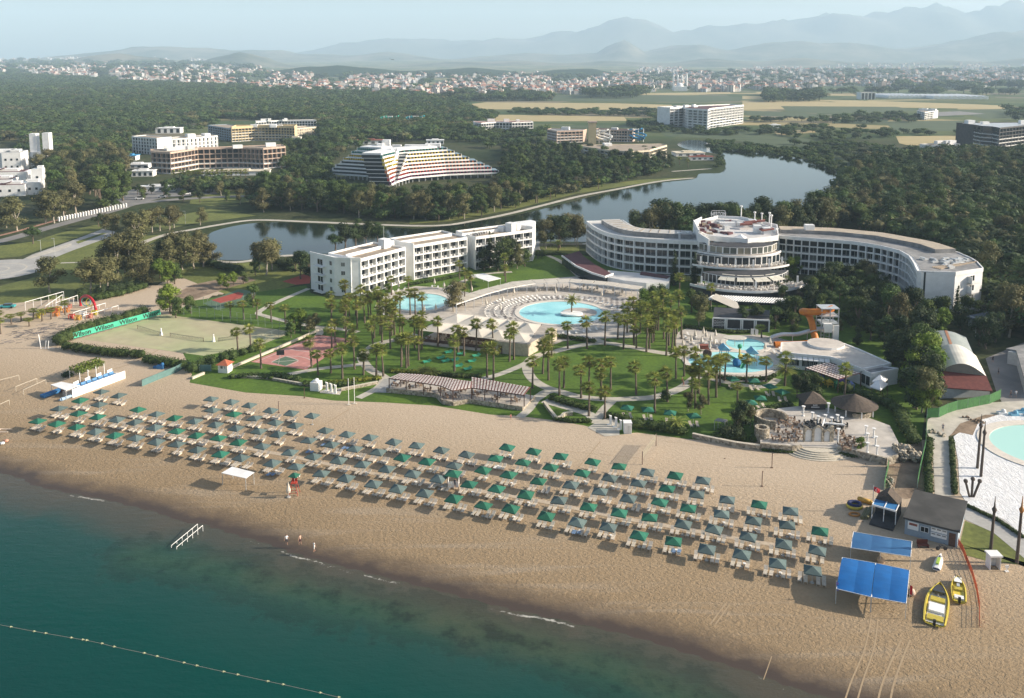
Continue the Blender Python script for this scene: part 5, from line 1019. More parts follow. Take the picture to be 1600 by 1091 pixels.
far_hotel('curved cream and yellow hotel at the tip of the wooded lake shore', [(912, 230), (950, 236), (985, 238), (1015, 236), (1021, 234), (1042, 228)], 10.5, 4, 12, 22, m_cream, roof=m_roof, huts=2, seed=13, limit=70)
far_hotel('tall white hotel with dark roof gables standing in the fields', [(1047, 170), (1068, 169), (1074, 171), (1106, 173), (1111, 171), (1162, 165.5)], 22, 7, 22, 24, W, roof=m_darkred, huts=4, seed=14, limit=90, par=1.5)
far_hotel('dark glass hotel with a framed white grid at the right edge of the photo', [(1522, 196), (1534, 198), (1551, 199), (1562, 201), (1620, 195)], 22, 7, 24, 18, m_dkgrey, huts=3, seed=15, roof=m_rail, limit=90)
far_hotel('white ship-like building with stepped decks in the green fields', [(1433, 173), (1445, 176), (1459, 174)], 10, 4, 16, 7, W, bal=None, huts=5, seed=16, limit=30)
far_hotel('unfinished white building with open bays in the yellow field', [(1452, 228), (1470, 228), (1500, 226)], 8, 3, 10, 12, W, bal=None, huts=5, seed=17, limit=36)
far_hotel('white hall with dark band in the bare fields', [(1346, 145), (1368, 145)], 14, 1, 25, 4, W, bal=None, huts=0, seed=18)
for k, (a, b_, y) in enumerate([(1388, 1448, 149), (1458, 1545, 150)]):
 c = P((a + b_) / 2, y + 5, 0); wd = (b_ - a) / PPM(c); e = empty('greenhouse', c, ('white arched greenhouses in the far fields, left group' if k == 0 else 'white arched greenhouses in the far fields, right group'), 'greenhouse'); b = MB(); n = 9
 for i in range(n):
  x0 = c.x - wd / 2 + wd * i / n; w_ = wd / n; pr = [(x0 + w_ / 2 - w_ / 2 * cos(pi * j / 6), 3 + 4 * sin(pi * j / 6)) for j in range(7)]
  b.add([(x, c.y, z) for x, z in pr] + [(x, c.y + 120, z) for x, z in pr], [(j, j + 1, 8 + j, 7 + j) for j in range(6)] + [tuple(range(7))[::-1]]); b.box((x0 + w_ / 2, c.y + 60, 0), (w_, 119, 3))
 b.build('roof', mat('greenhouse film', (.75, .75, .74), None, .2), e)
# wood-clad tower and slides of the far park
q = P(925, 225); e = empty('lookout_tower', q, 'square ochre wooden tower between the two brown hotels', 'tower'); b = MB(); b.box(q, (7, 7, 20)); b.build('shaft', m_ochre, e); b = MB(); b.box((q.x, q.y, 20), (8.4, 8.4, 1.4)); b.build('cap', m_tan, e)
# white twin-tower hotel at left edge
q = P(66, 262); e = empty('twin_tower_building', q, 'white building with two tall slab towers at the forest edge', 'building'); b = MB()
for x in (57, 77): s = P(x, 262); b.box((s.x, s.y, 0), (4.6, 6, 25 if x < 60 else 25.5), .1)
b.build('tower', W, e); b = MB(); s = P(67, 262); b.box((s.x, s.y, 0), (12, 8, 12)); b.build('wall', W, e)
rr = random.Random(5)
for i, (x, y, s, h, lb) in enumerate([(4, 268, (30, 16, 14), 14, 'large white block at the left edge below the forest'), (24, 268, (12, 14, 14), 14, 'white block with curved parapet beside the yellow wing'), (10, 290, (26, 12, 9), 9, 'white house with maroon roof slope at the left edge'), (62, 300, (6, 6, 14), 14, 'slim white tower among the eucalyptus trees'), (50, 303, (12, 8, 7), 7, 'low white house at the foot of the slim tower'),
  (20, 305, (16, 10, 6.5), 6, 'white terraced house with red roof near the eucalyptus trees'), (80, 298, (5, 6, 7), 7, 'small cream house behind the eucalyptus trees'), (36, 262, (16, 8, 9), 8, 'cream wing with a row of arched openings at the left edge'), (5, 300, (14, 12, 8), 8, 'white gabled house at the very left edge')]):
 q = P(x, y); e = empty('house', q, lb, 'house'); b = MB(); b.box(q, s, .25); b.box((q.x + 1, q.y + 1, s[2]), (s[0] * .5, s[1] * .5, 1.6), .25); b.build('wall', W if i not in (6, 7) else m_cream, e)
 b = MB(); b.box((q.x, q.y, s[2] + .02), (s[0] * .9, s[1] * .9, .12), .25);
 if i in (2, 5, 8): b.box((q.x - s[0] * .2, q.y - s[1] * .3, s[2] + .1), (s[0] * .5, s[1] * .4, .5), .25, 0, .3)
 b.build('roof', m_darkred if i in (2, 5, 8) else m_rail, e); d = Vector((cos(.25), sin(.25))); o = Vector((d.y, -d.x)); A_ = V2(q) - d * s[0] / 2 + o * s[1] / 2; windows(e, A_, A_ + d * s[0], [.2, .5, .8] if s[0] > 8 else [.5], [s[2] * f for f in ((.25, .6) if s[2] > 8 else (.4,))], 1.3, 1.4)
# striped pyramid hotel
def pyramid(label, base, topx, nfl, h, colours, seed, nb):
 """base: photo points of the lowest floor front, left to right; each storey steps in by topx at each end and back"""
 pts = [P(x, y) for x, y in base]; e = empty('hotel', pts[len(pts) // 2], label, 'hotel'); fh_ = h / nfl; g = resample(pts, nb); wl = MB(); gl = {}; tot = len(g) - 1
 for k in range(nfl):
  l = topx[0] * k; r = topx[1] * k; cur = offs(g, k * 1.0); n = tot; i0, i1 = int(round(l * n)), int(round(n - r * n)); cur = cur[i0:i1 + 1]; z = 3 + k * fh_
  inn_ = offs(cur, 1.6); bk_ = offs(cur, 13)[::-1]
  wl.prism(cur + bk_, z - .3, z, 0); ov = MB()
  for a, b_ in zip(cur, cur[1:]): wl.seg(a, b_, .25, z - .32, z + .75)
  wl.seg(cur[0], inn_[0], .3, z, z + fh_ - .2); wl.seg(cur[-1], inn_[-1], .3, z, z + fh_ - .2)
  core = MB(); core.prism(inn_ + bk_, z, z + fh_ - .3, 0); core.build('storey', m_gdark, e)
  cl = colours[k]
  if cl:
   f_ = MB()
   for j, (a, b_) in enumerate(zip(cur, inn_)):
    if j % 1 == 0: f_.seg(V2(a) + (V2(b_) - V2(a)) * .1, b_, .35, z + .7 if j else z, z + fh_ - .33)
   f_.build('coloured_divider', mat('paint_' + str(cl), cl, cl, 1), e)
 wl.prism(offs(g, nfl * 1.0)[int(topx[0] * nfl * tot):int(tot - topx[1] * nfl * tot) + 1] + offs(g, nfl * 1.0 + 12)[int(topx[0] * nfl * tot):int(tot - topx[1] * nfl * tot) + 1][::-1], 3 + nfl * fh_ - .3, 3 + nfl * fh_ + .8, 0)
 wl.build('parapet', W, e); cb = MB()
 for p in g[::2]: q_ = V2(p); cb.box((q_.x, q_.y + 3, 0), (.6, .6, 2.7))
 cb.build('column', W, e); return e, g
YL, OR, RD, PU, GR = (.70, .50, .04), (.62, .2, .07), (.60, .07, .06), (.22, .03, .10), (.08, .3, .25)
e, g = pyramid('white pyramid-shaped hotel wing with yellow, orange and red balcony stripes', [(612, 297), (619, 293), (642, 286), (697, 281), (740, 279), (779, 278)], (.012, .05), 8, 17.6, [PU, RD, OR, OR, YL, YL, YL, GR], 1, 40)
e2, g2 = pyramid('dark shaded pyramid hotel wing stepping down to the left', [(511, 279), (545, 281), (586, 284)], (.07, .0), 8, 17.6, [None, None, None, None, YL, YL, GR, GR], 2, 22)
b = MB(); a0, a1 = P(598, 295), P(617, 236, 20.5)
e3 = empty('stair_ramp', (a0.x, a0.y, 0), 'sloping white stair spine running up the nose of the pyramid hotel', 'staircase')
for s in (-2.0, 2.0):
 n = 10
 for i in range(n):
  t0, t1 = i / n, (i + 1) / n; p0 = V2(a0).lerp(V2(a1), t0) + Vector((s, 0)); p1 = V2(a0).lerp(V2(a1), t1) + Vector((s, 0)); b.prism([p0 + Vector((-.5, 0)), p0 + Vector((.5, 0)), p1 + Vector((.5, .01)), p1 + Vector((-.5, .01))], 0, 4.6 + 17.6 * t1 + .01 * i)
b.build('side_wall', W, e3); b = MB(); pa, pb = V2(a0), V2(a1)
for i in range(30): t0, t1 = i / 30, (i + 1) / 30; p0, p1 = pa.lerp(pb, t0), pa.lerp(pb, t1); b.prism([p0 + Vector((-1.5, 0)), p0 + Vector((1.5, 0)), p1 + Vector((1.5, .01)), p1 + Vector((-1.5, .01))], 0, 3 + 17.6 * t1)
b.build('step', m_dkgrey, e3)
for k, s in enumerate((-1, 1)):      # floors either side of the spine
 b = MB(); gm_ = MB()
 for i in range(8):
  t = (i + .6) / 9; p = pa.lerp(pb, t) + Vector((s * (5.2), 0)); b.box((p.x, p.y + 2, 3 + 17.6 * t - .6), (5.6, .3, .9)); b.box((p.x, p.y + 8, 3 + 17.6 * t - .7), (5.6, 12, .3)); gm_.box((p.x, p.y + 8.3, 3 + 17.6 * t - .4), (5.2, 10, 1.3))
 b.build('parapet', W, e3); gm_.build('glazing', m_gdark, e3)
b = MB()
for x, y, s in [(602, 229, (5, 5, 4.5)), (592, 230, (4, 4, 2.5)), (618, 230, (6, 4, 1.5)), (650, 230, (16, 5, 1.6)), (675, 229, (10, 5, 2))]: q = P(x, y, 21); b.box((q.x, q.y + 6, 20.4), s)
b.build('roof_hut', W, e)
# far water park
mg = mat('green slide', (.08, .42, .30), None, 1); mb_ = mat('blue slide', (.05, .25, .45), None, 1)
for k, (x, y, m, lb) in enumerate([(610, 198, mg, 'green water slide tangle among the trees beyond the pyramid hotel'), (650, 198, mat('teal slide', (.05, .35, .38), None, 1), 'teal and white water slide tower beyond the pyramid hotel'), (993, 222, mb_, 'blue water slide beside the curved cream hotel'), (940, 224, W, 'white straight water slides before the brown hotels')]):
 q = P(x, y); e = empty('water_slide', q, lb, 'water slide'); b = MB(); s = 10 if k < 2 else 6
 for j in range(3):
  pts = [(q.x + s * cos(i * .7 + j * 2) * (1 + j * .3), q.y + s * sin(i * .7 + j) * .8, 13 - i * 1.3 - j) for i in range(9)]
  for a, c in zip(pts, pts[1:]): b.tube(a, c, .9, 6)
 b.build('flume', m, e, world=True); b = MB()
 for j in range(4): b.tube((q.x + (j - 1.5) * 5, q.y, 0), (q.x + (j - 1.5) * 5, q.y, 13), .35)
 b.box((q.x, q.y, 12), (6, 4, .5)); b.build('tower', W, e)
for x, y, s, c_, lb in [(215, 262, (18, 10, 3), W, 'white pavilion roof among bright slides left of the brown hotel'), (205, 250, (10, 10, 4), mb_, 'blue-roofed kiosk left of the brown hotel'), (225, 275, (14, 8, 4), W, 'low white hut by the car park'), (370, 273, (44, 10, 3), m_cream, 'low cream loggia behind the palm row'), (245, 298, (22, 4, 3), W, 'long white canopy across the car park entrance'),
  (265, 178 + 30, (26, 12, 6), W, 'low white roofs at the forest edge'), (525, 228, (24, 12, 4), W, 'white flat-roofed hall left of the pyramid hotel'), (577, 225, (26, 10, 4), m_redroof, 'long red-roofed hall behind the pyramid hotel'), (464, 222, (8, 8, 5), m_cream, 'small cream house among trees above the pyramid hotel'), (1075, 243, (24, 14, 3), m_cream, 'cream pavilion on the far spit of the lake'), (1095, 250, (18, 6, 3), m_redroof, 'red-roofed boathouse on the spit'),
  (1290, 335, (8, 6, 4), W, 'small white hut in trees by the right lake shore'), (1280, 348, (10, 6, 3), W, 'white canopy roof behind the right hotel wing'), (1210, 285 - 85, (12, 8, 4), W, 'white shed among the field trees'), (995, 245, (12, 8, 4), m_redroof, 'red-tiled boathouse beside the curved cream hotel'), (680, 225, (16, 8, 4), W, 'white roofs among the trees right of the pyramid hotel')]:
 q = P(x, y); e = empty('building', q, lb, 'building'); b = MB(); b.box(q, (s[0], s[1], s[2] - .4), .1); b.build('wall', W, e); b = MB(); b.box((q.x, q.y, s[2] - .4), (s[0] + 1, s[1] + 1, .4), .1); b.box((q.x, q.y, s[2]), (s[0] * .4, s[1] * .5, .9), .1); b.build('roof', c_, e); A_ = Vector((q.x - s[0] / 2 * cos(.1) + s[1] / 2 * sin(.1), q.y - s[1] / 2 * cos(.1) - s[0] / 2 * sin(.1))); windows(e, A_, A_ + Vector((cos(.1), sin(.1))) * s[0], [.15, .4, .65, .9], [.6], s[0] * .12, max(.8, s[2] - 1.8))
# minarets
for i, (x, yt) in enumerate([(1052, 116), (1058.5, 115.5), (1065, 116), (1072.5, 115)]):
 q = P(x, 141); ht = HT(q, yt); b = MB(); b.tube(q, (q.x, q.y, ht * .88), 3.0, 8, 0, 2.4); b.cone((q.x, q.y), 2.8, ht * .88, ht, 8); b.cone((q.x, q.y), 4.2, ht * .6, ht * .63, 8, 0, 4.2)
 e = empty('minaret', q, 'slim white minaret, %s of four above the far town' % nth(i + 1), 'minaret', 'four minarets of the far mosque'); b.build('shaft', W, e)
q = P(1062, 142); e = empty('mosque', q, 'far white mosque with a dome between the four minarets', 'mosque'); b = MB(); b.box(q, (34, 30, 12)); b.build('wall', W, e); b = MB(); b.ball((q.x, q.y, 12), 10, 14, 8); b.build('dome', W, e)
# ---------------------------------------------------------------- the far town: 300 nearest houses, the rest one mass
m_town = []
for i, c in enumerate([(.54, .53, .52), (.46, .42, .37), (.56, .52, .47), (.42, .33, .28), (.42, .44, .46)]):
 m, N, L, B = nodes('town wall', .85, .1); g = N.new('ShaderNodeNewGeometry').outputs['Position']; mp = N.new('ShaderNodeMapping'); mp.inputs['Scale'].default_value = (.28, .28, .33); L.new(g, mp.inputs[0])
 bk_ = N.new('ShaderNodeTexBrick'); bk_.inputs['Color1'].default_value = (.05, .055, .06, 1); bk_.inputs['Color2'].default_value = (.09, .09, .09, 1); bk_.inputs['Mortar'].default_value = (*c, 1); bk_.inputs['Scale'].default_value = 1; bk_.inputs['Mortar Size'].default_value = .25; bk_.inputs['Brick Width'].default_value = 1; bk_.inputs['Row Height'].default_value = 1; bk_.offset = 0
 sx = N.new('ShaderNodeSeparateXYZ'); L.new(mp.outputs[0], sx.inputs[0]); cx = N.new('ShaderNodeCombineXYZ'); ad = mth(N, L, 'ADD', sx.outputs[0], sx.outputs[1]); L.new(ad, cx.inputs[0]); L.new(sx.outputs[2], cx.inputs[1]); L.new(cx.outputs[0], bk_.inputs[0]); L.new(bk_.outputs[0], B.inputs['Base Color']); m_town.append(m)
m_tred = mat('town red roof', (.42, .19, .13), None, .05); m_tgrey = mat('town flat roof', (.46, .43, .41), None, .05)
def house(b, x, y, z, w_, d_, h_, rz, k, roof):
 b.box((x, y, z - 1), (w_, d_, h_ + 1), rz, k)
 if roof: b.cone((x, y), hypot(w_, d_) / 2 * 1.02, z + h_, z + h_ + 3, 4, 5, 0, rz + atan2(d_, w_));
 else: b.box((x, y, z + h_), (w_ * .3, d_ * .4, 3), rz, k); b.box((x, y, z + h_ + .02), (w_ * .96, d_ * .96, .3), rz, 6)
TM = m_town + [m_tred, m_tgrey]; rr = random.Random(12); CITY = []
edge = [(-150, 122), (0, 124), (130, 128), (250, 136), (330, 142), (480, 149), (640, 153), (760, 155), (860, 149), (1000, 145), (1130, 144), (1250, 141), (1400, 139), (1600, 137), (1750, 136)]
far_ = [(-150, 109), (0, 110), (300, 109), (395, 111), (415, 123), (825, 122), (990, 122), (1005, 114), (1062, 115), (1075, 122), (1150, 121), (1170, 114), (1600, 112), (1750, 112)]
while len(CITY) < 9000:
 x = rr.uniform(-120, 1720); y0, y1 = interp(edge, x), interp(far_, x); y = y0 - (y0 - y1) * rr.random() ** 1.0
 if noise.noise(Vector((x * .02, y * .09, 1))) < -.22 or (1020 < x < 1090 and y > 139): continue
 q = P(x, y); z = terr(q.x, q.y); CITY.append((q.x, q.y, z, x))
CITY.sort(key=lambda c: c[1]); mass = MB()
for i, (x, y, z, px) in enumerate(CITY):
 tall = rr.random() < .2; h_ = (rr.uniform(11, 17) if tall else rr.uniform(5, 10)) * (1 + y / 14000); w_ = rr.uniform(8, 15) * (1 + y / 12000); d_ = rr.uniform(9, 15); rz = rr.choice((.2, .5, 1.1, -.3)) + rr.uniform(-.1, .1); k = rr.choice((0, 0, 1, 2, 2, 3, 4)); roof = rr.random() < .45
 if i < 300:
  b = MB(); house(b, x, y, z, w_, d_, h_, rz, k, roof); b.build('town_house', TM); CITY[i] = (x, y, z, px, bpy.data.objects[-1] if False else None, k, roof, tall)
  o = [c for c in COL.objects][-1]; o['_t'] = 1; tag(o, None, 'house'); CITY[i] = (px, o, k, roof, tall)
 else: house(mass, x, y, z, w_, d_, h_, rz, k, roof)
mass.build('town', TM, kind='stuff', world=False)
TOWN = sorted(CITY[:300], key=lambda c: c[0]); cn = ['white', 'beige', 'cream', 'brown', 'grey']; byk = {}
for px, o, k, roof, tall in TOWN: byk.setdefault((k, roof, tall), []).append(o)
for (k, roof, tall), os_ in byk.items():
 for i, o in enumerate(os_):
  tag(o, '%s %s house, %s roof, %s of these from the left along the town edge' % ('tall' if tall else 'low', cn[k], 'red hipped' if roof else 'flat grey', nth(i + 1)), 'house', 'houses along the near edge of the far town'); del o['_t']
woods('town_trees', [(-100, 122), (0, 124), (250, 134), (480, 147), (760, 152), (1000, 143), (1400, 137), (1700, 135), (1700, 116), (1000, 123), (410, 123), (390, 114), (0, 112)], 1300, 14, FW[:3], 61)
# ---------------------------------------------------------------- hedges
def hedge(pxs, h, w_, lb, m=None, dens=75, cat='hedge', name='hedge', z=0):
 pts = [V2(p) for p in wp(pxs)]; b = MB(); rr = random.Random(int(pxs[0][0] * 7 + pxs[0][1])); n_ = 0
 for a, c in zip(pts, pts[1:]):
  L_ = (c - a).length; k = max(1, int(L_ / (w_ * .55)))
  for i in range(k):
   q = a.lerp(c, (i + rr.random() * .5) / k); s = rr.uniform(.85, 1.12); b.ball((q.x, q.y, z + h * .45), w_ * .4, 7, 5, 0, h / w_); leaf_cloud(b, rr, [((q.x, q.y, z + h * .5), w_ * .55 * s, w_ * .55 * s, h * .55 * s)], dens * max(1, w_) * max(1, h * .7) * .6, .2, 0, .85)
 return b.build(name, m or m_hedge, label=lb, cat=cat)
for a in [([(92, 540), (120, 525), (165, 512), (235, 492)], 3.6, 5.0, 'thick dark hedge rising behind the green lettered windscreen'), ([(104, 546), (160, 555), (228, 560)], 2.4, 3.4, 'hedge along the seaward edge of the tennis court'), ([(228, 566), (262, 572), (292, 576)], 2.4, 3.4, 'dense bushes between the tennis court and the teal fence'),
 ([(300, 582), (322, 572), (345, 566), (372, 560)], 2.8, 3.6, 'dark bushes behind the red-roofed white gatehouse'), ([(378, 556), (398, 549), (412, 545)], 2.2, 3, 'bushes at the corner between tennis and basketball courts'), ([(362, 591), (400, 589), (430, 594)], 1.1, 2.2, 'low hedge seaward of the basketball court'), ([(426, 590), (450, 594), (472, 598)], 1.5, 2.6, 'rounded clipped hedge left of the shower cabin'),
 ([(474, 602), (520, 604), (560, 602)], 1.2, 2.0, 'hedge behind the three white shower pillars'), ([(862, 625), (885, 632), (915, 640), (938, 642)], 1.2, 2.2, 'triangular hedge between the garden paths'), ([(948, 652), (970, 655), (990, 664)], 1.2, 2.0, 'bright hedge beside the white beach cabin'),
 ([(992, 668), (1030, 672), (1078, 680)], 2.0, 3.6, 'broad dark hedge on the sand edge below the green lawn parasols'), ([(866, 527), (900, 531), (930, 536)], 1.2, 2.4, 'hedge between the large pool and the round lawn'), ([(1074, 576), (1100, 588), (1150, 594), (1200, 594), (1212, 588)], 1.0, 1.6, 'curved hedge round the children\'s pool'),
 ([(1070, 512), (1110, 517), (1145, 521), (1190, 520)], 1.0, 1.8, 'hedge between the low dark bar and the pool parasols'), ([(1322, 612), (1350, 622), (1385, 634), (1405, 648), (1412, 668)], 2.2, 3.4, 'sprawling green hedge right of the round thatched bar'), ([(1410, 668), (1425, 690), (1428, 700)], 2.4, 3.4, 'bushes above the rubble wall by the lane'),
 ([(1196, 668), (1180, 690), (1150, 688), (1110, 686)], 1.6, 2.4, 'bushes along the low stone wall left of the stone terrace'), ([(1453, 690), (1450, 730), (1452, 776)], 1.2, 1.6, 'brownish hedge strip on the left of the paved lane'), ([(1487, 690), (1489, 730), (1492, 774)], .8, 1.1, 'narrow hedge strip between the lane and the white sheeting'),
 ([(1512, 792), (1560, 815), (1600, 842)], .5, .8, 'low dry planting along the white sheeting'), ([(680, 586), (720, 590), (752, 590)], 1.1, 2.0, 'dark hedge behind the striped pergola'), ([(1195, 648), (1215, 640), (1238, 636)], 1.6, 2.2, 'leafy creeper on the low brick wall of the stone terrace'),
 ([(868, 657), (895, 660), (925, 660)], .9, 1.6, 'low hedge above the zigzag stone wall'), ([(1193, 705), (1215, 707), (1240, 708)], .6, .8, 'strip of ground plants on the terrace wall left of the round steps'), ([(1310, 712), (1350, 716), (1390, 721)], .7, .9, 'strip of ground plants on the terrace wall right of the round steps'),
 ([(845, 400), (870, 398), (900, 402)], 1.2, 2, 'hedge at the lake end of the straight hotel'), ([(640, 446), (690, 438), (735, 428)], 1.0, 2, 'planting along the foot of the straight hotel'), ([(955, 437), (990, 440), (1040, 444)], 1.4, 2, 'planting behind the curved poolside pergola'), ([(120, 470), (150, 470), (190, 462), (230, 450)], 2.4, 3.4, 'bushes under the eucalyptus trees behind the playground'), ([(75, 468), (90, 466)], 2.2, 3, 'bush at the foot of the lone eucalyptus')]:
 hedge(*a)
for a in [([(318, 412), (345, 420), (380, 428)], 3, 5, 'dark bushes on the near bank of the left pond'), ([(128, 462), (170, 458), (215, 448), (232, 440)], 3, 5, 'dark bushes under the big eucalyptus trees'), ([(215, 395), (250, 425)], 3, 5, 'bushes right of the tallest eucalyptus'), ([(430, 410), (455, 425)], 3, 5, 'dark bushes left of the straight hotel'), ([(1130, 684), (1165, 690)], 3, 3.5, 'dark bushes left of the stone pier')]: hedge(*a, m=m_dark)
for a in [([(506, 602), (545, 598), (590, 593), (600, 595)], 1.0, 2.0, 'bright yellow-green hedge left of the striped pergola'), ([(612, 582), (650, 584), (676, 586)], 1.0, 1.8, 'yellow-green hedge behind the left end of the striped pergola')]: hedge(*a, m=m_ybush)
hedge([(1248, 548), (1245, 560)], .8, 1.2, 'small purple shrubs by the kids club wall', m_purp); hedge([(716, 480), (712, 474)], 2.0, 2.0, 'reddish flowering bush beside the smaller pool', m_purp)
# ---------------------------------------------------------------- fences and walls
m_stone, N, L, B = nodes('rubble stone', .9); g = N.new('ShaderNodeNewGeometry').outputs['Position']; vr = N.new('ShaderNodeTexVoronoi'); vr.inputs['Scale'].default_value = 2.2; L.new(g, vr.inputs[0]); L.new(ramp(N, L, vr.outputs['Color'], [(.2, (.20, .17, .13)), (.5, (.34, .29, .22)), (.8, (.44, .39, .31))]), B.inputs['Base Color'])
bp = N.new('ShaderNodeBump'); bp.inputs['Distance'].default_value = .1; L.new(vr.outputs['Distance'], bp.inputs['Height']); bp.invert = True; L.new(bp.outputs[0], B.inputs['Normal'])
m_cap = mat('pale coping', (.56, .50, .40), None, 2); m_wood = mat('brown timber', (.13, .07, .05), (.09, .05, .035), 3); m_green = mat('green sheet fence', (.05, .16, .045), (.035, .12, .035), 1.5); m_teal = mat('teal mesh fence', (.10, .19, .18), None, 1); m_wire = mat('fence post', (.22, .27, .24), None, 1)
def wall(name, lb, pxs, h, t, m, cap=None, cat=None, z=0, k=0, px=None):
 pts = wp(pxs, z); pts = [V2(p) for p in pts]; pts = [Vector(p) for p in spline([tuple(p) for p in pts], k)] if k else pts; e = empty(name, (pts[0].x, pts[0].y, z), lb, cat or name.replace('_', ' ')); b = MB(); c = MB()
 for i, (a, d) in enumerate(zip(pts, pts[1:])):
  b.seg(a, d, t, z, z + h + .004 * (i % 2));
  if cap: c.seg(a, d, t + .15, z + h, z + h + .12 + .004 * (i % 2))
 b.build('wall' if cap else 'panel', m, e)
 if cap: c.build('coping', cap, e)
 else:
  for a in pts: c = MB(); c.box((a.x, a.y, z), (.1, .1, h + .15)); c.build('post', m_wire, e)
 return e
wall('garden_wall', 'low beige wall running from the basketball court down to the sand', [(497, 518), (440, 543), (395, 562), (360, 577)], .5, .4, m_cap, m_cap, 'wall'); wall('garden_wall', 'short beige wall stub on the sand below the red-roofed gatehouse', [(319, 585), (300, 593)], .5, .4, m_cap, m_cap, 'wall')
wall('garden_wall', 'zigzag stone wall where the garden path meets the sand', [(850, 632), (858, 643), (869, 657), (876, 656), (882, 650), (895, 649)], .7, .45, m_stone, m_cap, 'wall'); wall('garden_wall', 'low wall behind the grass strip left of the shower cabin', [(366, 590), (415, 592), (470, 602), (510, 607)], .5, .4, m_stone, m_cap, 'wall')
wall('garden_wall', 'low wall behind the flagpoles', [(533, 611), (560, 606), (590, 600)], .6, .4, m_stone, m_cap, 'wall'); wall('lake_wall', 'low pale parapet along the lake behind the hotels', [(842, 384), (880, 383), (910, 383)], .8, .3, m_cap, m_cap, 'wall')
wall('stone_wall', 'low stone retaining wall along the sand left of the stone terrace', [(1082, 684), (1100, 688), (1120, 692), (1150, 698), (1187, 703)], .9, .5, m_stone, m_cap, 'wall')
wall('green_fence', 'bright green sheet fence curving below the maroon-roofed hall', [(1448, 653), (1466.5, 652.5), (1480, 646), (1495, 641), (1511.6, 638), (1530, 634), (1546, 631), (1563, 623)], 2.2, .08, m_green, cat='fence'); wall('green_fence', 'long thin green fence between the stone terrace and the paved lane', [(1448, 660), (1446, 700), (1437, 740), (1433, 763)], 1.6, .08, m_green, cat='fence'); wall('green_fence', 'short green fence left of the rubble heap by the blue kiosk', [(1388, 730), (1384, 750), (1381, 766)], 1.5, .08, m_green, cat='fence')
wall('windbreak_fence', 'teal mesh windbreak on the sand beside the white stage', [(222, 604), (248, 593), (276, 582), (290, 574)], 1.6, .08, m_teal, cat='fence'); wall('windbreak_fence', 'dark mesh fence end in front of the dark bushes', [(288, 574), (312, 580), (330, 580)], 1.6, .08, m_teal, cat='fence')
def wire(lb, pxs, h, gap=2.5):
 pts = wp(pxs); e = empty('wire_fence', pts[0], lb, 'fence'); b = MB(); c = MB()
 for a, d in zip(pts, pts[1:]):
  n = max(1, int((d - a).length / gap))
  for i in range(n): q = a.lerp(d, i / n); b = MB(); b.tube(q, (q.x, q.y, h), .05, 5); b.build('post', m_wire, e)
  for z in (h * .5, h): c.tube((a.x, a.y, z), (d.x, d.y, z), .025, 4)
 c.build('wire', m_wire, e)
wire('tall wire fence on the landward side of the tennis court', [(262, 490), (300, 494), (360, 503), (448, 516)], 3.2); wire('tall wire fence at the right end of the tennis court', [(448, 517), (446, 525), (404, 541)], 2.8); wire('wire fence round the red clay court', [(318, 476), (345, 486), (392, 472), (402, 456)], 2.5)
# lettered windscreen
m_ban = mat('green banner', (.06, .42, .27), (.05, .36, .23), .6, .7); a, b_ = P(115, 532), P(251, 494); e = empty('windscreen_banner', a, 'long turquoise-green windscreen with black lettering at the end of the tennis court', 'banner'); b = MB(); b.seg(a, b_, .08, .5, 2.15); b.build('cloth', m_ban, e)
d = V2(b_) - V2(a); rz = atan2(d.y, d.x); dn = d.normalized(); o = Vector((dn.y, -dn.x)) * .07
for f in (.085, .335, .61, .885): q = V2(a) + d * f + o; text('Wilson', 1.85, (q.x, q.y, 1.3), rz, m_blk, e, sx=1.05, ext=.02)
b = MB()
for i in range(13): q = V2(a) + d * (i / 12) - o; b = MB(); b.box((q.x, q.y, 0), (.1, .1, 2.2)); b.build('post', m_wire, e)
for i, (x, y) in enumerate([(252, 524), (334, 534)]):
 q = P(x, y); e = empty('net_post_cover', q, 'white padded figure-like post on the tennis court, %s one' % ('left' if i == 0 else 'right'), 'post'); b = MB(); b.cone((q.x, q.y), .5, 0, .5, 10, 0, .35); b.cone((q.x, q.y), .35, .5, 1.8, 10, 0, .12); b.ball((q.x, q.y, 1.9), .2, 8, 6); b.build('cover', W, e); b = MB(); b.tube(q, (q.x, q.y, 2.2), .05); b.build('pole', m_rail, e)
m_net = mat('net mesh', (.05, .06, .05), None, 2)
def net(lb, p0, p1, h, m=m_net, z0=.1, name='sports_net', cat='net', wd=.012):
 a, c = P(*p0), P(*p1); e = empty(name, a, lb, cat); b = MB(); n = 22
 for i in range(n + 1): q = a.lerp(c, i / n); b.tube((q.x, q.y, z0), (q.x, q.y, h), wd, 3)
 for i in range(7): z = z0 + (h - z0) * i / 6; b.tube((a.x, a.y, z), (c.x, c.y, z), wd * 1.3 if i < 6 else .05, 3)
 b.build('mesh', m, e); b = MB(); b.tube(a, (a.x, a.y, h + .15), .07); b.tube(c, (c.x, c.y, h + .15), .07); b.build('post', m_wood, e); return e
net('low dark tennis net, left court', (215, 514), (252, 525), 1.0); net('low dark tennis net, right court', (266, 526), (318, 534), 1.0); net('short tennis net between the two white posts', (342, 534), (372, 530), 1.0)
net('beach volleyball net with pale tape on the sand', (1003.5, 726), (1025, 697), 2.5, mat('pale net', (.60, .52, .38), None, 2), 1.3, wd=.03)
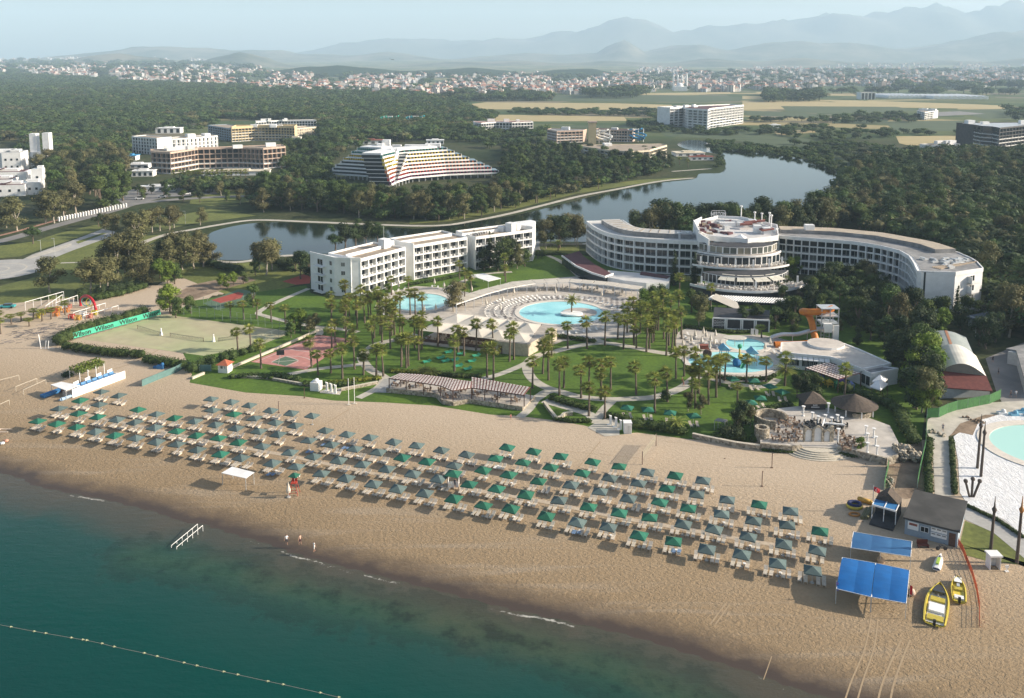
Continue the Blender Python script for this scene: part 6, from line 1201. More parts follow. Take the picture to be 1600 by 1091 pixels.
for x, y, h, lb in [(1206, 731, 2.9, 'single dark volleyball pole near the stone terrace wall'), (1190.5, 760, 2.9, 'single dark volleyball pole nearer the parasols'), (475.6, 622, 2.4, 'thin dark pole on the grass strip left of the shower cabin'), (435.6, 645, 2.6, 'dark pole between the back row parasols')]:
 q = P(x, y); b = MB(); b.tube(q, (q.x, q.y, h), .07, 6); b.box((q.x, q.y, -.02), (.4, .4, .08)); b.tube((q.x, q.y, h - .1), (q.x + .25, q.y, h - .1), .03, 4); b.build('volleyball_pole', m_wood, label=lb, cat='pole')
# ---------------------------------------------------------------- beach parasols and loungers
ROW = radians(-20); m_pg = mat('green canopy', (.020, .135, .085), (.015, .105, .066), 1.2, .85, rand=.12); m_pb = mat('blue grey canopy', (.095, .135, .13), (.075, .11, .108), 1.2, .85, rand=.15); m_lg = mat('lounger slats', (.62, .55, .455), (.50, .44, .36), 4, rand=.1)
m_tow = mat('blue towel', (.16, .25, .40), None, 3)
PAR = """157.5,610.5,B 186,616.5,B 125,624,G 154.5,630.5,B 92,637,B 122,644.5,G 153,649.5,G 182.5,653,B 211,658,B 242,666,B 275,671,G 307,677.5,G 340.5,683,G 372.5,689,G 58,656,G 88,659.5,G 119.5,665.5,G 149,672,B 179,678,G 211,682.5,B 244,688,B 276,692.5,B 308,700.5,B 344,707,G 376,712.5,B 214.5,638,G 244,645.5,B 273,651,G 304.5,655.5,B 337,661,B 369,667.5,B 329,621,B 360.5,626,B 390,631,B 331,639,B 364.5,644.5,G 397.5,651,B 422.5,638.7,B 455,643,B 487.5,647.5,B 507.5,670.7,B 542,676.5,B 578,681,B 615,688.7,B 651,694,B 689.5,700.5,B 728.7,707,B 792,697,G 429.5,658,B 462,662.5,B 482.5,685.5,B 517.5,692,B 553.7,698.5,B 590.5,704.5,B 628.7,711.7,G 667.5,718.7,G 708.7,725,B 773.7,713.7,G 403.7,671.7,B 435.5,676.7,B 408.7,695.5,B 453,704.5,B 489,710.7,B 528.7,717.5,B 567,724,B 605.5,729.5,B 644.5,738,B 686,745.7,B 754.5,731.7,G 795,740,G 733.7,753.7,G 776,760.7,G 426,721,B 462.5,727.5,B 502.5,737.5,B 541,744.5,B 583,754,B 621,760.7,B 663.7,768.7,B 710,777,G 754.5,786.7,G 798,791.7,G 833.5,703.5,G 876.7,711,G 926,719.5,G 967.9,727,G 1011,734.5,B 1055.6,740.7,G 816.6,721,G 859.8,728,G 909.6,737.3,G 952.8,744.8,B 998,752.7,B 1043,760.8,G 842,749.5,G 892.7,754.6,B 937.8,765.5,B 982.5,776.2,B 1029.9,781.4,G 1075.9,790.8,G 821.3,769.8,G 874.3,779.6,B 920,788.6,G 966.9,798.4,G 1015.8,806.2,G 1067.4,815.3,B 853.3,804,G 901.7,813,B 950,820,B 998.9,833.7,G 1052.4,842.5,G 1099,748,B 1136.7,779,B 1186.5,785.5,G 1236,794.9,B 1282.3,826.8,G 1088.8,769.5,B 1127.4,800.5,B 1178,810.8,B 1230.7,818.4,B 1276.7,856.9,B 1115,824,B 1168.7,836.2,B 1224,846.5,B 1270,887.9,B 1104.8,854,B 1159.3,863.4,B 1215.7,877.5,B"""
def parasol_proto(m):
 e = bpy.data.objects.new('beach_parasol', None); COL.objects.link(e); e.empty_display_size = .3; b = MB(); s = 1.24
 c = [(-s, -s), (s, -s), (s, s), (-s, s)]; b.add([(x, y, 2.02) for x, y in c] + [(0, 0, 2.62)] + [(x, y, 1.86) for x, y in c] + [(x * .97, y * .97, 1.98) for x, y in c] + [(0, 0, 2.55)], [(0, 1, 4), (1, 2, 4), (2, 3, 4), (3, 0, 4), (1, 0, 5, 6), (2, 1, 6, 7), (3, 2, 7, 8), (0, 3, 8, 5), (10, 9, 13), (11, 10, 13), (12, 11, 13), (9, 12, 13)])
 b.build('canopy', m, e, world=False); b = MB(); b.tube((0, 0, 0), (0, 0, 2.66), .035, 8)
 for x, y in c: b.tube((0, 0, 2.5), (x * .97, y * .97, 1.98), .018, 4)
 b.build('pole', m_rail, e, world=False); b = MB(); b.cone((0, 0), .33, 0, .12, 12, 0, .28); b.build('base', m_conc, e, world=False); return [e, list(e.children), False]
PP = {'G': parasol_proto(m_pg), 'B': parasol_proto(m_pb)}
def lounger_proto(m, name='sun_lounger', fr=None):
 e = bpy.data.objects.new(name, None); COL.objects.link(e); e.empty_display_size = .3; b = MB()
 b.box((0, -.28, .3), (.58, 1.35, .07));
 for x in (-.25, .25):
  for y in (-.85, .5): b.box((x, y, 0), (.06, .06, .3))
 b.build('frame', fr or m, e, world=False); b = MB(); b.add([(-.3, .38, .33), (.3, .38, .33), (.3, .98, .68), (-.3, .98, .68), (-.3, .38, .39), (.3, .38, .39), (.3, .96, .74), (-.3, .96, .74)], [(3, 2, 1, 0), (4, 5, 6, 7), (0, 1, 5, 4), (1, 2, 6, 5), (2, 3, 7, 6), (3, 0, 4, 7)]); b.tube((0, .9, .3), (0, .92, .66), .03, 4)
 b.build('backrest', m, e, world=False); return [e, list(e.children), False]
LP = lounger_proto(m_lg); LT = None
def place(pr, loc, rz, label, group=None, sc=None):
 if not pr[2]: o = pr[0]; pr[2] = True; o.location = loc; o.rotation_euler = (0, 0, rz); o['label'] = label;
 else: o = copy_tree(pr[0], loc, rz, sc, ch=pr[1]); o['label'] = label
 if group: o['group'] = group
 elif 'group' in o: del o['group']
 return o
for k in 'GB': PP[k][0]['category'] = 'beach parasol'
LP[0]['category'] = 'sun lounger'; pars = []
for t in PAR.split():
 x, y, k = t.split(','); q = P(float(x), float(y), 2.3); pars.append((q.x, q.y, k))
ux, uy = cos(ROW), sin(ROW); vmax = max(-x * uy * 0 + (x * -uy + y * ux) for x, y, k in pars); rowsd = {}
vv = sorted((x * -uy + y * ux, i) for i, (x, y, k) in enumerate(pars)); cur = None; rid = {}; r = 0; last = None
ordn = sorted(range(len(pars)), key=lambda i: sdist(pars[i][0], pars[i][1])); seaord = {}
sdv = {i: sdist(pars[i][0], pars[i][1]) for i in ordn}
def rowno(s): return max(1, int(round((s - 13) / 5.6)) + 1)
rows_ = {}
for i in ordn: rows_.setdefault(rowno(sdv[i]), []).append(i)
lmass = MB(); lcnt = 0; LTOT = []
for rn in sorted(rows_):
 ids = sorted(rows_[rn], key=lambda i: PX((*pars[i][:2], 0))[0]); cc = {'G': 0, 'B': 0}
 for i in ids:
  x, y, k = pars[i]; cc[k] += 1; col = 'green' if k == 'G' else 'blue-grey'; nm = '%s square parasol, %s %s one from the left, row %d from the sea' % (col, nth(cc[k]), col, rn); o = place(PP[k], (x, y, 0), ROW + R.uniform(-.1, .1), nm, 'parasols in rows on the sand', sc=(1, R.uniform(.94, 1.05), R.uniform(.95, 1.04))); o.rotation_euler[0] = R.uniform(-.05, .05); o.rotation_euler[1] = R.uniform(-.05, .05)
  n = R.choice((4, 4, 4, 3)) if y < 150 else R.choice((4, 3, 3, 2)); offs_ = {4: (-1.6, -.85, .75, 1.5), 3: (-1.2, -.4, .8), 2: (-.5, .45)}[n]
  if abs(x - P(459, 745).x) < 2: n = 0
  for j, ox in enumerate(offs_[:n]): LTOT.append((y, x + ux * ox * 1.08 - uy * (.25 + R.uniform(-.1, .1)), y + uy * ox * 1.08 + ux * (.25 + R.uniform(-.1, .1)), ROW + R.uniform(-.07, .07), '%s of the loungers under the %s parasol %s from the left, row %d' % (nth(j + 1), col, nth(cc[k]), rn)))
  if R.random() < .5:
   b = MB(); b.cone((0, 0), .25, .4, .46, 10, 0, .25); b.cone((0, 0), .12, 0, .4, 8, 0, .08); tq = (x + ux * .05 - uy * 1.3, y + uy * .05 + ux * 1.3 - 1.0)
   if 'side_table' not in CELL: CELL['side_table'] = b.mesh('side_table', W)
   t_ = bpy.data.objects.new('side_table', CELL['side_table']); COL.objects.link(t_); t_.location = (tq[0], tq[1], 0); tag(t_, 'small white table under the %s %s parasol, row %d from sea' % (nth(cc[k]), col, rn), 'side table', 'side tables under the parasols')
LTOT.sort(key=lambda t: t[0])
for i, (yk, x, y, rz, lb) in enumerate(LTOT):
 if i < 255: place(LP, (x, y, 0), rz, lb, 'loungers under the beach parasols')
 else:
  mx = Vector((cos(rz), sin(rz))); my = Vector((-sin(rz), cos(rz))); c = Vector((x, y)) - my * .28; lmass.box((c.x, c.y, .3), (.62, 1.3, .07), rz); p = Vector((x, y)); v = [p + mx * a + my * b__ for a, b__ in ((-.3, .38), (.3, .38), (.3, .98), (-.3, .98))]
  lmass.add([(*v[0], .33), (*v[1], .33), (*v[2], .68), (*v[3], .68), (*v[0], .39), (*v[1], .39), (*v[2], .74), (*v[3], .74)], [(3, 2, 1, 0), (4, 5, 6, 7), (0, 1, 5, 4), (1, 2, 6, 5), (2, 3, 7, 6), (3, 0, 4, 7)]); lmass.box((c.x - mx.x * .2, c.y - mx.y * .2, 0), (.06, 1.2, .3), rz); lmass.box((c.x + mx.x * .2, c.y + mx.y * .2, 0), (.06, 1.2, .3), rz)
lmass.build('sun_loungers_at_the_back', m_lg, kind='stuff')
for i, (x, y) in enumerate([(505, 692), (537, 697), (481, 703), (420, 738), (774, 727), (897, 828), (1053, 857)]):
 q = P(x, y, .75); b = MB(); b.box((q.x, q.y, .39), (.6, 1.2, .04), ROW); b.box((q.x + .8, q.y - .1, .39), (.6, .9, .04), ROW); b.build('beach_towel', m_tow if i != 4 else W, label='%s towels spread over loungers, %s spread from the left' % ('white' if i == 4 else 'blue', nth(sorted([505, 537, 481, 420, 774, 897, 1053]).index(x) + 1)), cat='towel')
# lawn parasols (green) with loungers
for i, (x, y, w_) in enumerate([(980, 635, 'leftmost of the four parasols above the sand hedge'), (1012, 638, 'second of the four parasols above the sand hedge'), (1047, 643, 'third of the four parasols above the sand hedge'), (1083.7, 647.5, 'last of the four parasols above the sand hedge'), (1203, 601.5, 'upper one below the children\'s pool steps'), (1222, 610, 'rightmost beside the date palm'),
  (1188, 620, 'in the middle of the shaded lawn'), (1173, 627, 'nearest the dark bushes'), (1145, 590, 'left one at the children\'s pool hedge'), (1178, 593, 'right one at the children\'s pool hedge')]):
 q = P(x, y, 2.3); place(PP['G'], (q.x, q.y, 0), R.uniform(-.5, .5), 'dark green parasol on the lawn, ' + w_, 'parasols on the lawn')
 for j in (-1, 1): place(LP, (q.x + j * .7, q.y - .6, 0), R.uniform(-.2, .2), '%s pale lounger under the green lawn parasol %s' % ('left' if j < 0 else 'right', w_.split(' ')[0] + ' ' + ' '.join(w_.split(' ')[1:4])), 'loungers on the lawn')
m_gl = mat('green plastic', (.05, .38, .22), None, 2); GL = lounger_proto(m_gl, 'lawn_lounger'); GL[0]['category'] = 'sun lounger'
for i, (x, y) in enumerate([(565, 350), (680, 318), (720, 345), (745, 270), (800, 335), (830, 385), (850, 285), (905, 410), (940, 345), (975, 300)]):
 for j in (0, 1): q = P(560 + x / 5.323, 500 + y / 5.323 + j * 1.6); place(GL, (q.x + j * .3, q.y, 0), -1.2, 'bright green lounger on the lawn, %s of pair %d from the left' % (('back', 'front')[j], i + 1), 'green loungers on the palm lawn')
# ---------------------------------------------------------------- striped pergola on its stone terrace
fl_ = [P(x, y) for x, y in [(604, 613), (682, 621), (691.5, 631), (708, 634.5), (733, 630), (817, 642)]]; bk2 = [P(x, y) for x, y in [(836, 622), (745, 604), (628, 590)]]
e = empty('pergola', fl_[0], 'long undulating red and white slatted pergola on a stone terrace above the sand', 'pergola'); b = MB(); b.prism(fl_ + bk2, 0, .5, 0, 1)
for a, c in zip(fl_, fl_[1:]): b.seg(a, c, .4, 0, 1.0)
b.build('terrace', [m_stone, m_pave], e)
fr = [P(x, y, 3.2) for x, y in [(608, 591), (645, 596), (687.7, 602.5), (706.5, 610.5), (736.6, 606)]]; bk3 = [P(x, y, 3.8) for x, y in [(626, 583), (660, 585), (700, 590), (720, 593.5), (738, 596)]]; fr2 = [P(x, y, 3.1) for x, y in [(737, 606), (778, 611.5), (819, 617.5)]]; bk4 = [P(x, y, 3.7) for x, y in [(737, 589), (780, 596.5), (828.7, 605)]]
m_slat = mat('white slat', (.66, .58, .54), None, 2); m_slr = mat('russet slat', (.22, .10, .085), None, 2)
def striped(e, F_, B_, n, z0=3.2, z1=3.75):
 A_, C_ = resample(F_, n), resample(B_, n); w_ = MB(); r_ = MB()
 for i in range(n):
  for q, f in ((w_, (0, .56)), (r_, (.56, 1.0))):
   a0 = V2(A_[i]).lerp(V2(A_[i + 1]), f[0]); a1 = V2(A_[i]).lerp(V2(A_[i + 1]), f[1]); c0 = V2(C_[i]).lerp(V2(C_[min(n, i + 1)]), f[0]); c1 = V2(C_[i]).lerp(V2(C_[min(n, i + 1)]), f[1]); K = 7
   for k in range(K):
    t0, t1 = k / K, (k + .62 if q is w_ else k + 1) / K; zz = .1 if q is w_ else 0
    v = [a0.lerp(c0, t0), a1.lerp(c1, t0), a1.lerp(c1, t1), a0.lerp(c0, t1)]; h_ = [z0 + (z1 - z0) * t + zz for t in (t0, t0, t1, t1)]
    q.add([(*p, h) for p, h in zip(v, h_)] + [(*p, h - .07) for p, h in zip(v, h_)], [(0, 1, 2, 3), (7, 6, 5, 4), (0, 4, 5, 1), (1, 5, 6, 2), (2, 6, 7, 3), (3, 7, 4, 0)])
 w_.build('white_slats', m_slat, e); r_.build('russet_slats', m_slr, e)
striped(e, fr, bk3, 26); striped(e, fr2, bk4, 18, 3.1, 3.7)
for L2 in (resample(fr, 5), resample(bk3, 5), resample(fr2, 4), resample(bk4, 4)):
 for p in L2: b = MB(); b.box((p[0], p[1], .3), (.2, .2, 2.9)); b.build('post', m_wood, e)
b = MB()
for L2, z in ((fr, 3.02), (fr2, 2.92), (bk3, 3.5), (bk4, 3.45)):
 for p, q in zip(L2, L2[1:]): b.seg(p, q, .14, z, z + .16)
b.build('beam', m_wood, e)
SETD = SETM.copy(); SETD.materials[0] = mat('rattan', (.22, .15, .10), (.15, .10, .07), 3)
def dset(pxs, where, me=None, z=0.0, nm='wooden'):
 for i, (x, y) in enumerate(pxs): q = P(x, y, z); o = bpy.data.objects.new('dining_set', me or SETD); COL.objects.link(o); o.location = (q.x, q.y, z); o.rotation_euler = (0, 0, R.uniform(0, 1.5)); tag(o, '%s table with four chairs %s, %s from the left' % (nm, where, nth(i + 1)), 'dining set', 'table sets ' + where)
dset([(618, 604), (632, 600), (640, 608), (655, 604), (668, 612), (690, 612), (698, 622), (712, 622), (722, 612), (745, 618), (760, 612), (775, 625), (790, 618), (806, 628)], 'under the striped pergola', z=.5)
# ---------------------------------------------------------------- tent-roofed restaurant
m_tent = mat('tent membrane', (.72, .66, .57), (.65, .60, .52), .3, .6, trans=.25); FL_, FR_, BR_, BL_ = P(653.5, 516, 3.4), P(823.5, 537, 3.4), P(846, 507, 3.4), P(716, 489, 3.4)
bl, br_ = P(650, 536), P(775, 551.5); e = empty('restaurant', bl, 'open poolside restaurant under a peaked white tent roof with a stone end block', 'restaurant'); b = MB()
for i in range(5):
 for j in range(2):
  f = lambda u_, v_: V2(FL_).lerp(V2(FR_), u_).lerp(V2(BL_).lerp(V2(BR_), u_), v_); c = [f(i / 5, j / 2), f((i + 1) / 5, j / 2), f((i + 1) / 5, (j + 1) / 2), f(i / 5, (j + 1) / 2)]; m_ = (c[0] + c[2]) / 2; N_ = 6
  for s in range(4):
   a_, d_ = c[s], c[(s + 1) % 4]
   for k in range(N_):
    t0, t1 = k / N_, (k + 1) / N_; z0, z1 = 3.4 + 1.15 * t0 ** 1.3, 3.4 + 1.15 * t1 ** 1.3; b.add([(*a_.lerp(m_, t0), z0), (*d_.lerp(m_, t0), z0), (*d_.lerp(m_, t1), z1), (*a_.lerp(m_, t1), z1)], [(0, 1, 2, 3)])
b.build('tent_roof', m_tent, e)
for i in range(6):
 for v_ in (0, .5, 1): q = f(i / 5, v_); b = MB(); b.tube((q.x, q.y, 0), (q.x, q.y, 3.45), .1, 8); b.build('post', m_wood, e)
b = MB(); b.prism([P(648, 537), P(775, 552), P(836, 523), P(712, 504)], 0, .35); b.build('floor', m_pave, e); b = MB(); b.seg(P(650, 534), P(775, 549), .3, .3, 1.1); b.seg(P(700, 528), P(770, 536), 1.2, .3, 2.6); b.build('counter', m_wood, e)
sp = [P(774, 551.5), P(825, 557.5), P(870, 531), P(832, 524)]; b = MB(); b.prism(sp, 0, 3.3, 0, 1); b.build('stone_block', [mat('pale stone blocks', (.52, .45, .34), (.40, .34, .26), 1.2, bump=.03), mat('weathered deck', (.44, .39, .33), (.33, .29, .25), .8)], e)
b = MB(); q0, q1 = V2(sp[0]), V2(sp[1]); dd = (q1 - q0).normalized(); oo = Vector((dd.y, -dd.x)); q = q0 + dd * 1.4 + oo * .05; b.box((q.x, q.y, 0), (1.1, .12, 2.2), atan2(dd.y, dd.x)); b.build('door', m_wood, e)
dset([(668, 530), (684, 532), (700, 533), (716, 536), (733, 538), (750, 541), (765, 543), (690, 524), (720, 528), (750, 531), (780, 530), (800, 520)], 'inside the tent restaurant', z=.35)
# curved poolside pergola, gazebos
arcp = [P(x, y, 3.0) for x, y in [(704, 473), (730, 464.5), (755, 456), (787, 447.5), (830, 440), (889, 438), (949, 443), (1001, 450.5)]]; ar2 = resample(arcp, 18); inr = offs(ar2, -2.4); outr = offs(ar2, 2.4)
e = empty('pergola', (ar2[9][0], ar2[9][1], 0), 'curved pale canvas pergola sweeping behind the large round pool', 'pergola')
for i in range(18):
 b = MB(); a_, c_, d_, g_ = V2(inr[i]), V2(inr[i + 1]), V2(outr[i + 1]), V2(outr[i]); s = .03; b.prism([a_.lerp(c_, s), a_.lerp(c_, 1 - s), g_.lerp(d_, 1 - s), g_.lerp(d_, s)], 2.9 + .03 * (i % 2), 3.0 + .03 * (i % 2)); b.build('canvas_panel', m_tent, e)
for i in range(19):
 for p in (inr[i], outr[i]): b = MB(); b.box((p[0], p[1], 0), (.22, .22, 3.12)); b.build('post', W, e)
b = MB()
for L2 in (inr, outr):
 for p, q in zip(L2, L2[1:]): b.seg(p, q, .16, 2.72, 2.88)
b.build('beam', W, e); dset([(840, 455), (865, 453), (885, 452), (905, 454), (925, 455), (945, 458), (965, 461)], 'under the curved poolside pergola', me=SETM, nm='white')
def gazebo(lb, pxs, h, m, peak=.0, name='gazebo', post=m_rail, th=.12, pr=.06, cat=None):
 c = [P(x, y, h) for x, y in pxs]; e = empty(name, (c[0].x, c[0].y, 0), lb, cat or name.replace('_', ' ')); b = MB(); m_ = sum((V2(p) for p in c), Vector((0, 0))) / len(c)
 if peak: b.add([(p.x, p.y, h) for p in c] + [(m_.x, m_.y, h + peak)], [(i, (i + 1) % len(c), len(c)) for i in range(len(c))]); b.add([(p.x, p.y, h) for p in c] + [(p.x, p.y, h - .25) for p in c], [(i, (i + 1) % len(c), len(c) + (i + 1) % len(c), len(c) + i) for i in range(len(c))])
 else: b.prism(c, h - th, h)
 b.build('roof', m, e)
 for p in c: q = V2(p).lerp(m_, .05); b = MB(); b.tube((q.x, q.y, 0), (q.x, q.y, h - th - .005 if not peak else h), pr, 6); b.build('post', post, e)
 return e
gazebo('flat white canopy on slim posts beside the straight hotel', [(734, 430), (755, 427), (783, 435), (763, 439.6)], 3.0, W); gazebo('flat white sunshade standing alone on the sand seaward of the parasols', [(345.8, 739), (384.3, 747.5), (397.5, 738.1), (362.7, 729.2)], 2.3, W, name='beach_canopy', th=.06)
gazebo('square white peaked gazebo nearer the camera by the kids club', [(1359, 604), (1376, 609), (1388, 600), (1370, 594)], 2.8, W, 1.3, post=m_wood); gazebo('square white peaked gazebo behind, against the kids club wall', [(1362, 596), (1380, 599), (1387, 592), (1370, 588)], 2.8, W, 1.3, post=m_wood)
gazebo('small grey flat roof shelter among bushes by the lawn', [(1116, 657), (1133, 660), (1137, 656), (1122, 653)], 2.2, m_groof); gazebo('cream canvas panel at the right of the large pool', [(984, 472), (1003, 474), (1004, 482), (996, 484)], 2.8, m_tent)
# ---------------------------------------------------------------- pool furniture
WL = lounger_proto(mat('white lounger', (.72, .69, .64), None, 2), 'pool_lounger'); WL[0]['category'] = 'pool lounger'
e = bpy.data.objects.new('closed_parasol', None); COL.objects.link(e); e['category'] = 'closed parasol'; b = MB(); b.cone((0, 0), .34, .9, 1.3, 10, 0, .42); b.cone((0, 0), .42, 1.3, 2.9, 10); b.build('canopy', m_tent, e, world=False); b = MB(); b.tube((0, 0, 0), (0, 0, 1.0), .04); b.build('pole', m_rail, e, world=False); b = MB(); b.cone((0, 0), .4, 0, .14, 10, 0, .35); b.build('base', m_conc, e, world=False); CP = [e, list(e.children), False]
def row(pr, pts, where, what, jit=.2, face=None):
 for i, (x, y) in enumerate(sorted(pts)):
  q = P(x, y); rz = R.uniform(-jit, jit) + (atan2(face[1] - q.y, face[0] - q.x) + pi / 2 if face else 0); place(pr, (q.x, q.y, 0), rz, '%s %s, %s from the left' % (what, where, nth(i + 1)), what + 's ' + where)
pc = POOL[1]; pl = [(POOL[2] * k * cos(radians(a)) + pc.x, POOL[3] * k * sin(radians(a)) + pc.y) for k, a0, a1, st in ((1.28, 95, 205, 5.2), (1.5, 110, 215, 4.6), (1.72, 140, 205, 4.2)) for a in [a0 + st * i for i in range(int((a1 - a0) / st))]]
row(WL, [PX((x, y, 0)) for x, y in pl], 'around the left side of the large pool', 'white lounger', .15, (pc.x, pc.y)); pl2 = [(POOL[2] * 1.3 * cos(radians(a)) + pc.x, POOL[3] * 1.32 * sin(radians(a)) + pc.y) for a in [-8, 0, 8, 16, 24, 32, 40, 48, 56, 64, 72, 80, 88]]
row(WL, [PX((x, y, 0)) for x, y in pl2], 'behind the right side of the large pool', 'white lounger', .15, (pc.x, pc.y)); row(CP, [(760, 480), (786, 475), (803, 462), (814, 452), (868, 462), (880, 455), (940, 466), (933, 456), (958, 459), (972, 462), (985, 486), (782, 488), (850, 448), (912, 452), (918, 456)], 'around the large pool', 'closed white parasol')
row(CP, [(1086, 530), (1096, 540), (1091, 552), (1103, 531), (1110, 537), (1118, 530), (1099, 526), (1067, 545), (1116, 543), (1109, 548), (1064, 528), (1203, 542), (1195, 550), (1080, 538)], 'on the deck left of the slide pool', 'closed white parasol'); row(WL, [(1072, 530), (1078, 534), (1084, 538), (1090, 545), (1098, 536), (1104, 540), (1112, 534), (1120, 536), (1088, 528), (1075, 524), (1122, 545), (1076, 548), (1085, 555), (1210, 552), (1220, 548), (1228, 552), (1236, 546), (1216, 558)], 'on the deck left of the slide pool', 'white lounger')
row(WL, [(606, 462), (614, 458), (622, 456), (632, 453), (675, 450), (684, 451), (694, 454), (702, 458), (598, 466), (600, 492), (612, 494)], 'around the smaller pool', 'white lounger'); row(CP, [(604, 458), (623, 452), (679, 447), (694, 452), (737, 458), (681, 488), (663, 490)], 'around the smaller pool', 'closed white parasol')
row(WL, [(870, 527), (880, 524), (890, 523), (900, 521), (912, 520), (922, 518), (932, 516), (942, 514)], 'on the seaward rim of the large pool', 'white lounger')
# ---------------------------------------------------------------- kids club
c = [P(x, y, 4) for x, y in [(1220, 551), (1297, 558), (1310, 562), (1347, 577), (1392, 568.5), (1341, 546), (1309, 534), (1264, 534.5), (1221, 536)]]
e = empty('kids_club', (c[0].x, c[0].y, 0), 'low flat-roofed building with an angled pale roof beside the slide tower', 'building'); m_lroof = mat('pale flat roof', (.58, .52, .45), (.46, .41, .36), .12, .9, tscale=.8, tamt=.1); inn = [V2(p).lerp(V2(P(1300, 555, 4)), .06) for p in c]
b = MB(); b.prism(inn, 0, 3.6, 0); b.build('wall', W, e); b = MB(); b.prism(c, 3.6, 3.95, 0, 1)
for p, q in zip(c, c[1:] + c[:1]): b.seg(p, q, .3, 3.55, 4.2)
b.build('roof', [W, m_lroof], e); windows(e, inn[0], inn[1], [.05, .13, .21, .29, .45, .53, .61, .69, .85, .95], [.9], 1.1, 1.9, m_gdark); windows(e, inn[1], inn[2], [.3, .7], [.9], .9, 1.9, m_gdark)
b = MB(); A_, B_ = V2(c[0]), V2(c[1]); d = (B_ - A_).normalized(); o = Vector((d.y, -d.x))
for i in range(9): a_, b__ = A_.lerp(B_, (i + .06) / 9), A_.lerp(B_, (i + .94) / 9); b.add([(*a_, 3.5), (*b__, 3.5), (*(b__ + o * 1.1), 3.0), (*(a_ + o * 1.1), 3.0), (*(b__ + o * 1.1), 2.8), (*(a_ + o * 1.1), 2.8)], [(0, 1, 2, 3), (3, 2, 4, 5)])
b.build('awning', W, e); b = MB(); q = P(1290, 539, 4); b.prism([(q.x + 4.6 * cos(t / 20 * 6.283), q.y + 4.2 * sin(t / 20 * 6.283)) for t in range(20)], 3.9, 4.5, 0, 1); b.build('oval_roof', [W, m_lroof], e)
c = [P(x, y, 3.7) for x, y in [(1347, 577.6), (1360.5, 584), (1403.5, 576.6), (1364, 571)]]; e = empty('annex', (c[1].x, c[1].y, 0), 'white windowless block with a dark roof at the end of the kids club', 'building'); b = MB(); b.prism(c, 0, 3.5);
for p, q in zip(c, c[1:] + c[:1]): b.seg(p, q, .25, 3.4, 3.9)
b.build('wall', W, e); b = MB(); b.prism([V2(p).lerp(V2(P(1372, 577, 3.7)), .05) for p in c], 3.5, 3.62); b.build('roof', m_groof, e); windows(e, c[0], c[1], [.5], [.5], 3.0, 2.4, m_gdark)
F_ = [P(x, y, 3.2) for x, y in [(1259, 575), (1284, 584), (1310, 593)]]; B_ = [P(x, y, 3.4) for x, y in [(1295, 566.5), (1322, 575), (1345.5, 583)]]; e = empty('pergola', (F_[0].x, F_[0].y, 0), 'square white and brown chequered slat pergola over coloured play toys', 'pergola'); striped(e, F_, B_, 12, 3.2, 3.4);
for p in F_ + B_: b = MB(); b.box((p.x, p.y, 0), (.22, .22, 3.2)); b.build('post', m_wood, e); b = MB(); [b.seg(p, q, .18, 3.0, 3.12) for L_ in (F_, B_) for p, q in zip(L_, L_[1:])]; b.build('beam', m_wood, e)
for i, (x, y, cl, nm) in enumerate([(1283, 600, (.6, .42, .03), 'yellow'), (1296, 604, (.65, .45, .05), 'amber'), (1308, 606, (.08, .35, .15), 'green'), (1313, 600, (.25, .12, .5), 'purple'), (1316, 608, (.7, .65, .1), 'pale yellow'), (1329, 607, (.15, .2, .45), 'blue'), (1282, 594, (.05, .08, .3), 'dark blue')]):
 q = P(x, y); e = empty('play_cube', q, '%s toy block house under the chequered pergola' % nm, 'toy house'); b = MB(); m = mat('toy ' + nm, cl, None, 1)
 for sx in (-.6, .6):
  for sy in (-.6, .6): b.box((q.x + sx, q.y + sy, 0), (.15, .15, 1.2))
 b.box((q.x, q.y, .5), (1.2, 1.2, .15)); b.build('frame', m, e); b = MB(); b.cone((q.x, q.y), 1.1, 1.2, 1.9, 4, 0, 0, pi / 4); b.build('roof', m, e)
# ---------------------------------------------------------------- slide tower
m_or = mat('orange slide', (.62, .20, .02), (.52, .15, .02), .8, .45); q = P(1291, 532); tx, ty = q.x, q.y; e = empty('slide_tower', q, 'white steel slide tower with an orange coil and a long white chute', 'slide tower'); b = MB()
for dx in (-2.3, 0, 2.3):
 for dy in (-2, 2): b.box((tx + dx, ty + dy, 0), (.25, .25, 9.6))
for z in (3, 5.2, 7.2, 9.4): b.box((tx, ty, z), (5.0, 4.4, .2))
for z in (3.9, 6.1, 8.1):
 for dy in (-2.1, 2.1): b.box((tx, ty + dy, z), (4.8, .08, .12));
for s in range(8): b.tube((tx - 2.3 + (s % 2) * 4.6, ty - 2.05, s * 1.1), (tx + 2.3 - (s % 2) * 4.6, ty - 2.05, s * 1.1 + 1.1), .07, 5)
b.build('tower', m_rail, e); b = MB(); b.box((tx - .8, ty - 2.6, 3.2), (2.2, 1.0, 2.4)); b.box((tx + 1.6, ty - 2.3, 0), (1.6, .5, 5)); b.build('cabin', W, e)
